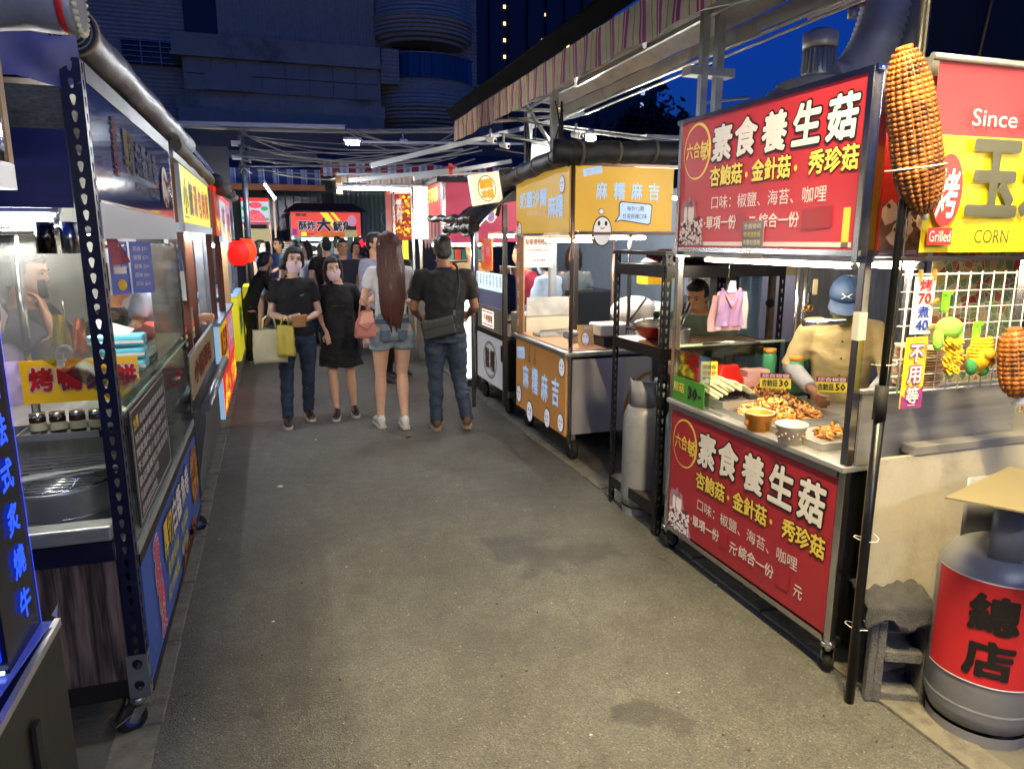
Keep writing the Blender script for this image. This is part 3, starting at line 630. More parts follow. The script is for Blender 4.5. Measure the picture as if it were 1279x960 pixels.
def mushsign(z0, h, px, y1, W, pan, low):
    sg = Sign((px, y1, z0), (0,-1,0), (0,0,1), pan); wh, ye, pa = (inkw, inky, inkp) if low else (inkwl, inkyl, inkwl)
    k = h/.64
    sg.ring(.125, .49*k, .115, .010, ye, 1, 'logo_ring', ry=.13, vary=.55)
    sg.text('六合', .035, .455*k, .115, .075, ye, 2, .014); sg.text('敏', .155, .44*k, .085, .085, ye, 2, .016)
    xs = [.255, .43, .615, .80, .985]
    for c, x, dy in zip('素食養生菇', xs, (0, .005, 0, .005, 0)):
        sg.text(c, x, (.425+dy)*k, .145, .165*k, wh, 3, .035, 2, outline=inkb, ow=.085, shear=.06)
    for c, x in (('杏鮑菇', .25), ('金針菇', .56), ('秀珍菇', .905)): sg.text(c, x, .30*k, .24 if c[0] != '秀' else .245, .085, ye, 3, .03, 1, outline=inkb, ow=.07)
    for x in (.52, .83): sg.ell(x, .335*k, .009, .012, ye, 2)
    sg.text('口味：椒鹽、海苔、咖哩', .27, .185*k, .74, .06, wh, 2, .012, 2)
    sg.text('單項一份', .235, .085*k, .23, .058, wh, 2, .014, 1); sg.text('綜合一份', .625, .085*k, .245, .058, wh, 2, .014, 1); sg.text('元', .555, .075*k, .05, .055, wh, 2, .014) ; sg.text('元', 1.0, .075*k, .05, .055, wh, 2, .014) if low else None
    for x in (.222, .61): sg.ell(x, .115*k, .006, .006, ye, 2)
    sg.rect(.475, .07*k, .065, .075, patch, 2, 'patch', rot=.1); sg.rect(.885 if low else .89, .07*k, .085 if low else .16, .08, patch, 2, 'patch', rot=.06)
    # grey photo print of mushrooms at the lower left
    g1 = M('photo_grey', '8E6A6C', .6, em=.16); g2 = M('photo_dark', '4A2A2A', .6, em=.12); g3 = M('photo_light', 'C9BEBA', .6, em=.16)
    sg.many([[(0.004,.0),(.22,.0),(.2,.07),(.15,.12),(.13,.2),(.1,.17),(.08,.24),(.045,.2),(.02,.22),(.004,.17)]], g1, 1)
    blobs(sg, .01, .01, .17, .11, 60, .014, g2, 2, 3); blobs(sg, .01, .005, .19, .12, 150, .008, g3, 3, 4)
    for x in (.05, .085, .11): sg.ell(x, .15, .014, .05, g3, 2); sg.ell(x, .2, .024, .016, g1, 3)
    return sg
mushsign(.155, .64, LX+.0025, RY1-.03, 1.2, lp, True)
up = MB().box(LX-.012, LX+.05, RY0+.03, RY1-.03, 1.645, 2.235).build('sign_box', redl, mush)
sg = mushsign(1.655, .575, LX-.0125, RY1-.035, 1.2, up, False)
sg.rect(.0, .0, 1.15, .018, M('photo_light'), 1); sg.rect(1.1, .0, .035, .14, inky, 1)
nt_ = Sign((LX-.02, 2.70, 1.60), (0,-1,0), (0,0,1), MB().box(LX-.019, LX-.016, 2.56, 2.70, 1.60, 1.76).build('notice_card', M('card_grey','77747A',.4,var=.2), mush))
for k in range(4): nt_.text(('全面使用','食用油合格','本攤位使用','健康油品')[k], .012, .128-.034*k, .115, .022, inkw if k != 1 else inky, 2, .01)
for z in (1.625, 2.237): MB().box(LX-.02, LX+.06, RY0-.01, RY1+.02, z, z+.02).build('sign_rail', chrome, mush)
for y in (RY0+.005, RY1-.03): MB().box(LX-.022, LX+.055, y, y+.024, 1.6, 2.255).build('sign_frame', chrome, mush)
# side sign facing the camera
ss = MB().box(LX+.06, LX+.78, RY0+.0, RY0+.03, 1.645, 2.2).build('side_sign', M('red_side_vinyl','A8261E',.4,var=.25,vscale=3,em=.12), mush)
sg = Sign((LX+.06, RY0-.001, 1.645), (1,0,0), (0,0,1), ss)
sg.rect(0,0,.72,.16,M('photo_brown','6E4A3A',.6,em=.05),1); blobs(sg,.02,.03,.6,.13,40,.035,M('mush_print','C9A98C',.6,em=.08),2,5); blobs(sg,.02,.01,.6,.15,80,.012,M('photo_dark'),3,8); blobs(sg,.03,.2,.15,.3,5,.03,M('orange_print','C8492A',.6,em=.1),2,9)
# glass case
MB().box(LX+.012, LX+.016, 2.93, RY1-.02, .857, 1.12).build('glass_panel', glass, mush); MB().box(LX+.03, LX+.78, RY1-.01, RY1-.006, .857, 1.13).build('glass_panel', glass, mush)
MB().box(LX+.01, LX+.8, RY1-.014, RY1-.002, 1.13, 1.142).build('glass_rim', M('glass_edge','9FB0A0',.2), mush)
MB().box(LX+.69, LX+.694, 3.0, RY1-.02, .857, 1.15).build('glass_panel', glass, mush)
for (x, y) in ((LX+.63, 3.1), (LX+.695, 3.12)): MB().tube([(x,y,.86),(x,y,1.63)], .012, 8).build('rod', chrome, mush)
MB().tube([(LX+.0,2.3,1.36),(LX+.2,2.3,1.36)], .013, 8).build('bracket_arm', chrome, mush); MB().box(LX-.018,LX+.018,RY0-.03,RY0+.0,1.33,1.43).build('clamp', M('clear_plastic','B8B8B4',.2), mush)
MB().box(LX+.0, LX+.8, RY0, RY1, 1.605, 1.618).build('ceiling_plate', steel, mush)
gs_ = MB().box(LX+.0, LX+.004, 2.955, 3.265, .86, .985).build('price_card', M('green_card','3C7A2C',.4,var=.25,em=.08), mush)
sg = Sign((LX-.001,3.26,.862),(0,-1,0),(0,0,1),gs_); sg.text('煎菇', .03,.045,.1,.05,inky,2,.02); sg.text('30',.17,.03,.08,.06,inkb,2,.04); sg.text('-',.265,.05,.02,.008,inkb,2,.03)
lampfix('tube_lamp', LX+.35, 2.65, 1.585, 1.1, 'warm tube lamp under the roof of the mushroom cart', mat=EM('stall_tube','FFF0D0',20), ang=PI/2)
lampfix('tube_lamp', LX+.09, 2.65, 1.585, 1.0, 'tube lamp tucked right behind the lower edge of the red mushroom sign', mat=EM('stall_tube2','FFE9C4',12), ang=PI/2, r=.01)
# food and things on the counter
def tray(x, y, z, w, d, lb, h=.03, rz=0, nm='steel_tray'):
    t = thing(nm, (x, y, z), lb, 'tray', rz=rz, own=True)
    MB().box(-w/2, w/2, -d/2, d/2, 0, .004).build('base', steel, t)
    mb = MB()
    for a in ((-w/2,-w/2+.004,-d/2,d/2),(w/2-.004,w/2,-d/2,d/2),(-w/2+.004,w/2-.004,-d/2,-d/2+.004),(-w/2+.004,w/2-.004,d/2-.004,d/2)): mb.box(*a, .004, h)
    mb.build('rim', steel, t); return t
def pile(nm, x, y, z, rx, ry, h, n, mats, lb, cat, size=.022, seed=3, kind='stick'):
    """heap of fried pieces: one countless mass"""
    rnd = random.Random(seed); mb = MB()
    for i in range(n):
        a = rnd.random()*2*PI; r = math.sqrt(rnd.random()); px = x+rx*r*math.cos(a); py = y+ry*r*math.sin(a); pz = z+h*(1-r**1.6)*rnd.uniform(.55,1)+.004
        d = Vector((rnd.gauss(0,1), rnd.gauss(0,1), rnd.gauss(0,.5))).normalized()*size*rnd.uniform(.5,1.3); mb.m = rnd.randrange(len(mats))
        p = Vector((px,py,pz)); o = Vector((rnd.gauss(0,1),rnd.gauss(0,1),rnd.gauss(0,1)))*size*.25
        mb.tube([p-d, p+o, p+d], [size*.12, size*rnd.uniform(.22,.42), size*.2], 5)
    o = mb.build(nm, mats, None, fixn=False); o['kind'] = 'stuff'; return tag(o, lb, cat)
fm = [M('fried_gold','C88A3C',.5,var=.3,vscale=40), M('fried_pale','D9B070',.5,var=.3,vscale=40), M('fried_brown','8F5424',.5,var=.3,vscale=40)]
tray(2.20, 2.36, .857, .36, .32, 'shallow steel tray nearest the cart corner holding scraps of fried mushroom'); pile('fried_mushrooms', 2.25, 2.36, .862, .1, .1, .03, 90, fm, 'few fried mushroom crumbs lying in the nearest steel tray', 'food', seed=11)
tray(2.24, 2.74, .857, .44, .38, 'wide steel tray heaped with golden fried mushrooms behind the paper bowls'); pile('fried_mushrooms', 2.25, 2.74, .862, .2, .17, .085, 620, fm, 'big heap of golden fried mushrooms behind the white paper bowl', 'food', seed=1)
tray(2.42, 3.08, .857, .36, .24, 'steel tray of fried mushrooms below the two yellow price cards'); pile('fried_mushrooms', 2.44, 3.07, .862, .17, .11, .09, 380, fm, 'smaller heap of fried mushrooms under the yellow price cards', 'food', seed=2)
tray(2.16, 3.06, .865, .26, .36, 'deep steel tray under the stack of pale bread slices', h=.045); tray(2.13, 3.02, .857, .3, .42, 'steel tray below another at the far corner of the cart', h=.012)
def bowl(x, y, mat, lb, pr):
    t = thing('paper_bowl', (x, y, .857), lb, 'bowl', 'paper bowls on the counter ledge')
    MB().lathe([(.048,0),(.062,.075),(.0655,.078),(.062,.080),(.058,.072),(.045,.006),(.002,.006)], (x,y,.857), 24).build('bowl_body', mat, t)
    m = MB(); m.lathe([(.0625,.078),(.0655,.079),(.0655,.083),(.061,.081)], (x,y,.857), 24, caps=False); m.build('rim', white, t)
    if pr: 
        pm = MB(); 
        for k in range(24):
            a = 2*PI*k/24; c = (x+.0575*math.cos(a), y+.0575*math.sin(a), .857+.03+.02*(k%3)/2); pm.ell(c, .004,.004,.006,5,3)
        pm.build('print', M('bowl_pattern','B49A8C',.6), t)
    else:
        sg = Sign((x-.0615,y+.02,.885),(0,-1,0),(.15,0,1),t); sg.rect(.004,.0,.032,.026,M('ink_brown','7A3A12',.5),2); sg.rect(.008,.004,.024,.018,M('orange_paper'),3)
bowl(1.995, 2.56, M('orange_paper','D98A22',.5,var=.1), 'orange printed paper bowl at the edge of the mushroom counter', False)
bowl(1.99, 2.345, M('cream_paper','D9CDBB',.5,var=.1), 'white printed paper bowl at the edge of the mushroom counter', True)
def card(x, y, z, w, h, u, mt, lb, lines, tilt=.2, nm='price_card'):
    u = Vector(u).normalized(); v = (Vector((0,0,1))+Vector((u.y,-u.x,0))*-tilt).normalized(); o = Vector((x,y,z))
    b = MB().plate(rect(o, u, v, w, h), u.cross(v), -.003).build(nm, mt); tag(b, lb, 'sign')
    sg = Sign(o, u, v, b)
    for (s, a, c, ww, hh, m_, bd) in lines: sg.text(s, a*w, c*h, ww*w, hh*h, m_, 2, bd)
    return sg
ylw = M('yellow_card','D8C02C',.45,em=.06); prd = M('purple_red_ink','7A1C3C',.5)
for (x, y, lb, n) in ((2.33,3.0,'yellow price card with purple strip stuck in the far mushroom heap','30'),(2.53,2.83,'yellow price card with purple strip standing nearer the vendor hands','50')):
    s_ = card(x, y, .94, .15, .075, (.8,-.45,0), ylw, lb, [('杏鮑菇', .06,.12,.5,.45,inkb,.02),(n,.62,.12,.3,.45,inkb,.03)]); s_.rect(0,.05,.15,.026,prd,1); s_.text('綜合椒鹽',.01,.053,.13,.019,inkw,2,.01)
bt = MB(); 
def bottle(x, y, z, lb, gm, cm, r=.035, h=.17, grp=None):
    t = thing('bottle', (x,y,z), lb, 'bottle', grp)
    MB().lathe([(r,0),(r*1.03,.005),(r,h*.75),(r*.85,h*.85),(r*.8,h*.87)], (x,y,z), 18).build('bottle_body', gm, t)
    MB().lathe([(r*.88,h*.87),(r*.9,h),(r*.8,h*1.01)], (x,y,z), 18).build('cap', cm, t)
gb = M('green_plastic','4FA070',.35,var=.1); oc = M('orange_cap','D9983C',.4)
bottle(2.56, 3.02, .9, 'green seasoning bottle with orange cap, the nearer of the pair by the vendor', gb, oc, .04, .19); bottle(2.55, 3.22, .93, 'green seasoning bottle with orange cap, the farther one behind the skewer cup', gb, oc, .038, .17)
for (x,y,lb) in ((2.45,3.14,'steel cup packed with wooden skewers left of the green bottle'),(2.40,3.25,'flat bundle of wooden skewers behind the steel cup')):
    t = thing('skewer_cup', (x,y,.9), lb, 'cup'); MB().lathe([(.034,0),(.038,.075)], (x,y,.9), 16).build('cup_body', steel, t); rnd = random.Random(5); mb = MB()
    for k in range(60):
        a = rnd.random()*6.3; r = .033*math.sqrt(rnd.random()); mb.tube([(x+r*math.cos(a)*.8,y+r*math.sin(a)*.8,.91),(x+r*math.cos(a)*1.15,y+r*math.sin(a)*1.15,.99+.01*rnd.random())], .0022, 4)
    o = mb.build('skewers', M('bamboo','D2A96A',.6), t); o['kind'] = 'stuff'
t = thing('paper_box', (2.38,3.2,.9), 'pink paper takeaway box stack behind the red holder', 'box')
for k in range(3): MB().box(2.30+.02*k,2.44+.02*k,3.12,3.2,.9+.035*k,.934+.035*k).build('box', M('pink_box','D8A8A4',.5,var=.1), t, bevel=.002)
rh = thing('red_holder', (2.2,3.3,.9), 'bright red plastic skewer bucket with a price card on it', 'bucket')
MB().loft([[(2.14+.01,3.2,.9),(2.34,3.2,.9),(2.34,3.12,.9),(2.15,3.12,.9)],[(2.19,3.19,1.04),(2.29,3.19,1.04),(2.29,3.13,1.04),(2.19,3.13,1.04)]], smooth=False).build('bucket_body', M('bright_red_plastic','C81E1A',.3), rh, bevel=.008); MB().box(2.22,2.26,3.15,3.17,1.04,1.09).build('handle', black, rh)
s_ = card(2.09,3.17,.9,.085,.16,(.9,-.4,0),ylw,'tall yellow menu card leaning on the red bucket',[('杏鮑菇',.1,.75,.8,.14,inkb,.02),('金針菇',.1,.55,.8,.14,prd,.02),('秀珍菇',.1,.35,.8,.14,inkb,.02),('50',.2,.08,.6,.18,prd,.02)],.15)
# dark red copy standing for the bucket's reflection at far side, tongs, bread stack
t = thing('red_holder', (2.1,3.22,.9), 'dark red copy standing for the reflection of the bright red bucket', 'bucket'); MB().loft([[(2.06,3.24,.87),(2.14,3.24,.87),(2.14,3.19,.87),(2.06,3.19,.87)],[(2.08,3.23,1.02),(2.13,3.23,1.02),(2.13,3.2,1.02),(2.08,3.2,1.02)]], smooth=False).build('bucket_body', M('dark_red_plastic','7A1618',.3), t, bevel=.006)
rnd = random.Random(4); bs_ = thing('bread_stack', (2.16,3.05,.88), 'stack of pale green white tofu slices in the deep tray', 'food')
for k in range(11):
    a = -.5+.1*k; x = 2.06+.022*k; m = MB(); m.box(-.055,.055,-.05,.05,-.008,.008, Matrix.Translation((x,3.06+.01*rnd.random(),.925+.012*min(k,10-k)*.7)) @ Matrix.Rotation(rnd.uniform(-.3,.3),4,'Z') @ Matrix.Rotation(.55,4,'Y')); m.build('slice', M('pale_tofu','D6D2AC',.6,var=.1), bs_, bevel=.006)
t = thing('tongs', (2.25,3.2,1.1), 'pair of steel tongs laid across the far glass rim', 'tongs')
for s in (-1,1): MB().tube([(2.12,3.22,1.145),(2.28,3.18+.012*s,1.155),(2.42,3.16+.02*s,1.15)], .006, 6).build('tong_arm', chrome, t)
# lilac shopping bags hung at the cart
bg = thing('shopping_bags', (2.3,3.28,1.2), 'bundle of lilac and white plastic carrier bags hanging from the cart roof', 'bags')
MB().tube([(2.3,3.28,1.6),(2.3,3.28,1.46)], .003, 5).build('hook', chrome, bg)
def sheet(w, h, c, amp, seed, taper=.8, n=12, fl=1):
    mb = MB()
    for j in range(n+1):
        for k in range(n+1):
            t = j/n; a = (k/n-.5)*w*(taper+(1-taper)*(1-t)); mb.v.append((c[0]+a, c[1]+amp*noise.noise(Vector((k*.35+seed, j*.12, seed)))*1.0, c[2]+h*t))
    for j in range(n):
        for k in range(n): mb.f.append((j*(n+1)+k, j*(n+1)+k+1, (j+1)*(n+1)+k+1, (j+1)*(n+1)+k)); mb.mi.append(0); mb.sm.append(True)
    return mb
for (dx, dz, w, h, m_, sd) in ((.02,-.01,.22,.2,M('white_bag','D8D0D0',.4,bump=.4,bscale=30),1),(-.03,-.015,.2,.19,M('rose_bag','C99A9E',.4),2),(0,.01,.18,.19,M('lilac_bag','B794C9',.35,var=.1,bump=.5,bscale=25),3)):
    sheet(w, h, (2.3+dx,3.27-.008*sd,1.22+dz), .03, sd).build('bag', m_, bg, fixn=False)
MB().add([(2.27,3.243,1.41),(2.33,3.243,1.41),(2.32,3.243,1.47),(2.285,3.243,1.47)],[(0,1,2,3)]).build('handle_loop', M('white_bag'), bg)
MB().tube([(2.24,3.243,1.43),(2.295,3.235,1.33),(2.35,3.243,1.43)], .012, 6, flat=.4).build('handle_loop', M('lilac_bag'), bg)
t = thing('scissors', (2.66,3.09,1.3), 'gold handled scissors hanging by the vendor on a rod', 'scissors')
for s in (-1,1):
    MB().tube([(2.65+.018*s+.014*math.cos(a*PI/5),3.07,1.33+.016*math.sin(a*PI/5)) for a in range(11)], .004, 6).build('handle', M('gold_handle','C08A3A',.4,.5), t); MB().bar((2.655+.008*s,3.07,1.35),(2.65-.004*s,3.07,1.44),.004,.012).build('blade', chrome, t)
t = thing('key_tag', (2.67,3.08,1.4), 'small cream tag on the rod beside the scissors', 'tag'); MB().box(2.68,2.71,3.08,3.083,1.40,1.48).build('tag_body', M('cream_plastic','D8CFA8',.5), t)
# ---------------- behind the mushroom cart
lampfix('tube_lamp', 3.5, 3.75, 2.15, 1.1, 'unseen tube lamp added to brighten the work area behind the mushroom cart', mat=EM('rear_fill_tube','FFF4E0',30), ang=.2)  # added lamp, out of sight, fills the dark area behind the cart
tarp = M('lavender_tarp', '8C8CA6', .5, var=.15, vscale=2, bump=.4, bscale=4)
mb = MB(); n = 30
for j in range(5):
    for k in range(n+1): mb.v.append((2.7+2.2*k/n, 4.25+.03*math.sin(k*1.1)*(1-j/6)+.03*noise.noise(Vector((k*.4,j,1))), .25+1.5*j/4))
for j in range(4):
    for k in range(n): mb.f.append((j*(n+1)+k, j*(n+1)+k+1, (j+1)*(n+1)+k+1, (j+1)*(n+1)+k)); mb.mi.append(0); mb.sm.append(True)
tag(mb.build('tarp_curtain', tarp, fixn=False), 'lavender grey tarp curtain hanging behind the mushroom cart', 'curtain')
t = thing('hanging_towel', (3.05,4.1,1.2), 'pale blue towel hanging over the edge of the grey cabinet', 'towel'); sheet(.2,.78,(3.02,4.05,.72),.05,7,.9).build('towel_cloth', M('blue_towel','7F97B4',.9,bump=.6,bscale=120), t, fixn=False)
t = thing('steel_cabinet', (2.85,4.15,0), 'grey steel cabinet with black rim behind the youth in green', 'cabinet'); MB().box(2.72,2.98,4.08,4.22,.0,1.46).build('body', steeld, t); MB().box(2.70,3.0,4.06,4.24,1.46,1.49).build('rim', black, t); MB().box(2.78,2.84,4.06,4.08,1.38,1.41).build('handle', chrome, t)
t = thing('rusty_post', (2.98,3.9,0), 'thin rusty steel upright with round magnets in front of the tarp', 'post'); MB().box(3.06,3.10,3.9,3.93,0,2.0).build('shaft', M('rusty_steel','6E5A4C',.7,.3,var=.4,vscale=20), t)
for z in (1.0,1.28): MB().lathe([(.03,0),(.025,.02)],(3.05,3.88,z),12,axis='y').build('magnet', black, t)
sw = MB().box(2.86, 4.6, 3.35, 3.4, 0, 1.64).build('steel_wall', steeld); sw['kind'] = 'structure'; sw.name = 'back_wall'
bw = MB().box(2.95, 6.5, 5.9, 6.0, 0, 2.5); bw = MB().box(4.7, 4.8, 2.0, 14, 0, 2.3).build('back_wall', M('pale_tile_wall','8FA4B8',.4,var=.1,em=0)); bw['kind'] = 'structure'
# ================================================================ RIGHT: grilled corn stall
cornst = thing('corn_stall', (2.1, 1.95, 0), 'grilled corn stall with yellow and red banner, wire grid and plywood end board', 'food stall')
yv = M('yellow_banner','CDB81C',.45,var=.06,em=.03); rv = M('red_banner','98303A',.5,var=.08,em=.03,bump=.3,bscale=8)
mb = MB(); n = 24
for j in range(9):
    for k in range(n+1): mb.v.append((2.035+1.4*k/n, 1.86+.006*math.sin(k*.8)*(1-j/8)+.004*noise.noise(Vector((k,j,0))), 1.64+.60*j/8))
for j in range(8):
    for k in range(n): mb.f.append((j*(n+1)+k, j*(n+1)+k+1, (j+1)*(n+1)+k+1, (j+1)*(n+1)+k)); mb.mi.append(1 if j > 4 else 0); mb.sm.append(True)
ban = mb.build('banner', [yv, rv], cornst, fixn=False)
sg = Sign((2.035, 1.845, 1.64), (1,0,0), (0,0,1), ban)
gry = M('print_grey','44453A',.5,em=.0); crd = M('print_red','B02A2C',.45,em=.1)
sg.text('Since 2008', .145, .405, .42, .052, inkp, 2, .004, 3)
sg.text('玉米', .165, .115, .47, .26, gry, 2, .035, 2)
sg.ell(.075, .2, .065, .115, crd, 1, 'badge', 32); sg.text('烤', .03, .115, .09, .15, inkp, 3, .02, 2, shear=.1); sg.poly([(.0,.45),(.0,.45)]+[(.0,.449)], rv, 1) if False else None
sg.rect(.012, .025, .105, .055, crd, 1, 'badge'); sg.text('Grilled', .018, .035, .092, .036, inkp, 2, .006, 3)
sg.text('CORN', .215, .03, .155, .045, M('print_darkgreen','3A3A20',.5), 2, .0, 3)
MB().box(2.05, 3.4, 1.9, 2.6, 2.2, 2.26).build('roof', steeld, cornst)
MB().tube([(2.0,1.855,2.245),(3.45,1.855,2.245)], .012, 8).build('rail', galv, cornst)
MB().box(2.2, 3.5, 1.93, 1.99, .9, .935).build('counter_edge', M('bright_brushed'), cornst, bevel=.004)
ply = MB().box(2.03, 3.2, 1.935, 1.955, .02, .9).build('plywood_board', M('cream_plywood','AFA998',.7,var=.18,vscale=2.5,bump=.3,bscale=30,dirt='6A5640',dirtamt=.55,dscale=2.2), cornst)
MB().box(2.015, 2.029, 1.93, 1.957, .0, .93).build('board_edge', M('raw_ply_edge','A9865C',.8,var=.3,vscale=30), cornst)
# wire grid
gd = thing('wire_grid', (2.35,1.885,1.3), 'white wire grid hung with cards and corn toys', 'rack'); wm = M('white_wire','D8D8D0',.4)
for k in range(13): MB().tube([(2.035+.055*k,1.885,1.15),(2.035+.055*k,1.885,1.575)], .0022 if k else .004, 5).build('wire', wm, gd)
for k in range(8): MB().tube([(2.0,1.888,1.16+.058*k),(2.72,1.888,1.16+.058*k)], .0022 if k%7 else .004, 5).build('wire', wm, gd)
# cards on it
c1 = MB().box(2.045,2.135,1.868,1.871,1.365,1.56).build('price_card', M('white_card','DCDCD8',.4,em=.05)); tag(c1, 'white card with red and blue prices 70 and 40 clipped on the grid', 'sign')
rd_ = M('ink_red','C42026',.45); bl_ = M('ink_blue','2038A0',.45); sg = Sign((2.045,1.867,1.365),(1,0,0),(0,0,1),c1)
sg.text('烤',.02,.147,.052,.04,rd_,2,.02,2); sg.text('70',.018,.105,.054,.034,rd_,2,.03,2); sg.text('煮',.02,.056,.052,.04,bl_,2,.02,2); sg.text('40',.018,.014,.054,.034,bl_,2,.03,2)
c2 = MB().box(2.035,2.13,1.868,1.871,1.105,1.355).build('notice_card', M('yellow_notice','D9C932',.4,em=.06)); tag(c2, 'yellow and purple card of three large characters under the white price card', 'sign')
sg = Sign((2.035,1.867,1.105),(1,0,0),(0,0,1),c2); pu = M('ink_purple','8E3A78',.5); sg.poly([(0,0),(.095,0),(.095,.08),(.03,.03),(0,.05)], pu, 1)
for c, b in (('不',.165),('用',.09),('等',.018)): sg.text(c, .018, b, .056, .058, inkw, 3, .02, 2, outline=pu, ow=.09)
sg.text('基本上', .078,.165,.013,.06,pu,2,.01,1,vertical=True); sg.rect(.025,.238,.045,.003,pu,2); sg.rect(.03,.01,.035,.003,inkw,2)
peg = M('wood_peg','C08A3C',.6)
for i, (x, z, r) in enumerate(((2.062,1.565,0),(2.125,1.565,0),(2.135,1.475,1.1),(2.135,1.39,1.5))):
    m = MB().box(-.004,.004,-.006,.006,-.018,.018, Matrix.Translation((x,1.866,z)) @ Matrix.Rotation(r,4,'Y')); tag(m.build('clothes_peg', peg), ('wooden clothes peg at the top left of the white price card','wooden clothes peg at the top right of the white price card','tilted wooden clothes peg beside the number 70','level wooden clothes peg beside the number 40')[i], 'peg', 'pegs on the wire grid')
# toys
def clipg(x, z, par):
    MB().box(x-.011,x+.011,1.855,1.875,z-.03,z+.03).build('clip', M('lime_plastic','7CC832',.35), par, bevel=.004); MB().box(x-.013,x-.006,1.85,1.87,z+.028,z+.04).build('clip_ear', M('lime_plastic'), par); MB().box(x+.006,x+.013,1.85,1.87,z+.028,z+.04).build('clip_ear', M('lime_plastic'), par)
t = thing('corn_mop_toy', (2.235,1.85,1.35), 'green hooded toy with yellow chenille corn tassels hanging on the grid', 'toy'); clipg(2.185,1.47,t)
MB().tube([(2.185,1.855,1.44),(2.185,1.85,1.405)],.003,5).build('cord', M('lime_plastic'), t)
m = MB(); m.ell((2.185,1.84,1.385),.055,.03,.038,18,10); m.ell((2.143,1.84,1.35),.018,.018,.045,10,6); m.ell((2.228,1.84,1.355),.016,.018,.04,10,6); m.build('hood', M('lime_felt','8CCB52',.8,bump=.5,bscale=80), t)
rnd = random.Random(8); m = MB()
for k in range(170):
    a = rnd.random(); zz = 1.36-.12*a; w = .032*(1-.35*a); x = 2.19+rnd.uniform(-w,w); y = 1.828-rnd.random()*.02; m.tube([(x,y+.01,zz),(x+rnd.uniform(-.008,.008),y-.008,zz-.012)], .004, 5, rnd=True)
m.build('tassels', M('mustard_chenille','D2A81E',.9), t)
def corntoy(x, z, lb, rx=.042, h=.115, face=True):
    t = thing('corn_plush', (x,1.85,z), lb, 'toy'); clipg(x-.01, z+.07, t); m = MB(); rnd = random.Random(3)
    for r_ in range(11):
        for c_ in range(9):
            a = PI*(c_/8)+PI; tt = r_/10; rr = rx*math.sin(PI*(.12+.8*(1-tt*.75)))**.8; m.ell((x+rr*math.cos(a),1.85+.6*rr*math.sin(a)*1.0,z-.065+h*tt), .0085,.007,.0075,7,5)
    m.build('kernels', M('yellow_plush','E0B41C',.6), t); MB().lathe([(rx*.4,-.07),(rx*.95,-.03),(rx*.9,.01),(rx*.35,.05)],(x,1.853,z),14).build('cob', M('yellow_plush'), t)
    m = MB(); m.ell((x-.03,1.85,z-.045),.022,.02,.035,10,6); m.ell((x+.02,1.845,z-.065),.024,.016,.02,10,6); m.build('husk', M('dark_green_plush','2E7A48',.8), t)
    m = MB(); m.ell((x+.005,1.815,z-.0),.024,.014,.02,12,7); m.ell((x+.03,1.83,z-.03),.018,.014,.018,10,6); m.build('cheek_patch', M('orange_plush','E0921C',.8), t)
corntoy(2.355,1.29,'yellow corn shaped plush with green husk hanging right of the tassel toy')
# stack of paper plates
t = thing('plate_stack', (2.245,1.95,1.15), 'tall stack of brown paper bowls behind the hanging tassel toy', 'bowls')
for k in range(15): MB().lathe([(.055,0),(.078+.0003*k,.006),(.079+.0003*k,.010),(.05,.008)], (2.245,2.0,1.15+.0098*k), 20).build('paper_bowl', M('kraft_paper','C79A72',.7) if k%2 else M('kraft_light','D9B898',.7), t)
# patterned sheet
pt = bpy.data.materials.new('mosaic_sheet'); pt.use_nodes = True; N = pt.node_tree.nodes; L = pt.node_tree.links; b = N['Principled BSDF']; v = N.new('ShaderNodeTexVoronoi'); v.inputs['Scale'].default_value = 26; tc = N.new('ShaderNodeTexCoord'); L.new(tc.outputs['Object'], v.inputs[0])
v2 = N.new('ShaderNodeTexVoronoi'); v2.feature = 'DISTANCE_TO_EDGE'; v2.inputs['Scale'].default_value = 26; L.new(tc.outputs['Object'], v2.inputs[0]); sp_ = N.new('ShaderNodeSeparateColor'); L.new(v.outputs['Color'], sp_.inputs[0])
r = N.new('ShaderNodeValToRGB'); r.color_ramp.interpolation = 'CONSTANT'; el = r.color_ramp.elements; el[0].color = hx('8E9A5A'); el[1].position = .3; el[1].color = hx('C9A878')
for p, c in ((.5,'B8673A'),(.65,'6E8A52'),(.8,'C4B25A'),(.92,'A8452A')): e = el.new(p); e.color = hx(c)
L.new(sp_.outputs[0], r.inputs[0]); mr = N.new('ShaderNodeMapRange'); mr.inputs[1].default_value = .03; mr.inputs[2].default_value = .06; L.new(v2.outputs['Distance'], mr.inputs[0]); mx = N.new('ShaderNodeMix'); mx.data_type = 'RGBA'; L.new(mr.outputs[0], mx.inputs[0]); mx.inputs[6].default_value = hx('C8C4B4'); L.new(r.outputs[0], mx.inputs[7]); L.new(mx.outputs[2], b.inputs['Base Color']); b.inputs['Roughness'].default_value = .4; b.inputs['Emission Strength'].default_value = .0
ps = thing('mosaic_cloth', (2.7,2.2,.3), 'translucent sheet of flower mosaic pattern behind the wire grid', 'cloth'); MB().box(2.60,3.6,2.3,2.305,.3,1.66).build('sheet', pt, ps)
MB().box(2.5,2.57,2.3,2.34,0,1.66).build('steel_upright', chrome, ps)
t = thing('counter_tray', (2.9,2.2,.8), 'steel worktop behind the grid with dark tubs', 'counter'); MB().box(2.83,3.5,1.96,2.3,.88,.9).build('top', steel, t)
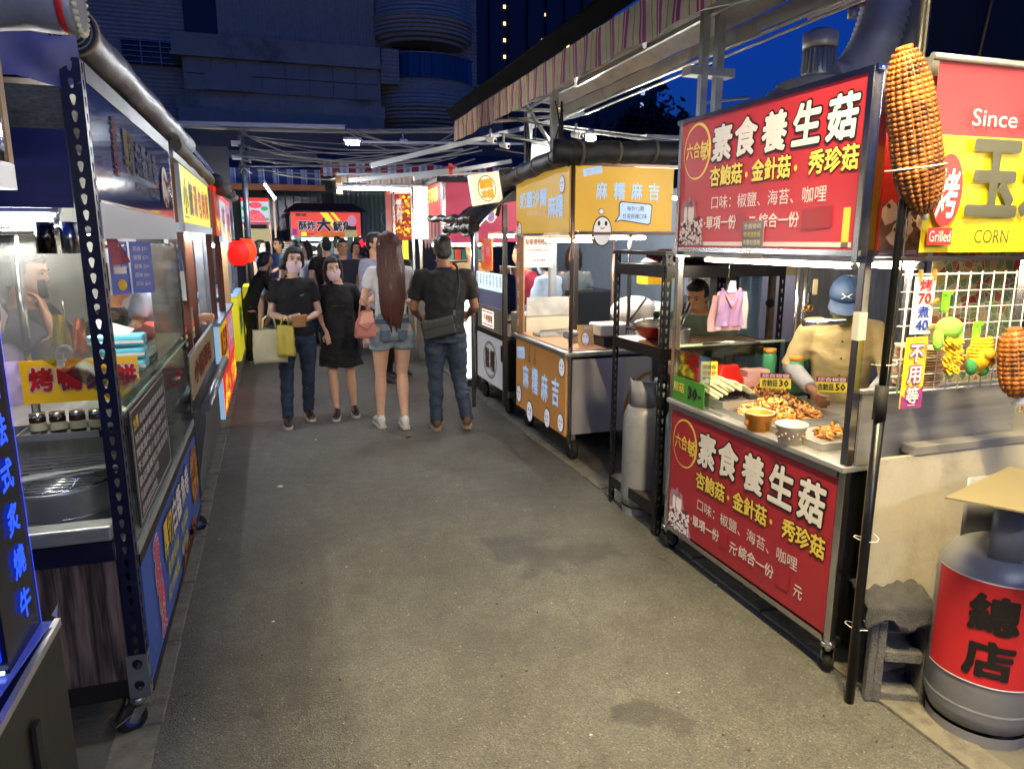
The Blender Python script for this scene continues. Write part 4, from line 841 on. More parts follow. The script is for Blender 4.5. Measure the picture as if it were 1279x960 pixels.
# big corn model tied on a black pole
pole = thing('black_pole', (1.93,1.85,0), 'thin black telescopic pole carrying the giant corn', 'pole')
pm = M('black_pole','0E0F12',.35,.2)
MB().tube([(1.93,1.85,0),(1.93,1.85,1.12)], .0165, 12).build('lower_tube', pm, pole); MB().tube([(1.93,1.85,1.1),(1.94,1.85,2.6)], .012, 12).build('upper_tube', pm, pole); MB().tube([(1.93,1.85,1.08),(1.93,1.85,1.2)], .022, 12).build('collar', rubber, pole)
for z in (.28,.62,1.25): MB().tube([(1.95+.03*math.cos(a*PI/4),1.87+.05*math.sin(a*PI/4),z+.004*a) for a in range(9)], .002, 4).build('cable_tie', white, pole)
MB().tube([(1.95,1.86,.1),(1.935,1.835,.9),(1.95,1.84,1.5),(1.94,1.835,2.5)], .004, 5).build('cable', rubber, pole)
kr = M('roast_kernel','9A5820',.45,var=.45,vscale=9,dirt='2E1006',dirtamt=.92,dscale=13,dthr=(.44,.60)); kp = M('roast_kernel_base','8E5A24',.5,var=.3)
def bigcorn(nm, p0, p1, R, rows, cols, lb, pointy=.6):
    p0 = Vector(p0); p1 = Vector(p1); d = (p1-p0); H_ = d.length; d.normalize(); t = thing(nm, p0, lb, 'corn model')
    u = d.orthogonal().normalized(); v = d.cross(u)
    def rad(s): return R*min(1, (1-abs(2*s-1)**3.2)**.5+.0)*(1-.18*s) if 0 < s < 1 else .01
    mb = MB(); pts = [p0+d*H_*k/16 for k in range(17)]; mb.tube(pts, [max(.012, rad(k/16)*.96) for k in range(17)], 20); mb.build('cob', kp, t)
    mb = MB(); rnd = random.Random(2)
    for i in range(rows):
        s = (i+.6)/(rows+.2); rr = rad(s)
        for j in range(cols):
            a = 2*PI*(j+.06*rnd.random())/cols; c = p0+d*H_*s+(u*math.cos(a)+v*math.sin(a))*rr*.95*(1+.02*(rnd.random()-.5))
            m_ = Matrix((u*math.cos(a)+v*math.sin(a), -u*math.sin(a)+v*math.cos(a), d)).transposed()
            mb.ell(c, R*.065, max(.3*R*.2, rr*PI/cols*1.05), H_/rows*.56, 6, 4, m_)
    mb.build('kernels', kr, t, fixn=False); return t
gc = bigcorn('giant_corn', (1.995,1.82,1.765), (1.845,1.82,2.255), .080, 34, 19, 'giant roasted corn model strapped to the black pole')
MB().tube([(1.94+.085*math.cos(a*PI/8),1.82+.085*math.sin(a*PI/8),1.905+.012*math.cos(a*PI/8)) for a in range(17)], .0025, 5).build('tie', white, gc); MB().ell((2.0,1.82,1.755),.014,.014,.012,8,5).build('stub', M('cream_plastic'), gc)
c = bigcorn('corn_model', (2.42,1.74,1.15), (2.385,1.76,1.39), .06, 15, 13, 'orange spotted corn model hanging at the end of the wire grid'); MB().lathe([(.02,0),(.016,.03)],(2.425,1.74,1.12),10).build('stub', white, c)
bigcorn('corn_model', (2.02,1.14,.62), (2.12,1.2,.80), .05, 13, 12, 'corn model tip poking out in front of the gas cylinder')
for x,z in ((2.2,1.76),): pass
# flat board, cinder block, towel, gas bottle
tag(MB().add([(1.92,1.56,.9),(2.10,1.30,.9),(2.55,1.42,.9),(2.4,1.72,.9),(1.92,1.56,.906),(2.10,1.30,.906),(2.55,1.42,.906),(2.4,1.72,.906)],[(3,2,1,0),(4,5,6,7),(0,1,5,4),(1,2,6,5),(2,3,7,6),(3,0,4,7)]).build('board', M('thin_plywood','6E6750',.55,var=.12,vscale=3)), 'thin plywood board laid over the top of the red bannered gas cylinder', 'board')
def gas(x, y, r, h, lb, sc=1., collar=.16, rz=0):
    t = thing('gas_cylinder', (x, y, 0), lb, 'gas cylinder'); g_ = M('grey_cylinder_paint','84868E',.4,.1,var=.1,vscale=4,dirt='4A4A4C',dirtamt=.4,dscale=5)
    MB().lathe([(r*.9,.0),(r*.92,.05)], (x,y,0), 28, caps=False).build('foot_ring', g_, t)
    pr = [(r*.6,.035),(r*.9,.06),(r,.11),(r,h-.12),(r*.96,h-.07),(r*.8,h-.02),(r*.5,h+.01),(.04,h+.02)]; MB().lathe(pr, (x,y,0), 32).build('body', g_, t)
    for z in (.13, h-.13): MB().lathe([(r*1.002,z),(r*1.012,z+.006),(r*1.002,z+.012)], (x,y,0), 32, caps=False).build('weld_seam', g_, t)
    q = r*.72; m = MB(); n = 24
    for k in range(n+1):
        a = rz+.9+ (2*PI-1.6)*k/n
        for z in (h-.02, h+collar): m.v.append((x+q*math.cos(a), y+q*math.sin(a), z))
        if k and not (4 < k < 7): m.f.append((2*k-2,2*k,2*k+1,2*k-1)); m.mi.append(0); m.sm.append(True)
        if k in (5, 6): 
            for z in (h+.05,): pass
    c = m.build('collar', g_, t, fixn=False); s = c.modifiers.new('s','SOLIDIFY'); s.thickness = .006
    m = MB(); m.lathe([(.025,0),(.02,.05),(.014,.06)], (x,y,h+.015), 12); m.tube([(x,y,h+.05),(x+.07,y-.03,h+.05)], .012, 8); m.build('valve', M('brass','A88A4A',.4,.8), t); MB().lathe([(.028,.06),(.03,.075),(.02,.085)],(x,y,h+.015),10).build('knob', rubber, t)
    return t
gx, gy, gr = 2.275, 1.62, .175
g1 = gas(gx, gy, gr, .675, 'grey gas cylinder wrapped in a red band with two black characters', collar=.20, rz=2.6)
def wrap(m_, z0, z1, a0, a1, rr, n=30):
    m = MB()
    for k in range(n+1):
        a = a0+(a1-a0)*k/n
        for z in (z0, z1): m.v.append((gx+rr*math.cos(a), gy+rr*math.sin(a), z))
        if k: m.f.append((2*k-2,2*k,2*k+1,2*k-1)); m.mi.append(0); m.sm.append(True)
    return m.build('band', m_, g1, fixn=False)
wb = wrap(M('red_band','B8242C',.4,em=.02), .24, .60, PI*.85, PI*1.95, gr+.003)
for z in (.238,.598): wrap(inkw, z, z+.005, PI*.85, PI*1.95, gr+.004)
def wraptext(s, ac, z0, w, h, m_, par, rr):
    (vs, fs), (x0,x1,y0,y1) = glyphs(s, .042, 2, 1., 1., 'LEFT', 0); me_v = []
    bm = bmesh.new(); bv = [bm.verts.new(((x-x0)/(x1-x0)*w, (y-y0)/(y1-y0)*h, z*.0008)) for x,y,z in vs]
    for f in fs:
        try: bm.faces.new([bv[i] for i in f])
        except ValueError: pass
    bmesh.ops.triangulate(bm, faces=bm.faces)
    for k in range(1, 12): 
        g_ = bm.verts[:]+bm.edges[:]+bm.faces[:]; bmesh.ops.bisect_plane(bm, geom=g_, plane_co=(w*k/12,0,0), plane_no=(1,0,0))
    m = MB(); bm.verts.index_update()
    m.v = [(gx+(rr+v.co.z)*math.cos(ac+(v.co.x-w/2)/rr), gy+(rr+v.co.z)*math.sin(ac+(v.co.x-w/2)/rr), z0+v.co.y) for v in bm.verts]
    for f in bm.faces: m.f.append(tuple(v.index for v in f.verts)); m.mi.append(0); m.sm.append(False)
    m.build('lettering', m_, par, fixn=False); bm.free()
ACEN = math.atan2(-gy, -gx)+.06
wraptext('總', ACEN, .435, .135, .125, inkb, wb, gr+.006); wraptext('店', ACEN, .275, .135, .125, inkb, wb, gr+.006)
hs_ = thing('gas_hose', (2.3,1.6,.7), 'orange rubber hose looping from the gas cylinder valve behind the board', 'hose'); MB().tube([(2.33,1.60,.75),(2.44,1.62,.80),(2.47,1.72,.62),(2.46,1.80,.25),(2.44,1.84,.05),(2.6,1.86,.012),(2.9,1.85,.012)], .009, 8).build('hose_body', M('orange_rubber','A8561E',.5), hs_)
# cinder block with towel
cb = thing('cinder_block', (2.13,1.83,0), 'grey hollow concrete block standing on end with a towel over it', 'concrete block')
bmx = M('cinder_concrete','626264',.95,var=.3,vscale=30,bump=1,bscale=150); R_ = Matrix.Translation((2.125,1.845,0)) @ Matrix.Rotation(-.45,4,'Z')
mb = MB(); 
for a in ((-.095,-.065,-.07,.07,0,.38),(.065,.095,-.07,.07,0,.38)): mb.box(*a, R_)
for z in (0,.165,.335): mb.box(-.066,.066,-.07,.07,z,z+.045, R_)
for s in (-1,1): mb.box(min(s*.095,s*.12),max(s*.095,s*.12),-.07,-.03,0,.38,R_); mb.box(min(s*.095,s*.12),max(s*.095,s*.12),.03,.07,0,.38,R_)
mb.build('block_body', bmx, cb, bevel=.006)
tw_ = thing('grey_towel', (2.13,1.83,.38), 'crumpled dark grey towel draped over the concrete block', 'towel'); mb = MB(); n = 26
for j in range(n+1):
    for k in range(n+1):
        a = (k/n-.5)*.30; b_ = (j/n-.5)*.26; z = .392+.04*abs(noise.noise(Vector((a*11,b_*9,2))))+.02*noise.noise(Vector((a*34,b_*34,5)))
        if a > .1: z -= (a-.1)*(2.6+1.6*noise.noise(Vector((b_*10,.3,1)))); a = .104+(a-.1)*.2
        if b_ < -.075: z -= (-.075-b_)*(1.2+1.3*noise.noise(Vector((a*9,2.3,1)))); b_ = -.085+(b_+.075)*.25
        p = R_ @ Vector((a+.02*noise.noise(Vector((j*.2,k*.1,1))), b_, z)); mb.v.append(tuple(p))
for j in range(n):
    for k in range(n): mb.f.append((j*(n+1)+k, j*(n+1)+k+1, (j+1)*(n+1)+k+1, (j+1)*(n+1)+k)); mb.mi.append(0); mb.sm.append(True)
o = mb.build('towel_cloth', M('grey_terry','45464A',.95,var=.25,vscale=40,bump=1,bscale=260), tw_, fixn=False); s = o.modifiers.new('s','SOLIDIFY'); s.thickness = .006
# ---------------- exhaust fan and ducts
fan = thing('exhaust_fan', (3.35,4.0,2.4), 'roof exhaust fan with finned motor behind the mushroom sign', 'fan')
fm_ = M('fan_cream_metal','A8A89E',.5,.3,var=.1,dirt='55534C',dirtamt=.5); cx, cy = 3.38, 4.0
MB().lathe([(.24,2.45),(.25,2.5),(.25,2.66),(.2,2.68),(.08,2.69)], (cx,cy,0), 28).build('housing', fm_, fan)
MB().lathe([(.09,2.69),(.095,2.72),(.095,2.86),(.07,2.87)], (cx,cy,0), 22).build('motor', galv, fan)
for k in range(22): a = 2*PI*k/22; MB().bar((cx+.098*math.cos(a),cy+.098*math.sin(a),2.72),(cx+.098*math.cos(a),cy+.098*math.sin(a),2.86),.008).build('fin', galv, fan)
MB().lathe([(.105,2.87),(.107,2.9),(.107,2.96),(.06,2.985)], (cx,cy,0), 22).build('cowl', fm_, fan)
MB().box(3.26,3.85,3.7,3.8,2.42,2.62).build('duct_box', M('white_duct_box','B8B8B2',.5), fan)
for k in range(2): MB().box(3.34+.2*k,3.48+.2*k,3.69,3.7,2.52,2.53).build('slot', black, fan)
def flex(pts, r, nm, lb, n=60, amp=.016, mat=None):
    P_ = [Vector(p) for p in pts]; t = thing(nm, P_[0], lb, 'duct'); out = []
    for k in range(n+1):
        s = k/n*(len(P_)-1); i = min(int(s), len(P_)-2); f = s-i; f2 = f*f*(3-2*f) if False else f
        a = P_[max(0,i-1)]; b = P_[i]; c = P_[i+1]; d = P_[min(len(P_)-1,i+2)]
        out.append(.5*((2*b)+(c-a)*f+(2*a-5*b+4*c-d)*f*f+(3*b-a-3*c+d)*f**3))
    MB().tube(out, [r+amp*(1 if k%2 else -1)*.5 for k in range(n+1)], 20).build('hose', mat or M('foil_duct','A8AAAC',.45,.3,var=.15), t); return t
flex([(3.45,4.0,2.66),(3.62,4.02,2.68),(3.78,4.02,2.85),(3.86,4.0,3.1),(3.88,4.0,3.4)], .14, 'flexible_duct', 'ribbed silver duct curving up from the exhaust fan', 56, .03)
flex([(3.12,4.05,2.35),(3.1,4.05,2.5),(3.2,4.05,2.56)], .09, 'flexible_duct', 'short ribbed duct elbow left of the exhaust fan', 20)
t = thing('vent_pipe', (4.05,4.0,0), 'smooth grey vent pipe beside the ribbed duct', 'pipe'); MB().tube([(4.08,4.0,2.3),(4.08,4.0,4.0)], .12, 20).build('pipe', M('grey_pipe','55585E',.5), t); MB().lathe([(.125,2.86),(.13,2.88),(.125,2.9)],(4.08,4.0,0),20).build('band', black, t)
t = thing('dark_roof_sign', (4.4,4.2,2.5), 'large black board high above the corn banner', 'board'); MB().box(4.35,7.5,4.25,4.3,2.6,4.5).build('board', M('matt_black_board','0B0B0D',.6), t); MB().tube([(4.9,4.2,2.6),(5.05,4.2,3.6)],.012,5).build('hose', M('brown_hose','7A5A2A',.5), t)
t = thing('flood_lamp', (3.55,3.95,3.1), 'small red and grey flood lamp clamped by the top of the duct', 'lamp'); MB().box(3.5,3.62,3.9,3.98,3.12,3.2).build('housing', M('dark_red_plastic'), t); MB().tube([(3.56,3.94,3.05),(3.56,3.94,3.12)],.03,8).build('neck', galv, t)
t = thing('antenna_frame', (2.95,4.4,2.4), 'thin pipe frame between the posts and the exhaust fan', 'frame'); MB().tube([(2.9,4.6,2.2),(2.9,4.6,2.62),(3.3,4.6,2.68)],.012,6).build('pipe', galv, t)
# ================================================================ black slotted rack
rk = thing('slotted_rack', (2.0,3.45,0), 'black slotted angle shelf rack between the mushroom cart and the mochi cart', 'rack')
def apost(x, y, z0, z1, sx, sy, par, mat=blacks, w=.04, step=.05, hs=1.):
    """L post, corner at x,y; flanges run toward sx (x) and sy (y)"""
    mb = MB(); slotted(mb, (x, y), (sx,0,0), (0,-sy,0), w, z0, z1, step, .0025, hs); slotted(mb, (x, y), (0,sy,0), (-sx,0,0), w, z0, z1, step, .0025, hs)
    return mb.build('post', mat, par, fixn=False)
for (x, y, sx, sy) in ((2.0,3.42,1,1),(2.0,4.03,1,-1),(2.78,3.42,-1,1),(2.78,4.03,-1,-1)): apost(x, y, 0, 1.62, sx, sy, rk)
for z in (.12, 1.03, 1.48):
    for b in ((2.005,2.775,3.415,3.425),(2.005,2.775,4.025,4.035)): MB().box(*b, z, z+.065).build('beam', blacks, rk)
    for b in ((1.995,2.005,3.43,4.02),(2.775,2.785,3.43,4.02)): MB().box(*b, z, z+.065).build('beam', blacks, rk)
    MB().box(2.01,2.77,3.43,4.02,z+.05,z+.062).build('shelf_board', woodt if z > .5 else M('dark_board','3A3632',.7), rk)
MB().box(1.99,2.79,3.41,4.04,1.60,1.62).build('beam', blacks, rk)
rk2 = thing('slotted_rack', (2.3,3.6,0), 'cream beamed upper shelf behind the youth in green', 'rack'); MB().box(2.8,3.05,3.46,3.9,1.48,1.55).build('beam', M('cream_beam','A89E80',.5), rk2); MB().box(2.8,3.1,3.46,3.9,1.555,1.57).build('shelf_board', woodt, rk2); apost(3.06,3.46,0,1.62,-1,1,rk2,galv)
pan_ = thing('black_pan', (2.35,3.7,1.55), 'shallow dark pan on the top shelf of the slotted rack', 'pan'); MB().lathe([(.1,0),(.14,.035),(.145,.035),(.1,.006)],(2.4,3.7,1.544),24).build('pan_body', black, pan_)
t = thing('wrapped_bundle', (2.3,3.9,1.484), 'striped red and black wrapped bundle on the top shelf', 'bundle')
for k in range(7): MB().tube([(2.12,3.72+.022*k,1.56+.004*k),(2.2,3.7+.022*k,1.62),(2.32,3.73+.02*k,1.56)], .012, 6).build('roll', M('bundle_red','A8302C',.5) if k%2 else M('bundle_dark','3A2020',.5), t)
t = thing('yellow_bag', (2.7,3.95,1.484), 'yellow plastic bag on the top shelf by the post', 'bag'); MB().ell((2.62,3.9,1.61),.05,.04,.06,12,8).build('bag_body', M('yellow_plastic','D8A81C',.4,bump=.6,bscale=20), t)
gas(2.11, 3.80, .125, .70, 'front grey gas cylinder standing inside the slotted rack', collar=.15, rz=1); gas(2.27, 3.58, .125, .70, 'second grey gas cylinder deeper in the slotted rack', collar=.15, rz=2)
t = thing('plastic_cup', (2.14,3.7,.78), 'clear plastic cup hanging on the gas cylinder valve', 'cup'); MB().lathe([(.03,0),(.038,.07),(.035,.075)],(2.16,3.68,.76),14).build('cup_body', M('milky_plastic','A9C0C4',.2), t)
wk = thing('red_wok', (2.14,3.85,1.1), 'red enamel wok with a glass lid on the rack', 'wok'); MB().lathe([(.05,0),(.11,.03),(.15,.085),(.155,.088),(.14,.08),(.04,.01)],(2.16,3.78,1.093),28).build('pan', M('red_enamel','B81E24',.25,coat=.6), wk); MB().lathe([(.148,.09),(.12,.115),(.06,.13),(.015,.134)],(2.16,3.78,1.093),28).build('lid', thin('lid_glass','DDE6E4',.75,.3,.05,haze=.3), wk); MB().lathe([(.012,.13),(.022,.15),(.018,.17)],(2.16,3.78,1.093),12).build('lid_knob', black, wk)
for s in (-1,1): MB().tube([(2.16+.14*s,3.78-.03,1.165),(2.16+.19*s,3.78,1.17),(2.16+.14*s,3.78+.03,1.165)], .007, 6).build('handle', black, wk)
pt_ = thing('steel_pot', (2.11,3.5,1.093), 'stainless steel saucepan at the near end of the rack shelf', 'pot'); MB().lathe([(.085,0),(.088,.005),(.088,.095),(.092,.098),(.084,.098),(.083,.01)],(2.13,3.52,1.093),28).build('pan', steel, pt_)
t = thing('ladle', (2.2,3.55,1.2), 'steel ladles standing in the saucepan', 'ladle'); 
for k in range(3): MB().tube([(2.13+.01*k,3.52,1.12),(2.18+.03*k,3.55,1.33)], .005, 6).build('handle', chrome, t)
# ================================================================ RIGHT: mochi cart
och = M('ochre_backlit','C0983A',.5,em=.30,var=.06,vscale=2); org_ = M('orange_cart_vinyl','D29450',.4,var=.06,vscale=2,em=.05); lb = M('light_blue_print','9CC4F0',.5,em=.25); wl_ = M('face_white','D9DAE6',.5,em=.18); ink = M('print_black')
MX, MY0, MY1 = 2.05, 4.87, 6.08
mc = thing('mochi_cart', (MX, 5.4, 0), 'orange and yellow dessert cart with smiling face prints and pale blue characters', 'food stall')
for (x, y) in ((MX+.02,MY0),(MX+.02,MY1),(MX+.95,MY0),(MX+.95,MY1),(MX+.5,MY0+.02)): MB().tube([(x,y,.9 if x > MX+.3 and x < MX+.9 else .15),(x,y,2.22)], .016, 8).build('post', M('bronze_tube','8A7468',.3,.8) if y > 5 else chrome, mc)
box_ = MB().box(MX+.01, MX+.72, MY0+.01, MY1, .22, .8).build('body', M('pale_cart_steel','B9B8C4',.35,.5,var=.15,vscale=3), mc, bevel=.004)
MB().box(MX-.03, MX+.95, MY0-.02, MY1+.02, .82, .86).build('counter', steeld, mc, bevel=.012); MB().box(MX+.02, MX+.9, MY0+.02, MY1-.02, .861, .866).build('worktop', woodt, mc)
fp = MB().box(MX-.004, MX+.008, MY0+.03, MY1-.01, .2, .81).build('front_panel', org_, mc)
def face(sg, x, y, r, lay=2, sc=1., top=True):
    sg.ell(x, y, r*1.1, r*1.32, ink, lay, 'face_outline', 20); sg.ell(x, y, r*.95, r*1.17, wl_, lay+1, 'face', 20)
    for s in (-1, 1): sg.ell(x+s*r*.35, y+r*.2, r*.11, r*.22, ink, lay+2, 'eye', 10)
    sg.ring(x, y-r*.15, r*.3, r*.09, ink, lay+2, 'mouth', 10, PI*1.15, PI*1.85)
sg = Sign((MX-.005, MY1-.01, .2), (0,-1,0), (0,0,1), fp)
sg.rect(.04,.44,.2,.10,lb,1,rot=.12); sg.text('好吃',.065,.455,.15,.06,org_,2,.0,1,rot=.12)
for c, x, y, w, h in (('麻',.2,.21,.14,.2),('糬',.43,.2,.14,.22),('麻',.66,.19,.14,.22)): sg.text(c, x, y, w, h, lb, 2, .018, 1)
sg.text('吉', .9, .2, .14, .22, lb, 2, .018, 1)
for x, y, r in ((.09,.12,.065),(.38,.02,.075),(.8,.06,.065),(1.09,.09,.06),(1.1,.53,.06)): face(sg, x, y, r)
for x in (.36,.5): sg.rect(x,.5,.006,.1,ink,1); sg.ring(x,.48,.03,.008,ink,2)
sp2 = MB().box(MX+.03, MX+.70, MY0-.002, MY0+.01, .22, .8).build('side_panel', M('pale_cart_steel'), mc)
MB().box(MX+.01, MX+.035, MY0-.008, MY0+.0, .2, .82).build('corner_trim', chrome, mc)
so = Sign((MX+.47,MY0-.003,.22),(1,0,0),(0,0,1),sp2); so.rect(0,0,.22,.58,M('cream_sheet','C9C4B4',.6),1); so.ring(.24,.12,.24,.03,M('ochre_ring','B8862C',.5),2,a0=PI*.5,a1=PI,ry=.34)
for (x,y) in ((MX+.05,MY0+.03),(MX+.07,MY1-.12),(MX+.66,MY0+.05)):
    c = MB().box(x-.03,x+.03,y-.01,y+.03,.17,.22).build('caster', galv, mc); MB().lathe([(.03,-.018),(.08,-.02),(.085,0),(.08,.02),(.03,.018)],(x+.02,y+.03,.086),20,axis='x').build('wheel', rubber, c); MB().bar((x-.02,y+.01,.2),(x+.01,y+.03,.09),.012,.03).build('fork', galv, c)
us = MB().box(MX-.005, MX+.03, MY0+.02, MY1-.01, 1.72, 2.2).build('alley_sign', och, mc)
sg = Sign((MX-.006, MY1-.01, 1.72), (0,-1,0), (0,0,1), us)
sg.text('奶蓋沙蘭', .12,.225,.62,.13,lb,2,.02,1); sg.text('麻糬',.78,.13,.3,.16,lb,2,.02,1); sg.text('多種口味任你選',.3,.16,.42,.035,inkwl,2,.0,1); face(sg,1.06,.36,.05); face(sg,.1,.05,.05); sg.ell(.06,.1,.035,.03,M('orange_print'),5)
ns = MB().box(MX+.03, MX+.82, MY0-.02, MY0+.015, 1.745, 2.2).build('near_sign', och, mc)
sg = Sign((MX+.03, MY0-.021, 1.745), (1,0,0), (0,0,1), ns)
for k, c in enumerate('麻糬麻吉'): sg.text(c, .16+.142*k, .225, .085, .12, lb, 2, .02, 1)
sg.rect(.06,.38,.15,.05,lb,1,rot=.2); sg.text('手工',.08,.388,.1,.035,och,2,.0,1,rot=.2)
sg.ell(.215,.0,.078,.11,ink,1); sg.ell(.215,.0,.07,.10,wl_,2); sg.ell(.205,.14,.022,.022,ink,1); sg.ell(.205,.14,.018,.018,wl_,2)
for s in (-1,1): sg.ell(.215+.028*s,.055,.011,.018,ink,3)
sg.ring(.215,.035,.02,.006,ink,3,n=10,a0=PI*1.15,a1=PI*1.85)
sg.poly([(.31,.065),(.345,.11),(.345,.2),(.36,.215),(.6,.2),(.62,.185),(.61,.06),(.59,.045),(.37,.075)],ink,1); sg.poly([(.325,.073),(.352,.11),(.352,.195),(.365,.207),(.595,.193),(.612,.18),(.603,.065),(.588,.053),(.37,.083)],M('bubble_blue','A9C4F4',.5,em=.3),2)
sg.text('每份12顆',.41,.145,.14,.036,ink,3,.0,1); sg.text('任選兩種口味',.375,.09,.2,.036,ink,3,.0,1)
for z in (1.715,2.2): MB().box(MX-.012,MX+.04,MY0,MY1,z,z+.02).build('sign_rail', M('bronze_tube'), mc); MB().box(MX+.04,MX+.9,MY0-.03,MY0+.02,z+.003,z+.023).build('sign_rail', M('bronze_tube'), mc)
MB().tube([(MX+.01,MY0-.02,.9),(MX+.01,MY0-.02,2.24)],.016,8).build('post', M('bronze_tube'), mc)
ln = MB().box(MX-.002,MX+.006,MY1-.2,MY1-.01,.87,1.7).build('wood_strip', M('brown_print_strip','A9744C',.5,var=.1,em=.05), mc)
sg = Sign((MX-.003,MY1-.01,.87),(0,-1,0),(0,0,1),ln)
for k in range(6): sg.text('原芝花抹可芋'[k], .03,.06+.125*k,.06,.06,inkp,2,0,1); sg.rect(.1,.06+.125*k,.06,.004,ink,2,rot=.6)
nt = MB().plate(rect((2.14,6.12,1.44),(1,0,0),(0,0,1),.27,.33),(0,.003,0),1).build('notice_sheet', M('grey_notice','A9A5A0',.6,em=.1), mc); sg = Sign((2.14,6.119,1.44),(1,0,0),(0,0,1),nt); sg.text('點餐請先付款喔',.01,.2,.25,.05,M('notice_brown','6A3A30',.5),2,.02,1); sg.text('限時特價請洽櫃台',.02,.14,.23,.025,ink,2,0,1); sg.text('現金價格優惠',.07,.05,.13,.025,ink,2,0,1)
lampfix('tube_lamp', MX+.25, 5.5, 1.68, 1.0, 'tube lamp under the alley side sign of the mochi cart', ang=PI/2, mat=EM('mochi_tube','FFF6E6',36)); lampfix('tube_lamp', MX+.62, 5.45, 1.70, 1.0, 'second tube lamp deeper under the mochi cart roof', ang=.5, mat=EM('mochi_tube','FFF6E6',36))
roll = M('black_canvas_roll','1B1C22',.55,var=.4,vscale=5,bump=.7,bscale=9)
def rollup(pts, r, lb_, n=40, strap=True, m_=None, nm='rolled_awning', seed=0, core=None):
    P_ = [Vector(p) for p in pts]; out = []; rs = []
    for k in range(n+1):
        s = k/n*(len(P_)-1); i = min(int(s), len(P_)-2); out.append(P_[i].lerp(P_[i+1], s-i)+Vector((0,0,.006*math.sin(k*.5+seed)))); rs.append(r*(1+.1*noise.noise(Vector((k*.35,seed,0)))))
    t = thing(nm, P_[0], lb_, 'rolled awning'); MB().tube(out, rs, 18).build('roll', m_ or roll, t)
    if strap:
        for k in range(4, n, 11): 
            d = (out[k+1]-out[k]).normalized(); MB().tube([out[k]-d*.012, out[k]+d*.012], rs[k]*1.06, 16).build('strap', M('strap_grey','5A554E',.7), t)
    return t
rollup([(MX-.07,MY0-.02,2.27),(MX-.05,6.2,2.2)], .065, 'black rolled awning along the alley side of the mochi cart', seed=1); rollup([(MX-.06,MY0-.04,2.28),(MX+1.0,MY0-.02,2.33)], .078, 'black rolled awning along the near side of the mochi cart', seed=2)
for k, (a,b) in enumerate((((MX-.16,MY0-.05,2.28),(MX-.03,MY0-.1,2.26)),)): t = rollup([a,b], .085, 'round black end cap where the two rolled awnings meet', n=6, strap=False)
# things on the mochi counter
for i,(x,y,w,d,lb_) in enumerate(((2.25,5.75,.26,.18,'steel tray at the far end of the mochi counter'),(2.5,5.75,.3,.2,'steel tray behind the first one on the mochi counter'),(2.35,5.3,.2,.14,'low pale tub in the middle of the mochi counter'))): tray(x,y,.868,w,d,lb_,h=.025 if i < 2 else .05)
t = thing('tongs',(2.3,5.75,.9),'long tongs laid over the mochi trays','tongs'); MB().bar((2.18,5.8,.9),(2.42,5.62,.93),.012,.006).build('tong_arm', chrome, t); MB().bar((2.18,5.82,.905),(2.42,5.64,.94),.012,.006).build('tong_arm', chrome, t)
s_ = card(2.20,5.02,.872,.13,.17,(1,-.05,0),M('orange_stand_card','D6A86C',.5,em=.06),'orange stand up card with a smiling face at the mochi counter corner',[('麻吉',.4,.8,.5,.14,lb,.0)],.25); s_.ell(.06,.06,.034,.055,ink,1); s_.ell(.06,.06,.029,.05,wl_,2); [s_.ell(.06+k,.08,.004,.007,ink,3) for k in (-.012,.012)]; s_.rect(.045,.02,.03,.006,M('ink_red'),3)
t = thing('gripper',(2.08,5.0,.98),'grey plastic clamp on the front post of the mochi cart','clamp'); MB().tube([(2.03,4.87,.99),(2.14,4.95,.985)],.028,10).build('clamp_body', M('grey_plastic','8A8A8C',.5), t)
t = thing('food_box',(2.6,5.2,.87),'white lidded tub on a black box at the mochi counter','tub'); MB().box(2.38,2.66,4.95,5.25,.87,.94).build('base', black, t); MB().box(2.37,2.65,4.98,5.22,.945,1.04).build('tub_body', M('milky_tub','C9C6BC',.4), t, bevel=.015)
t = thing('inner_counter',(2.3,6.3,0),'cream counter with clear guard behind the mochi cart','counter'); MB().box(2.17,2.62,6.15,6.6,.3,1.0).build('body', M('cream_counter','BDB6A2',.5,em=.0), t); MB().box(2.17,2.62,6.14,6.146,1.0,1.17).build('guard', thin('frosted_guard','E0E6E8',.8,.2,.2,haze=.35), t)
# equipment behind
for i,(a,m_,lb_) in enumerate((((2.75,3.3,5.4,5.9,0,.95),steeld,'dark steel worktop block behind the mochi cart'),((3.2,4.0,4.6,5.2,0,1.25),M('dark_grey_fridge','2E3236',.4,.3),'tall dark grey fridge behind the slotted rack'),((3.0,3.5,7.0,7.6,0,1.15),M('dark_machine','20242C',.4),'dark machine cabinet behind the mochi worker'))):
    t = thing('equipment_cabinet',(a[0],a[2],0),lb_,'cabinet'); MB().box(*a).build('body', m_, t, bevel=.01); MB().box(a[0]-.003,a[0]+.05,a[2]-.006,a[2],a[5]-.3,a[5]-.1).build('handle', alu, t)
t = thing('white_bundle',(2.9,5.6,.95),'white cloth bundle with black strap lying behind the mochi cart','bundle'); m = MB(); m.ell((2.95,5.55,1.08),.22,.15,.13,14,9); m.ell((3.15,5.55,1.05),.15,.14,.11,12,8); m.build('cloth', M('white_cloth','C6CACC',.8,bump=.8,bscale=12), t); MB().bar((2.83,5.42,1.0),(2.98,5.4,1.2),.03,.01).build('strap', black, t)
t = thing('yellow_crate',(2.95,5.6,.95),'yellow plastic crate behind the post of the mochi cart','crate'); MB().box(3.1,3.35,5.6,5.8,1.3,1.42).build('crate_body', M('yellow_plastic'), t); MB().ell((3.2,5.7,1.47),.12,.08,.07,12,8).build('contents', M('pink_bag','C9A0A8',.5), t)
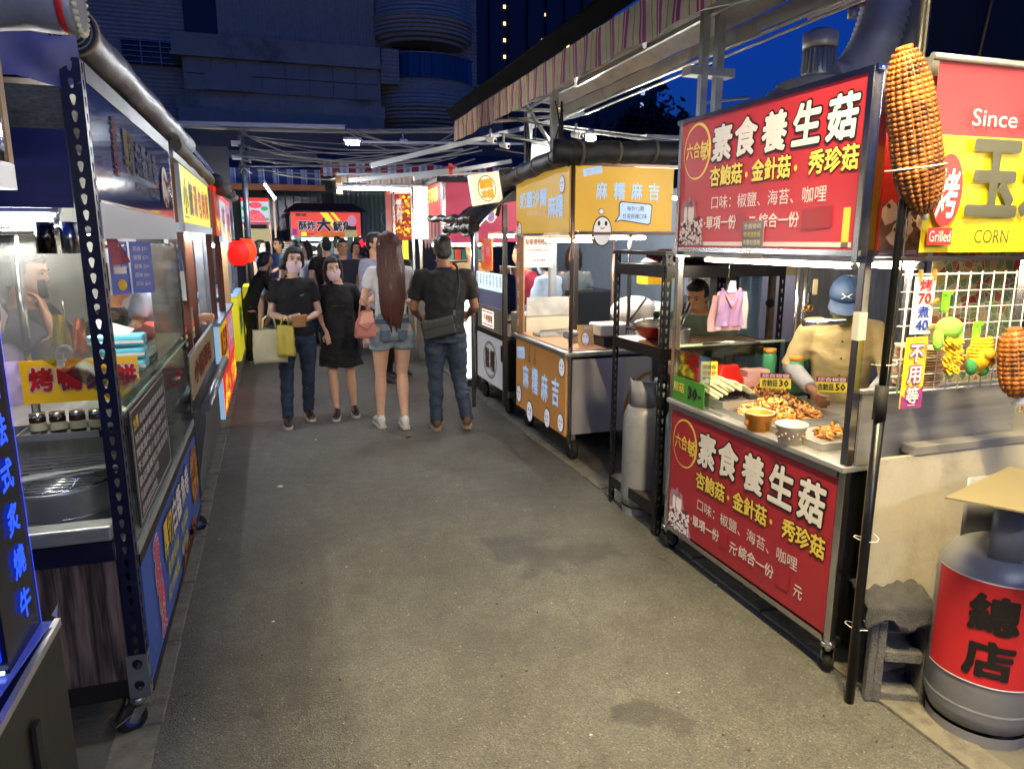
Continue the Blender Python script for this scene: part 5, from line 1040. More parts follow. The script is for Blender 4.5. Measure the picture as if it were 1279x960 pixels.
# white sheet lights of shop interior further back
lampfix('tube_lamp', 3.9, 6.6, 2.1, 1.2, 'ceiling tube lamp deep behind the mochi cart', ang=.3, mat=EM('mochi_tube','FFF6E6',22))
# ================================================================ RIGHT: white cart with oval emblem
RX, RA, RB = 2.05, 6.42, 7.42
wc = thing('white_cart', (RX, 6.9, 0), 'white panelled cart with oval emblem, bright menu strip and black rolled cover', 'food stall')
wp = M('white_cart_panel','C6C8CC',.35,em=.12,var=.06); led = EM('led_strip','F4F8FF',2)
MB().box(RX+.02,RX+.7,RA+.02,RB-.02,.24,.76).build('body', blacks, wc)
f_ = MB().box(RX,RX+.015,RA+.02,RB-.02,.24,.72).build('lower_panel', wp, wc); sg = Sign((RX-.001,RB-.02,.24),(0,-1,0),(0,0,1),f_)
sg.ring(.48,.24,.24,.012,M('brown_print','4E4034',.5),1,ry=.19); sg.ring(.48,.24,.215,.007,M('brown_print'),1,ry=.17)
sg.text('糍',.32,.15,.14,.2,M('brown_print'),3,.03,1,outline=M('tan_print','A08C64',.5),ow=.06); sg.text('糬',.5,.14,.15,.2,M('brown_print'),3,.03,1,outline=M('tan_print'),ow=.06); sg.rect(.85,.28,.06,.16,ink,2)
MB().box(RX-.01,RX+.75,RA,RB,.74,.78).build('ledge', M('brown_black','2A2422',.4), wc)
m_ = MB().box(RX+.005,RX+.02,RA+.03,RB-.02,.78,1.02).build('middle_panel', M('cream_steel','A9A598',.35,.4), wc); sg = Sign((RX+.004,RB-.02,.78),(0,-1,0),(0,0,1),m_)
mp_ = sg.rect(.18,.03,.42,.17,M('lit_note','EDE6D0',.5,em=.6),1,'lit_note'); sg.text('外帶請看',.24,.075,.32,.08,M('ink_red'),2,.03,1); sg.rect(.2,.045,.38,.012,M('ink_red'),2); sg.rect(.2,.175,.38,.012,M('ink_red'),2)
MB().box(RX+.02,RX+.03,RA+.03,RB-.02,1.02,1.2).build('milky_guard', M('milky_blue_guard','8088A8',.3,em=.03), wc)
mn = MB().box(RX-.01,RX+.01,RA+.02,RB-.04,1.19,1.36).build('menu_lightbox', M('menu_light','C8D8E0',.5,em=.5), wc); sg = Sign((RX-.011,RB-.04,1.19),(0,-1,0),(0,0,1),mn)
for k, s in enumerate(('原味','芝麻','花生','抹茶','芋頭','可可','紅豆','起司')): sg.text(s,.03+.115*k,.045,.06,.11,M('menu_ink','2A5A7A',.5),2,.0,1,vertical=True)
for (x,y) in ((RX+.0,RA),(RX,RB),(RX+.72,RA),(RX+.72,RB)): MB().box(x-.02,x+.02,y-.02,y+.02,.1,2.0).build('post', M('brown_black'), wc)
MB().box(RX-.012,RX-.004,RA+.0,RA+.02,.26,.74).build('led_strip', led, wc)
lampfix('tube_lamp', RX+.12, 6.9, 1.72, .85, 'tube lamp under the black cover of the white cart', ang=PI/2, mat=EM('white_cart_tube','F4F8FF',34))
for (x,y) in ((RX+.05,RA+.05),(RX+.05,RB-.12)):
    c = MB().box(x-.03,x+.03,y-.01,y+.03,.17,.24).build('caster', galv, wc); MB().lathe([(.03,-.018),(.08,-.02),(.085,0),(.08,.02),(.03,.018)],(x+.02,y+.03,.086),20,axis='x').build('wheel', rubber, c)
cv = M('shiny_black_tarp','0E0F14',.28,var=.3,vscale=6,bump=1.0,bscale=7)
m = MB(); n = 16
for j in range(n+1):
    for k in range(n+1):
        u_ = k/n; v_ = j/n; x = 1.72+.75*v_; y = 6.35+1.15*u_; z = 1.76+.42*math.sin(min(1,v_*1.1)*PI*.5)+.05*noise.noise(Vector((u_*5,v_*5,1)))-.05*(1-v_)*math.sin(u_*9); m.v.append((x,y,z))
for j in range(n):
    for k in range(n): m.f.append((j*(n+1)+k, j*(n+1)+k+1, (j+1)*(n+1)+k+1, (j+1)*(n+1)+k)); m.mi.append(0); m.sm.append(True)
o = m.build('cover', cv, wc, fixn=False); s = o.modifiers.new('s','SOLIDIFY'); s.thickness = .02
t = rollup([(1.74,6.35,1.8),(1.72,7.4,1.8)], .05, 'black folded cover edge hanging over the white cart', strap=False, m_=cv, seed=5); rollup([(1.72,6.3,1.87),(1.60,7.6,1.9)], .035, 'thin black roll above the folded cover edge', strap=False, m_=cv, seed=6)
MB().tube([(1.76,6.5,.1),(1.76,6.5,1.8)],.02,8).build('support_pole', chrome, wc)
hb = thing('hanging_banner',(RX+.1,7.2,1.4),'orange and red banner with round prints hanging over the white cart','banner'); b_ = MB().box(RX+.02,RX+.03,6.9,7.3,1.38,1.7).build('banner_body', M('orange_lit','C8661C',.5,em=.25), hb); sg = Sign((RX+.019,7.3,1.38),(0,-1,0),(0,0,1),b_)
sg.ell(.1,.2,.07,.1,M('red_lit','C8241C',.5,em=.5),1); sg.ell(.27,.16,.1,.12,M('red_lit'),1); sg.text('好吃',.2,.14,.15,.1,inkwl,2,.02,1); sg.text('麻糬',.04,.08,.1,.2,inkwl,2,.02,1,vertical=True)
sq = thing('square_light_box',(1.88,6.4,2.15),'tilted square white light box with golden seal script on the post','light box'); M_ = Matrix.Translation((1.88,6.42,2.14)) @ Matrix.Rotation(-.16,4,'Y')
bx_ = MB().box(-.135,.135,0,.10,-.135,.135,M_).build('lit_face', M('cream_lightbox','E8D6B0',.5,em=.5), sq); sg = Sign(M_ @ Vector((-.135,-.001,-.135)), M_.to_3x3() @ Vector((1,0,0)), M_.to_3x3() @ Vector((0,0,1)), bx_)
gy_ = M('gold_print','D8961C',.5,em=.5); sg.ring(.135,.135,.085,.006,M('brown_print'),2,ry=.115); sg.text('糍糬',.075,.14,.12,.075,gy_,3,.04,1,outline=M('brown_print'),ow=.06); sg.text('本舖',.08,.05,.11,.075,gy_,3,.04,1,outline=M('brown_print'),ow=.06)
MB().box(.14,.27,-.01,.12,-.15,.15,M_).build('side_box', black, sq); MB().bar((2.0,6.5,1.9),(2.05,6.5,2.1),.03).build('arm', black, sq)
# things on the white cart
t = thing('cup_rack',(RX+.1,6.7,1.36),'small rack of jars and cream cups on the white cart','rack')
for k in range(5): MB().lathe([(.03,0),(.035,.07)],(RX+.12+.02*(k%2),6.5+.09*k,1.36),10).build('jar', M('cream_plastic') if k%2 else M('brown_jar','5A3A2A',.3), t)
# ================================================================ RIGHT: slim red and white light box
rb = thing('upright_light_box',(2.1,7.96,0),'tall slim light box with red brush characters standing beside the man in black','light box')
b_ = MB().box(2.03,2.1,7.86,8.3,.12,1.28).build('lit_face', M('white_lightbox','F0EDE6',.5,em=.7), rb); MB().box(2.035,2.12,7.84,7.86,.1,1.3).build('side_frame', EM('lightbox_side','F6F4F0',.35), rb)
sg = Sign((2.029,8.3,.12),(0,-1,0),(0,0,1),b_); 
for k, c in enumerate('餅酥鴨烤'): sg.text(c,.06,.06+.28*k,.3,.24,M('red_lit'),2,.06,1)
caster(2.08,7.95,rb,top=.1,r=.04); MB().box(2.03,2.14,7.84,8.3,.08,.12).build('base', black, rb)
t = thing('dark_side_cart',(2.2,7.6,0),'low dark cart frame between the light box and the white cart','cart'); MB().box(2.15,2.7,7.55,8.1,.25,.8).build('body', black, t); MB().box(2.12,2.14,7.55,7.6,.2,1.1).build('post', galv, t); MB().lathe([(.03,-.018),(.08,-.02),(.085,0),(.08,.02),(.03,.018)],(2.16,7.62,.086),20,axis='x').build('wheel', rubber, t)
# ================================================================ RIGHT: pink red lantern stall and white canopy stall
ps_ = thing('pink_stall',(2.1,9.8,0),'stall with pink red sign box and flame mascot free of faces under a black roof','food stall'); ps_['label'] = 'stall with black roofed pink red sign box printed with flames behind the man'
pk = M('pink_backlit','B03850',.5,em=.3); a_ = MB().box(2.08,2.12,9.15,10.7,1.68,2.40).build('alley_sign', M('violet_backlit','8A80A8',.5,em=.35), ps_); n_ = MB().box(2.12,3.1,9.12,9.16,1.66,2.40).build('near_sign', pk, ps_)
sg = Sign((2.079,10.7,1.68),(0,-1,0),(0,0,1),a_); sg.rect(.35,.0,1.15,.72,M('red_lit'),1); sg.text('暴打檸檬',.45,.5,.9,.18,M('yellow_lit','E8D83C',.5,em=.4),3,.04,1,outline=ink,ow=.12); sg.rect(.5,.38,.8,.02,M('orange_print'),2)
for k in range(5): sg.ell(.5+.22*k,.1,.1,.22,M('photo_grey'),2); sg.ell(.5+.22*k,.16,.06,.14,M('photo_dark'),3)
sg = Sign((2.12,9.119,1.66),(1,0,0),(0,0,1),n_); 
for (x,y,r) in ((.5,.45,.16),(.42,.36,.1),(.6,.35,.11)): sg.ell(x,y,r*.7,r,M('flame_cream','E0C890',.5,em=.5),2); sg.ell(x,y-.02,r*.45,r*.7,M('flame_violet','8A6AA8',.5,em=.4),3)
sg.poly([(.38,.5),(.42,.68),(.5,.55),(.56,.72),(.62,.55),(.7,.62),(.68,.3),(.4,.3)],M('flame_cream'),1)
MB().box(2.0,3.2,9.05,10.8,2.40,2.46).build('roof', black, ps_)
for (x,y) in ((2.1,9.12),(2.1,10.7),(3.1,9.12)): MB().box(x-.02,x+.02,y-.02,y+.02,0,2.4).build('post', chrome, ps_)
MB().box(2.12,2.9,9.2,10.7,.15,.95).build('counter', M('dark_counter','3A3A40',.4), ps_); lampfix('tube_lamp', 2.5, 9.5, 1.62, 1.0, 'tube lamp under the pink sign', mat=EM('warm_far_tube','FFE8B8',30))
shelf_ = thing('goods_shelf',(2.6,10.5,.95),'back shelf of coloured packets under the pink sign','shelf')
for r_ in range(3):
    for k in range(7): MB().box(2.3+.11*k,2.395+.11*k,10.3,10.4,1.0+.2*r_,1.15+.2*r_).build('packet', M(('pk_teal','pk_orange','pk_red','pk_cream')[(r_*3+k*2)%4],('2E8A8A','D06A30','B83A3A','CFC39A')[(r_*3+k*2)%4],.5), shelf_)
    MB().box(2.25,3.1,10.28,10.45,.98+.2*r_,.995+.2*r_).build('plank', alu, shelf_)
# white lit canopy stall
ws = thing('white_canopy_stall',(1.9,10.4,0),'stall with brightly lit cream canopy and upright dark red photo sign','food stall')
MB().box(.85,.93,10.0,10.05,2.28,2.56).build('edge_post', M('tan_wood','A8845A',.6), ws)
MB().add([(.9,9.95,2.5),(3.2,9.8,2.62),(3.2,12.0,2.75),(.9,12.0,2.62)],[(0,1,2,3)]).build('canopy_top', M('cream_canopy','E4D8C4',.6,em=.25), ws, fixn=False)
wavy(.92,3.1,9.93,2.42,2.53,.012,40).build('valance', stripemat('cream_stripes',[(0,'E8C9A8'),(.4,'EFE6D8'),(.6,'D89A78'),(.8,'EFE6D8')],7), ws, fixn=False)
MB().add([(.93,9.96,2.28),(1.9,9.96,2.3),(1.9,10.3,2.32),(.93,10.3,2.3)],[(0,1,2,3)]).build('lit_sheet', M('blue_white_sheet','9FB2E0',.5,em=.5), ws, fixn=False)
for z in (2.52,2.38): MB().bar((.85,9.9,z),(2.3,9.9,z+.05),.03).build('rail', alu, ws)
lampfix('tube_lamp', 1.35, 9.95, 2.35, 1.0, 'long bright tube lamp along the front of the cream canopy', mat=EM('far_bright_tube','FFFFFF',26)); 
b_ = MB().box(1.57,1.62,10.0,10.5,1.68,2.34).build('photo_sign', M('dark_red_lit','7A2418',.5,em=.6), ws)
b2 = MB().box(1.62,1.84,9.98,10.0,1.68,2.34).build('near_sign', M('dark_red_lit'), ws); sg = Sign((1.62,9.979,1.68),(1,0,0),(0,0,1),b2); blobs(sg,.02,.05,.18,.55,50,.02,M('yellow_lit'),2,4); blobs(sg,.02,.05,.18,.55,50,.018,M('orange_lit'),3,6); sg.text('炭烤',.02,.25,.07,.3,inkwl,4,.03,1,vertical=True)
MB().box(1.84,2.2,9.98,10.0,1.7,2.45).build('white_flap', M('white_lightbox'), ws)
for (x) in (1.6,1.86,2.3): MB().box(x-.015,x+.015,9.97,10.0,0,2.4).build('post', chrome, ws)
MB().box(1.66,2.3,10.0,11.6,.0,.95).build('counter', steeld, ws); MB().box(1.7,1.78,9.94,9.95,1.4,1.68).build('yellow_tag', M('yellow_lit'), ws)
t = thing('green_bottles',(1.95,10.1,.95),'row of tall green bottles on the far counter','bottles')
for k in range(4): MB().lathe([(.035,0),(.036,.2),(.015,.26),(.015,.3)],(1.75+.09*k,10.08,.95),10).build('bottle', M('green_glass','2E8A5A',.2), t)
lampfix('tube_lamp', 2.05, 10.4, 2.2, .8, 'bright tube lamp behind the cream canopy post', mat=EM('far_bright_tube','FFFFFF',26), ang=.4)
# ================================================================ END: squid stall and strawberry sign
sq_ = thing('squid_stall',(1.05,15,0),'stall at the alley end with wide red fried squid sign under a dark roof','food stall')
b_ = MB().box(.38,1.72,14.95,15.05,1.76,2.22).build('sign_box', M('squid_red','C83C36',.5,em=.5), sq_); sg = Sign((.38,14.949,1.76),(1,0,0),(0,0,1),b_)
dki = M('navy_print','1A2640',.5); sg.many([[(.55,.46),(.7,.46),(.95,.1),(.85,.08)],[(.75,.46),(.82,.46),(1.1,.12),(1.05,.1)]],M('yellow_lit'),1); sg.ell(.8,.03,.35,.05,M('orange_lit'),1)
sg.text('酥炸',.14,.12,.32,.17,dki,3,.03,1,outline=inkwl,ow=.09); sg.text('大',.5,.1,.24,.24,dki,3,.05,1,outline=inkwl,ow=.09); sg.text('魷魚',.8,.1,.36,.19,dki,3,.03,1,outline=inkwl,ow=.09); sg.text('蟳福',.09,.38,.2,.06,M('brown_print'),2,.03,1)
sg.ell(1.17,.3,.09,.11,M('pinkgrey_print','B0809A',.5,em=.4),4); sg.rect(1.05,.12,.2,.08,ink,4); sg.rect(1.02,-.02,.24,.14,M('tan_lit','A89A6A',.5,em=.3),5); sg.rect(.02,.02,.08,.12,M('violet_print','6A2A8A',.5,em=.3),2); sg.rect(.18,.0,.1,.08,M('yellow_lit'),4); sg.rect(.3,.02,.12,.03,M('dark_red_lit'),4)
MB().loft([[(.25,14.8,2.24),(1.85,14.8,2.24),(1.85,16.2,2.24),(.25,16.2,2.24)],[(.5,15.1,2.4),(1.6,15.1,2.4),(1.6,15.9,2.4),(.5,15.9,2.4)]],smooth=False).build('roof', M('dark_maroon','2A1014',.5), sq_)
MB().box(.4,1.72,15.1,16.2,.0,.95).build('counter', steel, sq_); MB().box(.38,1.72,16.2,16.25,0,2.2).build('back_panel', M('teal_steel','4A6468',.4,.3), sq_)
for x in (.4,1.7): MB().box(x-.025,x+.025,15.0,15.05,0,1.76).build('post', chrome, sq_)
lampfix('tube_lamp', 1.0, 14.97, 1.70, .9, 'tube lamp under the squid sign', mat=EM('squid_tube','EAFFF0',40))
t = thing('number_display',(1.7,14.6,1.5),'small black display showing red number 46','display'); b_ = MB().box(1.52,1.85,14.5,14.55,1.52,1.74).build('display_body', black, t); Sign((1.6,14.499,1.56),(1,0,0),(0,0,1),b_).text('46',0,0,.22,.13,EM('red_led','FF1030',1),1,.03,1)
t = thing('menu_board',(.9,14.9,1.45),'white menu card with round dark picture under the squid sign','menu'); b_ = MB().box(.68,.88,14.9,14.92,1.42,1.62).build('board', M('white_lightbox'), t); Sign((.68,14.899,1.42),(1,0,0),(0,0,1),b_).ell(.1,.1,.07,.06,M('photo_dark'),1)
t = thing('menu_board',(0,14.9,1.4),'orange framed price list board left of the caps under the squid sign','menu'); b_ = MB().box(.17,.36,14.9,14.92,1.3,1.66).build('board', M('pale_lit','B8C4B8',.5,em=.3), t); sg = Sign((.17,14.899,1.3),(1,0,0),(0,0,1),b_); [sg.rect(.02,.03+.045*k,.15,.018,M('photo_dark'),1) for k in range(7)]; sg.rect(0,.33,.19,.03,M('orange_print'),2)
st = thing('strawberry_sign',(-.2,15,2.2),'lit strawberry picture sign above the far left counter','sign'); b_ = MB().box(-.52,-.02,14.98,15.03,1.98,2.48).build('sign_box', M('pale_blue_lit','A8BCC8',.5,em=.4), st); sg = Sign((-.52,14.979,1.98),(1,0,0),(0,0,1),b_)
sg.rect(0,.43,.5,.07,M('red_lit'),1); sg.rect(.0,.0,.5,.05,M('pink_backlit'),1); sg.poly([(.06,.06),(.1,.2),(.2,.28),(.32,.26),(.42,.15),(.44,.06)],M('strawberry','D83A58',.5,em=.45),3); sg.ell(.26,.36,.12,.06,M('strawberry'),2)
for (x,y,r) in ((.06,.3,.07),(.42,.3,.07),(.45,.1,.05),(.04,.12,.05),(.16,.38,.04)): sg.ell(x,y,r,r*.6,M('leaf_lit','3E9A5A',.5,em=.35),2)
blobs(sg,.12,.08,.26,.14,40,.006,M('flame_cream'),4,3,m=5)
MB().box(-.52,-.02,15.0,15.05,1.66,1.9).build('lower_panel', M('tan_lit'), st)
for x in (-.5,-.02,.08): MB().box(x-.02,x+.02,15.03,15.08,0,2.45).build('post', M('bronze_tube'), st)
t = thing('round_bulb',(-.2,8,1.76),'glowing round bulb hanging left of the masked woman in denim','lamp'); MB().ell((-.36,12.6,1.86),.045,.045,.05,12,8).build('bulb', EM('bulb_glow'), t); MB().tube([(-.36,12.6,1.9),(-.36,12.6,2.2)],.006,5).build('cord', rubber, t)
t = thing('hanging_fan',(1.1,14.5,2.3),'blue grey round fan on the wall right of the squid sign','fan'); m = MB(); m.lathe([(.2,0),(.21,.02),(.2,.04)],(2.3,14.6,2.1),20,caps=False,axis='y'); m.build('ring', alu, t)
for k in range(5): a = 2*PI*k/5; MB().ell((2.3+.09*math.cos(a),14.62,2.1+.09*math.sin(a)),.07,.01,.05,8,5,Matrix.Rotation(-a,3,'Y')).build('blade', M('blue_blade','6A90B8',.4), t)
# ================================================================ LEFT: roast duck stall
DX, DY0, DY1 = -.5, 2.5, 4.42
nv = M('navy_gloss_vinyl','12204A',.16,var=.15,vscale=3,em=.05); navy = M('navy_paint','0C1030',.4,var=.2)
dk_ = thing('duck_wrap_stall', (DX, 3.4, 0), 'dark slotted frame food stall with blue banner, grill drum and yellow duck sign', 'food stall')
def apost2(x, y, z0, z1, sx, sy, par, w=.054, step=.047, mat=navy, hs=1.0):
    mb = MB(); slotted(mb, (x, y), (sx,0,0), (0,-1,0), w, z0, z1, step, .003, hs); slotted(mb, (x, y+.002), (0,sy,0), (1 if sx < 0 else -1,0,0), w, z0, z1, step, .003, hs)
    return mb.build('post', mat, par, fixn=False)
apost2(DX, DY0, .13, 2.2, -1, 1, dk_); apost2(DX, DY1, .1, 2.2, -1, -1, dk_, mat=blacks, w=.045, step=.055, hs=1.1); apost2(DX-.85, DY0, .1, 2.2, 1, 1, dk_)
# caster and foot plate
mb = MB(); slotted(mb, (DX+.004, DY0-.004), (-1,0,0), (0,-1,0), .066, .13, .29, .08, .003, 2.0); slotted(mb, (DX+.004, DY0-.004), (0,1,0), (1,0,0), .05, .13, .29, .08, .003, 2.0); mb.build('foot_bracket', galv, dk_, fixn=False)
bp_ = M('blue_hub','1E3A8A',.4); caster(DX-.045, DY0+.02, dk_, r=.052, top=.14, ang=PI+.5, hub=bp_); caster(DX-.04, DY1-.1, dk_, r=.05, top=.12, ang=.3, hub=bp_)

MB().box(DX-.82,DX-.06,DY0+.006,DY0+.02,.2,.64).build('wood_panel', None, dk_)
wg_ = bpy.data.materials.new('grey_walnut'); wg_.use_nodes = True; N = wg_.node_tree.nodes; L = wg_.node_tree.links; b = N['Principled BSDF']; tc = N.new('ShaderNodeTexCoord'); mp = N.new('ShaderNodeMapping'); mp.inputs['Scale'].default_value = (7,3,.9); L.new(tc.outputs['Object'], mp.inputs[0])
nz = N.new('ShaderNodeTexNoise'); nz.inputs['Scale'].default_value = 1.6; nz.inputs['Detail'].default_value = 3; L.new(mp.outputs[0], nz.inputs[0]); wv = N.new('ShaderNodeMath'); wv.operation = 'MULTIPLY'; wv.inputs[1].default_value = 22; L.new(nz.outputs[0], wv.inputs[0]); sn = N.new('ShaderNodeMath'); sn.operation = 'SINE'; L.new(wv.outputs[0], sn.inputs[0])
n2 = N.new('ShaderNodeTexNoise'); n2.inputs['Scale'].default_value = 30; n2.inputs['Detail'].default_value = 6; m2 = N.new('ShaderNodeMapping'); m2.inputs['Scale'].default_value = (6,3,.25); L.new(tc.outputs['Object'], m2.inputs[0]); L.new(m2.outputs[0], n2.inputs[0]); ad = N.new('ShaderNodeMath'); ad.operation = 'MULTIPLY_ADD'; ad.inputs[1].default_value = .22; L.new(sn.outputs[0], ad.inputs[0]); L.new(n2.outputs[0], ad.inputs[2])
cr_ = N.new('ShaderNodeValToRGB'); cr_.color_ramp.elements[0].position = .25; cr_.color_ramp.elements[0].color = hx('2C2425'); cr_.color_ramp.elements[1].position = .8; cr_.color_ramp.elements[1].color = hx('7A6866'); L.new(ad.outputs[0], cr_.inputs[0]); L.new(cr_.outputs[0], b.inputs['Base Color']); b.inputs['Roughness'].default_value = .5
for o in dk_.children:
    if o.name.startswith('wood_panel'): o.data.materials.clear(); o.data.materials.append(wg_)
MB().box(DX-.84,DX-.062,DY0+.0,DY0+.03,.64,.705).build('crossbar', navy, dk_); MB().box(DX-.84,DX-.062,DY0+.01,DY0+.04,.13,.2).build('crossbar', black, dk_)
MB().box(DX-.84,DX-.062,DY0+.006,DY0+.09,.708,.76).build('front_ledge', steel, dk_, bevel=.006)
# alley side lower banner
MB().box(DX-.012,DX+.004,DY0+.06,DY1-.04,.11,.145).build('frame_bar', blacks, dk_); MB().box(DX-.012,DX+.004,DY0+.06,DY1-.04,.585,.63).build('frame_bar', blacks, dk_); MB().box(DX-.05,DX+.006,DY0+.05,DY1-.04,.632,.665).build('ledge', steel, dk_)
lb2 = MB().box(DX-.004,DX+.001,DY0+.07,DY1-.05,.145,.585).build('banner', M('deep_blue_vinyl','2A4690',.35,var=.2,vscale=3,em=.06), dk_)
sg = Sign((DX+.002,DY0+.07,.145),(0,1,0),(0,0,1),lb2)
yv2 = M('banner_yellow','D8B838',.45); pkk = M('banner_pink','C8506A',.45)
sg.text('香酥',.22,.22,.12,.2,pkk,3,.03,1,outline=inkw,ow=.08,vertical=True); sg.text('脆皮',.24,.03,.12,.2,pkk,3,.03,1,outline=inkw,ow=.08,vertical=True)
sg.text('厚切',.46,.25,.24,.14,yv2,3,.03,1,outline=ink,ow=.08); sg.text('白醬',.74,.25,.28,.15,inkw,3,.03,1,outline=ink,ow=.08); sg.text('魚卷',1.06,.26,.28,.14,inkw,3,.03,1,outline=ink,ow=.08)
sg.text('香辣胡椒、海苔醬',.5,.15,.72,.06,M('banner_olive','A8A850',.5),2,.02,1); sg.text('起司蜂蜜、塔塔醬',.45,.06,.72,.06,M('banner_olive'),2,.02,1)
sg.ell(1.6,.25,.16,.16,M('food_brown','8A5024',.5,var=.4,vscale=30),2); blobs(sg,1.45,.12,.3,.26,60,.025,M('fried_gold'),3,5); blobs(sg,.9,.01,.6,.05,50,.025,M('fried_brown'),3,7); blobs(sg,.05,.02,.4,.3,14,.012,M('splash_blue','5A8AC8',.4),2,9)
# upper header box
hd_ = MB().box(DX-.02,DX+.0,DY0+.05,DY1-.04,1.80,2.14).build('sign_panel', M('photo_night','1A2A62',.1,var=.45,vscale=4,em=.14,coat=.6), dk_)
sg = Sign((DX+.001,DY0+.05,1.80),(0,1,0),(0,0,1),hd_)
sg.text('香酥',.3,.1,.09,.2,M('rust_print','6A2A20',.75,spec=.2),2,.02,1,vertical=True); sg.text('厚切',.5,.13,.2,.15,M('dull_yellow','7A6A24',.75,spec=.2),2,.03,1,vertical=False); sg.text('白醬魚卷',.76,.14,.55,.13,M('dull_grey','4A4E5A',.75,spec=.2),2,.03,1)
sg.text('香辣胡椒 海苔起司',.7,.07,.6,.04,M('dull_brown','4A3A34',.75,spec=.2),2,.01,1); sg.ell(1.55,.14,.12,.1,M('food_brown'),2); blobs(sg,1.4,.05,.35,.15,30,.02,M('rust_print'),3,6)
MB().box(DX-.018,DX+.002,DY0+.05,DY1-.04,2.142,2.20).build('top_strip', navy, dk_); MB().box(DX-.02,DX+.004,DY0+.05,DY1-.04,1.685,1.795).build('grey_strip', M('grey_strip_paint','8C93A4',.45,em=.04), dk_); MB().box(DX-.004,DX+.006,DY0+.05,DY1-.04,1.793,1.803).build('trim', chrome, dk_)
MB().box(DX-.84,DX-.06,DY0+.01,DY0+.03,1.775,2.0).build('header_board', M('navy_wood','141852',.4,var=.25,vscale=6,stretch=(1,1,8),em=.03), dk_); MB().box(DX-.84,DX-.06,DY0+.01,DY0+.03,2.0,2.12).build('header_fabric', M('woven_grey_fabric','4A4C4C',.9,var=.6,vscale=60,stretch=(1,1,3)), dk_)
MB().box(DX-.9,DX-.02,DY0+.03,DY1,2.14,2.16).build('roof_sheet', black, dk_); MB().box(DX-1.3,DX-1.28,DY0+.03,DY1,0,2.2).build('rear_panel', M('rear_pale','9A988E',.6,var=.25,vscale=2,em=.0), dk_)
for x in (-.07,): pass
MB().tube([(-.905,3.12,.96),(-.905,3.12,1.74)],.016,10).build('rod', chrome, dk_)
MB().tube([(DX-.8,DY0+.1,1.70),(DX-.02,DY0+.12,1.71)],.012,8).build('rod', chrome, dk_); MB().tube([(DX-.02,DY0+.1,1.66),(DX-.02,DY1-.1,1.66)],.006,6).build('rod', chrome, dk_)
for k in range(7): MB().tube([(DX-.012+.012*math.cos(a*PI/4),DY0+.3+.12*k+(.6 if k > 4 else 0),1.65+.014*math.sin(a*PI/4)) for a in range(8)],.002,5).build('hook', chrome, dk_)
lampfix('tube_lamp', DX-.36, DY0+.06, 1.745, .5, 'bright tube lamp under the near header of the duck stall', mat=EM('duck_tube','FFFDF4',36), r=.013); lampfix('tube_lamp', DX-.35, 3.5, 1.72, 1.3, 'long tube lamp inside the duck stall roof', ang=PI/2, mat=EM('duck_tube2','FFF6E4',42))
for k, (x, w) in enumerate(((DX-.155,.055),(DX-.09,.05))): t = thing('steel_canister',(x,DY0+.05,1.66),('wider dark steel canister hanging under the near tube lamp','narrower pale steel canister hanging beside the slotted post')[k],'canister'); MB().tube([(x,DY0+.05,1.64),(x,DY0+.05,1.735)], w/2, 16).build('canister_body', (M('dark_chrome','3A3A3A',.2,.9),chrome)[k], t)
# vinyl sheets
MB().box(DX-.8,DX-.066,DY0+.14,DY0+.142,1.3,1.72).build('vinyl_sheet', vinyl, dk_); MB().box(DX-.006,DX-.004,DY0+.9,DY1-.05,1.16,1.66).build('vinyl_sheet', thin('clear_vinyl','EEF2F0',.92,.2,.1,haze=.08), dk_)
# glass case on alley side
MB().box(DX-.004,DX+.0,DY0+.07,DY1-.05,.67,1.12).build('glass_panel', glass, dk_); MB().box(DX-.03,DX+.004,DY0+.07,DY1-.05,1.12,1.128).build('glass_rim', M('glass_edge'), dk_)
MB().plate([(DX-.35,2.9,1.30),(DX,2.62,1.13),(DX,DY1-.06,1.13),(DX-.35,DY1-.06,1.30)],(0,0,.005),1).build('glass_top', glass, dk_)
pl_ = MB().box(DX+.001,DX+.006,2.62,3.42,.70,1.12).build('placard', M('charcoal_placard','26282C',.4), dk_); sg = Sign((DX+.0065,2.62,.70),(0,1,0),(0,0,1),pl_)
sg.ring(.4,.21,.0,.0,inkw,1) if False else None
for a in ((.015,.012,.77,.004),(.015,.404,.77,.004),(.015,.012,.006,.396),(.779,.012,.006,.396)): sg.rect(*a, inkw, 1, 'border')
sg.text('台灣',.04,.335,.09,.045,yv2,2,.02,1)
for k, s in enumerate(('最道地的夾餅美味推薦','精選食材每日新鮮現做','獨家醬料外酥內嫩多汁','不油膩老少皆宜口感佳','歡迎團購預訂請洽店家','低溫烘烤鎖住肉汁鮮甜','食用後請將垃圾帶走')): sg.text(s,.15 if k == 0 else .04,.335-.051*k,.58 if k == 0 else .70-(.06*k if k > 4 else 0),.035,inkw,2,.0,1)
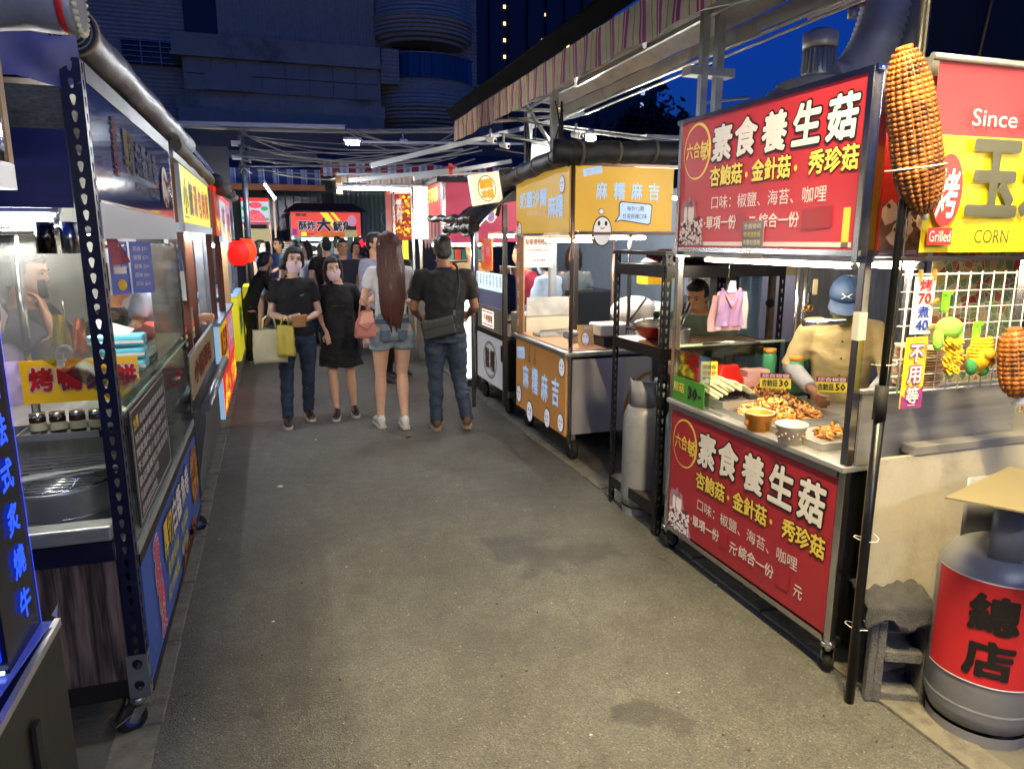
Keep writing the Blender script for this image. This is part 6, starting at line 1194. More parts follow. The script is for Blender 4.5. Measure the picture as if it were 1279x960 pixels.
# inside: worktop, drum grill, sauces, duck sign
MB().box(DX-.82,DX-.01,DY0+.1,DY1-.06,.60,.625).build('worktop', steel, dk_); MB().box(DX-.82,DX-.1,3.25,DY1-.06,.626,.95).build('back_counter', steeld, dk_)
MB().box(DX-.8,DX-.01,DY1-.065,DY1-.06,.63,1.13).build('glass_panel', glass, dk_)
gr_ = thing('drum_grill',(-.8,2.86,.63),'round steel drum grill with wire racks and skewers on top','grill'); MB().lathe([(.15,.0),(.16,.12),(.185,.2),(.19,.21),(.185,.215),(.165,.21),(.15,.16)],(-.78,2.83,.627),32).build('drum', M('brushed_drum','96989A',.4,.55,var=.2), gr_)
MB().lathe([(.152,.10),(.162,.105),(.16,.11)],(-.78,2.83,.627),32,caps=False).build('band', chrome, gr_)
for k in range(4): a = -2.2+.6*k; MB().lathe([(.012,0),(.012,.01)],(-.78+.158*math.cos(a),2.83+.158*math.sin(a),.67),10,axis='y').build('vent_hole', black, gr_)
m = MB(); m.lathe([(.19,.215),(.196,.22),(.19,.225)],(-.78,2.83,.627),32,caps=False)
for k in range(12): y = -.17+.031*k; w = math.sqrt(.188**2-y*y); m.tube([(-.78-w,2.83+y,.85),(-.78+w,2.83+y,.85)],.003,5)
for k in range(2): y = -.07+.14*k; w = math.sqrt(.188**2-y*y); m.tube([(-.78+y,2.83-w,.846),(-.78+y,2.83+w,.846)],.003,5)
o = m.build('wire_rack', chrome, gr_)
mb = MB(); mb.lathe([(.0,.0),(.12,.0)],(-.7,2.93,.86),24,caps=False); mb.build('mesh_disc', M('mesh_grey','9A9A98',.4,.6,bump=1,bscale=400), gr_)
for k in range(6): a = .25+.05*k; t = MB().tube([(-.92+.012*k,2.70+.02*k,.872),(-.62+.01*k,2.90-.01*k,.862)],.0035,5).build('skewer', white, gr_)
for k in range(7): MB().bar((-.98+.01*k,2.74+.05*k,.868),(-.66,2.80+.04*k,.862),.006).build('rack_bar', M('pale_rod','B8B8B8',.3,.7), gr_)
ds = thing('duck_sign',(-.72,3.02,1.08),'yellow board with red roast duck wrap characters inside the stall','sign'); b_ = MB().box(-.93,-.53,3.08,3.084,1.07,1.235).build('board', M('duck_yellow','D8A820',.45,em=.12), ds); sg = Sign((-.93,3.079,1.07),(1,0,0),(0,0,1),b_)
for k, c in enumerate('烤鴨夾餅'): sg.text(c,.03+.095*k,.05,.075,.085,M('ink_red'),3,.045,2,outline=inkw,ow=.1)
t = tray(-.74,2.98,.965,.36,.14,'steel tray holding sauce jars under the yellow duck sign',h=.025)
for k in range(4): t = thing('sauce_jar',(-.87+.07*k,3.0,.98),('dark sauce jar at the left end of the tray','second dark sauce jar on the tray','third dark sauce jar on the tray','dark sauce jar at the right end of the tray')[k],'jar'); MB().lathe([(.027,0),(.028,.06),(.024,.066)],(-.87+.065*k,3.0,.972),14).build('jar_body', M('dark_sauce_glass','3A201A',.15), t); MB().lathe([(.027,.066),(.027,.078),(.005,.079)],(-.87+.065*k,3.0,.972),14).build('lid', chrome, t); MB().lathe([(.0285,.015),(.0285,.045)],(-.87+.065*k,3.0,.972),14,caps=False).build('paper_label', M('cream_plastic'), t)
bottle(-.62,2.98,.97,'white shaker bottle with red cap beside the sauce jars',white,M('ink_red'),.028,.1)
for k in range(7): t = tag(MB().lathe([(.012,0),(.012,.035)],(-.64+.018*k,2.90-.01*(k%2),.968),8).build('small_bottle', M('dark_chrome')), ('small dark vial in the row beside the shaker, counted first from the jars','small dark vial second in the row beside the shaker','small dark vial third in the row beside the shaker','small dark vial in the middle of the row beside the shaker','small dark vial fifth in the row, nearer the post','small dark vial sixth in the row, nearer the post','small dark vial last in the row, nearest the slotted post')[k],'vial','small vials by the shaker')
for k in range(3):
    t = thing('tissue_pack',(-.66,3.3,1.13+.07*k),('turquoise tissue pack at the bottom of the stack','turquoise tissue pack in the middle of the stack','turquoise tissue pack on top with a white tissue pulled out')[k],'tissue pack'); bb = MB().box(-.76,-.54,3.30,3.42,1.14+.052*k,1.188+.052*k).build('pack', M('turquoise_pack','5AB8D0',.25,var=.25,vscale=9), t, bevel=.012); MB().box(-.762,-.538,3.297,3.3,1.155+.052*k,1.166+.052*k).build('stripe', white, bb)
    if k == 2: MB().add([(-.72,3.36,1.293),(-.6,3.36,1.293),(-.58,3.38,1.31),(-.72,3.38,1.36),(-.74,3.34,1.33)],[(0,1,2,3),(0,3,4)]).build('tissue', white, t)
MB().box(-.85,-.5,3.25,3.5,1.12,1.13).build('glass_shelf', glass, dk_)
t = thing('white_clip',(-.72,2.72,1.15),'white plastic clip on the edge of the glass shelf','clip'); m = MB(); m.tube([(-.70+.022*math.cos(a*.6),2.78,1.30+.025*math.sin(a*.6)) for a in range(9)],.007,6); m.box(-.725,-.705,2.77,2.79,1.255,1.3); m.build('clip_body', white, t)
mn_ = thing('hanging_menu',(-.55,3.0,1.55),'pair of blue laminated price cards hung on hooks in the duck stall','menu')
for k,(x0,y0,w) in enumerate(((-.56,2.92,.085),(-.50,2.97,.09))):
    u_ = Vector((.7,.7,0)).normalized(); b_ = MB().plate(rect((x0,y0,1.485-.0*k),u_,(0,0,1),w*1.0,.19),u_.cross(Vector((0,0,1))),-.002).build('card', M('blue_card','2A4AA0',.3,em=.05), mn_); sg = Sign((x0,y0,1.485),u_,(0,0,1),b_)
    for j in range(5 if k else 3): sg.text(('照燒 $70','椒鹽 $70','甜辣 $80','蒜味 $80','原味 $60')[j],.012,.155-.032*j,w-.03,.018,inkw,2,.0,1)
    if not k: sg.rect(.012,.075,.05,.025,inkw,2); sg.ell(.04,.035,.018,.02,yv2,2)
    MB().box(x0-.006,x0+.0,y0-.003,y0+.003,1.485,1.675).build('white_edge', white, b_)
t = thing('magenta_flag',(-.52,2.75,1.68),'small magenta cloth pennant hanging by the slotted post','flag'); MB().add([(-.52,2.66,1.74),(-.50,2.66,1.60),(-.50,2.98,1.60),(-.515,2.72,1.74)],[(0,1,2,3)]).build('flag_cloth', M('magenta_cloth','8A1E3A',.8), t)
for k,(x,y,z,rr) in enumerate(((-.54,4.1,.68,.09),(-.56,3.75,.68,.1))): tray(x-.1,y,z,.2,.26,('steel tray with wire basket behind the black placard','second steel tray of golden pieces behind the placard')[k],h=.06); pile('fried_pieces',x-.1,y,z+.01,.08,.1,.04,90,fm,('golden fried pieces in the far tray of the duck stall','golden fried pieces in the nearer tray of the duck stall')[k],'food',seed=20+k)
t = thing('red_cloth_food',(-.6,3.9,1.0),'bright red packets heaped in the glass case of the duck stall','packets'); m = MB(); rnd = random.Random(6)
for k in range(26): m.box(-.035,.035,-.03,.03,-.006,.006, Matrix.Translation((-.62+.1*rnd.random(),3.6+.5*rnd.random(),.95+.12*rnd.random())) @ Matrix.Rotation(rnd.uniform(0,3),4,'Z') @ Matrix.Rotation(rnd.uniform(-1,1),4,'X'))
o = m.build('packets', M('red_packet','B8241E',.35,var=.2), t); o['kind'] = 'stuff'
t = thing('yellow_bags',(-.84,3.05,1.3),'yellow plastic bags hanging behind the vinyl sheet','bags'); sheet(.07,.15,(-.80,3.15,1.25),.05,3,.6).build('bag', M('yellow_bag','C9B81C',.5), t, fixn=False); sheet(.06,.14,(-.74,3.18,1.24),.05,5,.6).build('bag', M('orange_bag','D8783A',.5), t, fixn=False); MB().tube([(-.78,3.16,1.39),(-.78,3.16,1.45)],.003,5).build('hook', chrome, t)
# rolled awning silver
sil = M('silver_tarp','84858E',.42,.2,var=.25,vscale=6,bump=.8,bscale=8)
ra = rollup([(DX-.02,2.55,2.285),(DX-.0,5.3,2.285)], .062, 'silver rolled awning sheet on top of the duck stall', m_=sil, strap=False, seed=9, n=50)
mb = MB()
for k in range(5): r_ = .064-.012*k; mb.lathe([(r_,-.004*k),(r_-.004,-.004*k-.008),(r_-.008,-.004*k)],(DX-.02,2.545,2.285),26,caps=False,axis='y')
mb.build('end_coil', M('navy_canvas','141428',.7), ra); MB().lathe([(.068,0),(.072,.01),(.068,.02)],(DX-.02,2.555,2.285),26,caps=False,axis='y').build('coil_edge', M('tan_edge','A89A78',.7), ra)
for y in (3.35,4.5): MB().lathe([(.064,-.01),(.066,0),(.064,.01)],(DX-.02,y,2.285),20,caps=False,axis='y').build('tape', M('rust_print'), ra)
t = thing('canvas_sheet',(-.7,2.2,2.2),'violet grey canvas sheet stretched between the two left stalls','canvas'); mb = MB(); n = 14
for j in range(7):
    for k in range(n+1): mb.v.append((DX-.45+.45*k/n, 2.5+.04*noise.noise(Vector((k*.3,j*.3,2))), 2.13+.13*j/6+.01*math.sin(k*.9)))
for j in range(6):
    for k in range(n): mb.f.append((j*(n+1)+k, j*(n+1)+k+1, (j+1)*(n+1)+k+1, (j+1)*(n+1)+k)); mb.mi.append(0); mb.sm.append(True)
mb.build('canvas', M('violet_canvas','6A6A98',.6,var=.15,em=.0), t, fixn=False)
# ================================================================ LEFT nearest: blue LED kiosk
kx = thing('led_kiosk',(-.75,1.5,0),'black kiosk with glowing blue panel and vertical blue characters','kiosk')
MB().loft([[(-.9,.9,0),(-.5,.9,0),(-.5,1.68,0),(-.9,1.68,0)],[(-.9,.9,.84),(-.5,.9,.84),(-.5,1.68,.86),(-.9,1.68,.86)]],smooth=False).build('cabinet', M('kiosk_black','161618',.35,var=.2), kx)
MB().box(-.508,-.496,.9,1.685,.845,.862).build('cabinet_edge', alu, kx)
hdl = MB().box(-.499,-.49,1.44,1.47,.45,.76).build('handle', rubber, kx)
colm = MB().plate([(-.86,1.46,.865),(-.525,1.46,.865),(-.525,1.655,.865),(-.86,1.655,.865)],(0,0,.80),1).build('panel_box', M('kiosk_dark','0E0E18',.25), kx)
bluep = bpy.data.materials.new('blue_screen'); bluep.use_nodes = True; N = bluep.node_tree.nodes; L = bluep.node_tree.links; b = N['Principled BSDF']; b.inputs['Base Color'].default_value = (.005,.005,.03,1); b.inputs['Roughness'].default_value = .15
nz = N.new('ShaderNodeTexNoise'); nz.inputs['Scale'].default_value = 4.5; nz.inputs['Detail'].default_value = 3; nz.inputs['Distortion'].default_value = 2.5; tc = N.new('ShaderNodeTexCoord'); L.new(tc.outputs['Object'], nz.inputs[0]); cr_ = N.new('ShaderNodeValToRGB'); e = cr_.color_ramp.elements; e[0].position = .45; e[0].color = (.0,.002,.06,1); e[1].position = .62; e[1].color = (.0,.03,.9,1); L.new(nz.outputs[0], cr_.inputs[0]); L.new(cr_.outputs[0], b.inputs['Emission Color']); b.inputs['Emission Strength'].default_value = .45
MB().box(-.85,-.535,1.452,1.4595,.9,1.64).build('blue_panel', bluep, kx)
eb = EM('blue_led_letters','1848FF',.42); cy_ = EM('cyan_led','7FE8F0',.35)
sg = Sign((-.524,1.46,.87),(0,1,0),(0,0,1),colm)
for k, c in enumerate('安格斯法式炙燒牛'): sg.text(c,.085,.69-.09*k,.06,.06,eb,2,.03,2)
sg.text('EST',.02,.755,.06,.025,cy_,2,.02,1); sg.rect(.19,.0,.003,.79,eb,1,'led_edge')
sg = Sign((-.85,1.4515,.87),(1,0,0),(0,0,1),colm); sg.rect(.25,.60,.1,.006,eb,2,'led_line')
MB().plate([(-.88,1.2,.868),(-.53,1.2,.868),(-.505,1.655,.868),(-.88,1.655,.868)],(0,0,.004),1).build('glossy_top', M('blue_sheen_acrylic','5A648A',.08,em=.1,emcol='2A4AFF'), kx); MB().tube([(-.88,1.45,.88),(-.53,1.45,.88)],.004,6).build('led_line', EM('blue_white_led','9AB8FF',.9), kx)  # blue emission in the top stands for the LED panel's reflection
MB().add([(-.51,1.675,.875),(-.495,1.66,.875),(-.495,1.675,.90)],[(0,1,2)]).build('corner_tag', white, kx); MB().add([(-.52,1.66,1.50),(-.52,1.7,1.53),(-.52,1.66,1.56)],[(0,1,2)]).build('arrow_tag', white, kx)
uh = thing('kiosk_header',(-.75,1.5,1.8),'black framed kiosk header with metal lower edge at the photo corner','header'); MB().box(-.95,-.52,1.1,1.82,1.84,2.2).build('box', M('kiosk_black'), uh); MB().box(-.95,-.51,1.1,1.83,1.785,1.838).build('metal_edge', alu, uh); MB().box(-.518,-.51,1.8,1.83,1.84,2.2).build('edge_strip', M('tan_wood'), uh); MB().box(-.516,-.512,1.15,1.79,1.86,2.15).build('gloss_panel', M('photo_night'), uh)
rl = rollup([(-.56,1.72,2.12),(-.33,1.70,2.13)], .052, 'silver rolled cloth end with frilled trim at the photo corner', m_=sil, strap=False, n=14, seed=4)
for k in range(26): a = 2*PI*k/26; MB().ell((-.328,1.70+.054*math.cos(a),2.13+.054*math.sin(a)),.006,.005,.005,6,4).build('frill', M('cream_plastic'), rl)
MB().lathe([(.055,0),(.057,.006),(.055,.012)],(-.36,1.70,2.13),20,caps=False,axis='x').build('red_seam', M('ink_red'), rl)
# ================================================================ LEFT: second stall with yellow sign
s2 = thing('yellow_sign_stall',(-.5,5.4,0),'steel counter stall with yellow lit sign and silver corrugated awning','food stall')
ysm = M('yellow_lit_sign','E8DC14',.4,em=.35)
b_ = MB().box(-.515,-.5,4.8,6.85,1.79,2.13).build('sign_box', ysm, s2); sg = Sign((-.499,4.8,1.79),(0,1,0),(0,0,1),b_)
for k, c in enumerate('小籠湯包肉粽'): sg.text(c,.12+.31*k,.06,.22,.2,M('ink_red') if k > 1 else ink,2,.05,1)
sg.rect(.1,.03,.25,.008,ink,2)
sg = Sign((-.499,4.8,1.79),(0,1,0),(0,0,1),b_)
MB().box(-.55,-.49,4.5,6.9,2.13,2.17).build('sign_frame', galv, s2); MB().box(-.56,-.49,4.78,6.9,1.73,1.785).build('lamp_tray', M('blue_grey_metal','8A96AC',.4,.4), s2); MB().box(-.52,-.494,4.76,4.8,1.74,2.17).build('sign_frame', galv, s2)
mb = MB(); n = 60
for k in range(n+1):
    y = 4.6+3.2*k/n; a_ = .006*math.cos(k*2.1); mb.v += [(-.47+a_, y, 2.27), (-.56+a_, y, 2.42)]
    if k: mb.f.append((2*k-2,2*k,2*k+1,2*k-1)); mb.mi.append(0); mb.sm.append(False)
mb.build('corrugated_awning', stripemat('shaded_rib_silver',[(0,'8A9CC0'),(.5,'C4CCDC'),(.75,'5A6A90')],7.,axis=1), s2, fixn=False)  # light and shade of the ribs put into the stripe colours
rollup([(-.5,4.6,2.22),(-.48,7.0,2.2)], .045, 'dull brown rolled cover above the yellow sign', m_=M('dull_tarp','6A665A',.6,bump=.8,bscale=10,var=.3), strap=False, seed=11); 
for i,(x,y,z,r,c) in enumerate(((-.44,7.0,2.2,.07,'3A3C40'),(-.40,7.3,2.14,.08,'7A746A'),(-.36,7.6,2.12,.06,'5A5650'),(-.34,7.9,2.1,.05,'9A948A'))): m = MB(); m.ell((x,y,z),r,r*1.4,r*.8,12,7); tag(m.build('cloth_bundle', M('bundle_cloth%d'%i,c,.8,bump=1,bscale=18)), ('dark bundled cloth at the end of the brown roll','tan bundled cloth hanging after the dark one','grey bundled cloth above the red lantern','small pale bundled cloth at the far end of the bundles')[i],'cloth')
cnt = M('counter_steel_l','7E8286',.35,.85,var=.2,vscale=4)
MB().box(-1.2,-.5,4.5,6.25,.15,.68).build('counter_body', cnt, s2); MB().add([(-.498,4.5,.68),(-.498,6.25,.68),(-.44,6.25,.7),(-.44,4.5,.7),(-.498,4.5,.3),(-.44,4.5,.62)],[(0,1,2,3),(0,3,5,4)]).build('apron', cnt, s2); MB().tube([(-.43,4.48,.71),(-.43,6.28,.71)],.03,12).build('rolled_edge', cnt, s2)
b_ = MB().box(-.515,-.505,4.52,6.3,.74,1.0).build('front_board', M('tan_board','8A7A60',.5,var=.2,em=.02), s2); sg = Sign((-.504,4.52,.74),(0,1,0),(0,0,1),b_); sg.text('小籠湯包',.2,.06,1.2,.14,M('rust_print'),2,.04,1); MB().box(-.52,-.5,4.5,6.3,1.0,1.012).build('board_rim', alu, s2)
for (x,y,m_,w) in ((-.53,5.0,M('brown_wood_post','6A3A22',.5,var=.2),.07),(-.55,5.35,chrome,.03),(-.54,5.7,M('brown_wood_post'),.05),(-.53,6.3,galv,.06),(-.5,6.32,galv,.05),(-.53,7.2,M('brown_wood_post'),.07),(-.53,4.5,galv,.03)): MB().box(x-.03-w/2,x-.03+w/2,y-w/2,y+w/2,.1,2.15).build('post', m_, s2)
lampfix('tube_lamp', -.58, 5.8, 1.70, 1.3, 'tube lamp beneath the yellow sign tray', ang=PI/2, mat=EM('left_tube','F4F8FF',26)); MB().box(-1.3,-1.28,4.5,8,0,2.3).build('back_panel', M('rear_pale'), s2)
t = thing('food_tray_stack',(-.8,5.2,1.0),'stack of trays with orange topped food behind the tan board','trays')
for k in range(3): MB().box(-.85,-.55,4.7,5.4,1.02+.045*k,1.045+.045*k).build('tray', (alu,M('cream_plastic'),M('orange_print'))[k], t)
t = thing('yellow_note_box',(-.75,5.1,1.0),'pale carton with small yellow note on the tan board counter','carton'); MB().box(-.8,-.58,5.45,5.9,1.0,1.2).build('carton', M('pale_carton','A89A84',.6), t); MB().box(-.7,-.62,5.44,5.45,1.04,1.14).build('note', M('yellow_notice'), t)
t = thing('hanging_cloth',(-.55,4.7,1.5),'white and blue cloths hanging at the near post of the yellow sign stall','cloth'); sheet(.1,.3,(-.56,4.75,1.32),.08,2,.7).build('cloth', M('white_cloth'), t, fixn=False); sheet(.07,.16,(-.55,4.73,1.5),.06,7,.7).build('cloth', M('blue_cloth','3A5A9A',.8), t, fixn=False)
# third stall: light boxes, lanterns
s3 = thing('light_box_counter',(-.5,7.2,0),'counter of pale blue and red yellow light boxes beyond the yellow sign stall','food stall')
MB().box(-.62,-.5,6.8,6.83,.08,.93).build('side_face', M('pale_blue_box','8CB4D8',.4,em=.35), s3)
for k, (y0,y1,m_,t_) in enumerate(((6.83,7.9,M('yellow_red_lit','D8B81C',.45,em=.25),'臭豆腐'),(7.95,9.0,M('pink_photo_lit','C05A6A',.45,em=.4),'大腸'))):
    b_ = MB().box(-.58,-.5,y0,y1,.1,.93).build('light_box', m_, s3); sg = Sign((-.499,y0,.1),(0,1,0),(0,0,1),b_); W_ = y1-y0; sg.rect(0,0,W_,.83*.45,M('red_lit'),1); sg.text(t_,.1,.5,W_-.2,.25,M('ink_red') if k == 0 else inkwl,2,.05,1); blobs(sg,.1,.05,W_-.2,.25,26,.05,M('yellow_lit'),2,k+3); blobs(sg,.1,.05,W_-.2,.25,30,.03,M('fried_pale'),3,k+8)
MB().box(-1.0,-.48,6.78,9.1,.93,.96).build('top', M('blue_grey_metal'), s3)
b_ = MB().box(-.56,-.45,9.4,10.6,.2,1.0).build('light_box', M('yellow_face_lit','D8CC28',.45,em=.25), s3); sg = Sign((-.449,9.4,.2),(0,1,0),(0,0,1),b_); sg.text('滷味',.2,.3,.7,.35,M('ink_green','2A7A5A',.5),2,.05,1); MB().box(-.95,-.45,9.38,10.65,1.0,1.03).build('top', M('pale_blue_box'), s3)
b_ = MB().box(-.5,-.38,12.3,13.2,.1,.95).build('light_box', M('yellow_face_lit'), s3); Sign((-.379,12.3,.1),(0,1,0),(0,0,1),b_).text('熱炒',.1,.2,.65,.5,M('ink_green'),2,.05,1)
for (y0,y1,z0,z1,m_,tx) in ((6.95,7.6,1.72,2.16,'orange_print','炸'),(7.7,8.5,1.66,2.12,'pale_blue_lit','茶'),(8.6,9.4,1.62,2.12,'pinkgrey_print','湯')):
    b_ = MB().box(-.49,-.46,y0,y1,z0,z1).build('hanging_sign', M(m_), s3); sg = Sign((-.459,y0,z0),(0,1,0),(0,0,1),b_); sg.text(tx,.1,.1,(y1-y0)*.6,.25,M('ink_red'),2,.03,1); blobs(sg,.05,.03,(y1-y0)*.85,.12,12,.04,M('yellow_lit'),2,5); MB().box(-.49,-.458,y0,y1,z1-.05,z1).build('sign_top', M('red_lit'), b_)
for (y,m_) in ((8.0,M('brown_wood_post')),(9.0,M('tan_wood')),(9.6,galv),(11,galv)): MB().box(-.56,-.5,y-.03,y+.03,.1,2.1).build('post', m_, s3)
lampfix('tube_lamp', -.62, 8.6, 1.62, 1.2, 'tube lamp in the left row behind the lanterns', ang=PI/2, mat=EM('left_tube','F4F8FF',26))
for k,(x,y,z,m_,lb_) in enumerate(((-.34,8.0,1.55,EM('red_lantern_glow','FF2018',.22),'glowing red paper lantern hanging nearest on the left'),(-.27,8.3,1.57,EM('orange_lantern_glow','FF4010',.3),'orange paper lantern hanging behind the red one'))):
    t = thing('paper_lantern',(x,y,z),lb_,'lantern','paper lanterns on the left row'); MB().lathe([(.05,-.13)]+[(.055+.05*math.sin(PI*(j/12))**.5+(.004 if j%2 else 0),-.12+.02*j) for j in range(13)]+[(.05,.13)],(x,y,z),20).build('paper_shade', m_, t); 
    for s in (-1,1): MB().lathe([(.052,-.008),(.052,.008)],(x,y,z+.13*s),16).build('ring', black, t)
    MB().ell((x+.02,y-.09,z-.03),.02,.004,.035,8,6).build('glow_patch', EM('lantern_hot','FFD8D0',2), t); MB().tube([(x,y,z+.13),(x,y,z+.3)],.004,5).build('cord', rubber, t)
lw = MB().box(-1.75,-1.7,-2,13,0,2.2).build('back_wall', M('dark_back_wall','3A3C44',.7,var=.2)); lw['kind'] = 'structure'
MB().box(-1.7,-.6,13.2,13.3,0,3.2).build('back_wall', M('dark_back_wall'))['kind'] = 'structure'
t = thing('stall_cart_top',(-.8,9.5,1.0),'row of steel pans on the far left counter','pans')
for k in range(4): MB().box(-.75,-.52,9.45+.27*k,9.68+.27*k,1.03,1.1).build('pan', steel, t)
# ================================================================ PEOPLE
skin = lambda n, c: M(n, c, .55, var=.08, vscale=25, bump=.15, bscale=200)
SK = {'a': skin('skin_light','D0A890'), 'b': skin('skin_mid','BE8E6C'), 'c': skin('skin_tan','8C6450')}
def cloth(n, c='808080', b=.35, v=.15, r=.85, s=1): return M(n, c, r, var=v, vscale=9, bump=b, bscale=60)
TS = bpy.data.scenes.new('workbench')
JOBS = []
def remesh(mb, vox, sm=4, wr=0., seed=0, wk=(9,9,5)):
    """one welded surface from overlapping solids; all of them are evaluated together further down"""
    me = mb.mesh('tmp'); o = bpy.data.objects.new('tmp', me); TS.collection.objects.link(o)
    r = o.modifiers.new('r', 'REMESH'); r.mode = 'VOXEL'; r.voxel_size = vox; r.use_smooth_shade = True
    s = o.modifiers.new('s', 'SMOOTH'); s.iterations = sm; s.factor = .5
    ph = bpy.data.meshes.new('welded'); JOBS.append((ph, o, wr, seed, wk)); return ph
def weld_all():
    vl = TS.view_layers[0]; vl.update(); users = {}
    for o in COL.objects:
        if o.type == 'MESH': users.setdefault(o.data.name, []).append(o)
    for ph, t, wr, seed, wk in JOBS:
        out = bpy.data.meshes.new_from_object(t.evaluated_get(vl.depsgraph)); out.materials.clear()
        for m in ph.materials: out.materials.append(m)
        if wr:
            nv = len(out.vertices)*3; co = [0.]*nv; no = [0.]*nv; out.vertices.foreach_get('co', co); out.vertices.foreach_get('normal', no)
            for i in range(0, nv, 3):
                q = Vector((co[i]*wk[0]+seed, co[i+1]*wk[1], co[i+2]*wk[2])); n = (noise.noise(q)+.5*noise.noise(q*2.3))*wr
                co[i] += no[i]*n; co[i+1] += no[i+1]*n; co[i+2] += no[i+2]*n
            out.vertices.foreach_set('co', co); out.update()
        out.polygons.foreach_set('use_smooth', [True]*len(out.polygons))
        for o in users.get(ph.name, []): o.data = out
    for ph, t, *_ in JOBS: bpy.data.objects.remove(t); bpy.data.meshes.remove(ph)
def ring(cx, cy, z, rx, ry, n=18, p=2.3, tw=0):
    o = []
    for k in range(n):
        a = 2*PI*k/n+tw; c, s = math.cos(a), math.sin(a); o.append((cx+rx*math.copysign(abs(c)**(2/p), c), cy+ry*math.copysign(abs(s)**(2/p), s), z))
    return o
def person(x, y, rz, H, lab, skin_='a', sex='f', vox=.009, top=None, topm=None, sleeve=.55, bot='trousers', botm=None, bl=1., hair='short', hairm=None, mask=None, arms=None, legs=None, drop=0, lean=(0,0), head=(0,0,0), shoem=None, hem=None, cap=None, face=True, z=0, build=1., glasses=False):
    """arms {-1/1: (elbow, wrist, hand dir)}, legs {-1/1: (knee, ankle)} in a figure of 1.7 m facing -Y; its own left is +x"""
    k = H/1.7; sm = SK[skin_]; root = thing('person', (x, y, z), lab, 'person', rz=rz, own=True)
    shw = (.162 if sex == 'f' else .195)*build; hip = (.095 if sex == 'f' else .09)
    P = Vector((0, 0, .90-drop)); up = Vector((lean[0], lean[1], 0))
    def T(v): return Vector(v)*k
    def tor(z_):  # spine point, z_ counted for the standing figure
        t = max(0, (z_-.9)/.55); return Vector((up.x*t, up.y*t, z_-drop))
    L_ = {s: [Vector((s*hip, 0, .86-drop)), Vector((s*(hip+.01), -.01, .47)), Vector((s*(hip+.01), .03, .075))] for s in (-1, 1)}
    if legs:
        for s, (a, b) in legs.items(): L_[s][1] = Vector(a); L_[s][2] = Vector(b)
    A_ = {s: [tor(1.385)+Vector((s*shw, 0, 0)), tor(1.11)+Vector((s*(shw+.05), .01, 0)), tor(.87)+Vector((s*(shw+.06), -.05, 0)), Vector((0, -.1, -1))] for s in (-1, 1)}
    if arms:
        for s, a in arms.items(): A_[s][1:] = [Vector(q) for q in a]
    f = 1. if sex == 'f' else 1.13
    nb = tor(1.43); hc = tor(1.50)+Vector((head[0]*.3, -.01-head[1]*.14, -head[1]*.13))
    Hm = Matrix.Translation(hc) @ Matrix.Rotation(head[2], 4, 'Z') @ Matrix.Rotation(head[1], 4, 'X') @ Matrix.Rotation(head[0], 4, 'Y')
    # ---- body: one continuous skin
    mb = MB()
    sh = [(.80,.13,.10),(.88,.155,.115),(.96,.15,.105),(1.04,.125*f,.09),(1.14,.135*f,.095),(1.25,.15*f,.105),(1.34,.155*f,.095),(1.40,.12*f,.075),(1.435,.06,.055)]
    mb.loft([[tuple(T(Vector(q))) for q in ring(tor(z_).x, tor(z_).y, tor(z_).z, a*build, b*build)] for z_, a, b in sh])
    mb.tube([T(nb-Vector((0,0,.04))), T(nb+Vector((0,-.005,.03))), T(hc+Vector((0,.01,.03)))], [.056*k*f,.05*k*f,.052*k*f], 12, rnd=True)
    hr = [(-.005,.026,-.068,-.01),(.02,.044,-.080,.0),(.05,.056,-.086,.035),(.08,.063,-.087,.07),(.112,.069,-.083,.09),(.145,.072,-.088,.097),(.18,.066,-.078,.09),(.207,.046,-.052,.065),(.222,.016,-.015,.03)]
    def hp(v): return tuple(T(Hm @ Vector(v)))
    def hring(z_, rx, yf, yb, n=18):
        o = []
        for j in range(n):
            a = 2*PI*j/n; c, s = math.cos(a), math.sin(a); o.append(hp((rx*c, ((yb-yf)/2)*s+(yf+yb)/2, z_)))
        return o
    mb.loft([hring(*h) for h in hr])
    mb.tube([hp((0,-.086,.125)), hp((0,-.100,.085)), hp((0,-.092,.072))], [.008*k,.0125*k,.010*k], 8, rnd=True)
    for s in (-1, 1): mb.ell(hp((s*.073,.012,.095)), .010*k, .018*k, .03*k, 8, 6); mb.tube([hp((s*.012,-.088,.135)), hp((s*.045,-.074,.137))], .006*k, 6, rnd=True)
    mb.tube([hp((-.02,-.088,.045)), hp((0,-.093,.046)), hp((.02,-.088,.045))], [.005*k,.009*k,.005*k], 6, rnd=True)
    for s in (-1, 1):
        a = A_[s]; mb.tube([T(a[0]-Vector((s*.03,0,0))), T(a[0].lerp(a[1], .15)), T(a[0].lerp(a[1], .5)), T(a[1]), T(a[1].lerp(a[2], .3)), T(a[2])], [.048*f*k,.046*f*k,.040*f*k,.034*f*k,.036*f*k,.023*f*k], 12, rnd=True)
        d = a[3].normalized(); side = d.cross(Vector((0,-1,0)) if abs(d.y) < .8 else Vector((s,0,0))).normalized(); nrm = side.cross(d).normalized()
        w = a[2]; mb.loft([[tuple(T(w+d*t+side*(c_*wx)+nrm*(s_*wy))) for c_, s_ in ((math.cos(2*PI*j/10), math.sin(2*PI*j/10)) for j in range(10))] for t, wx, wy in ((-.01,.022,.018),(.02,.030,.016),(.055,.038,.015),(.085,.038,.013))])
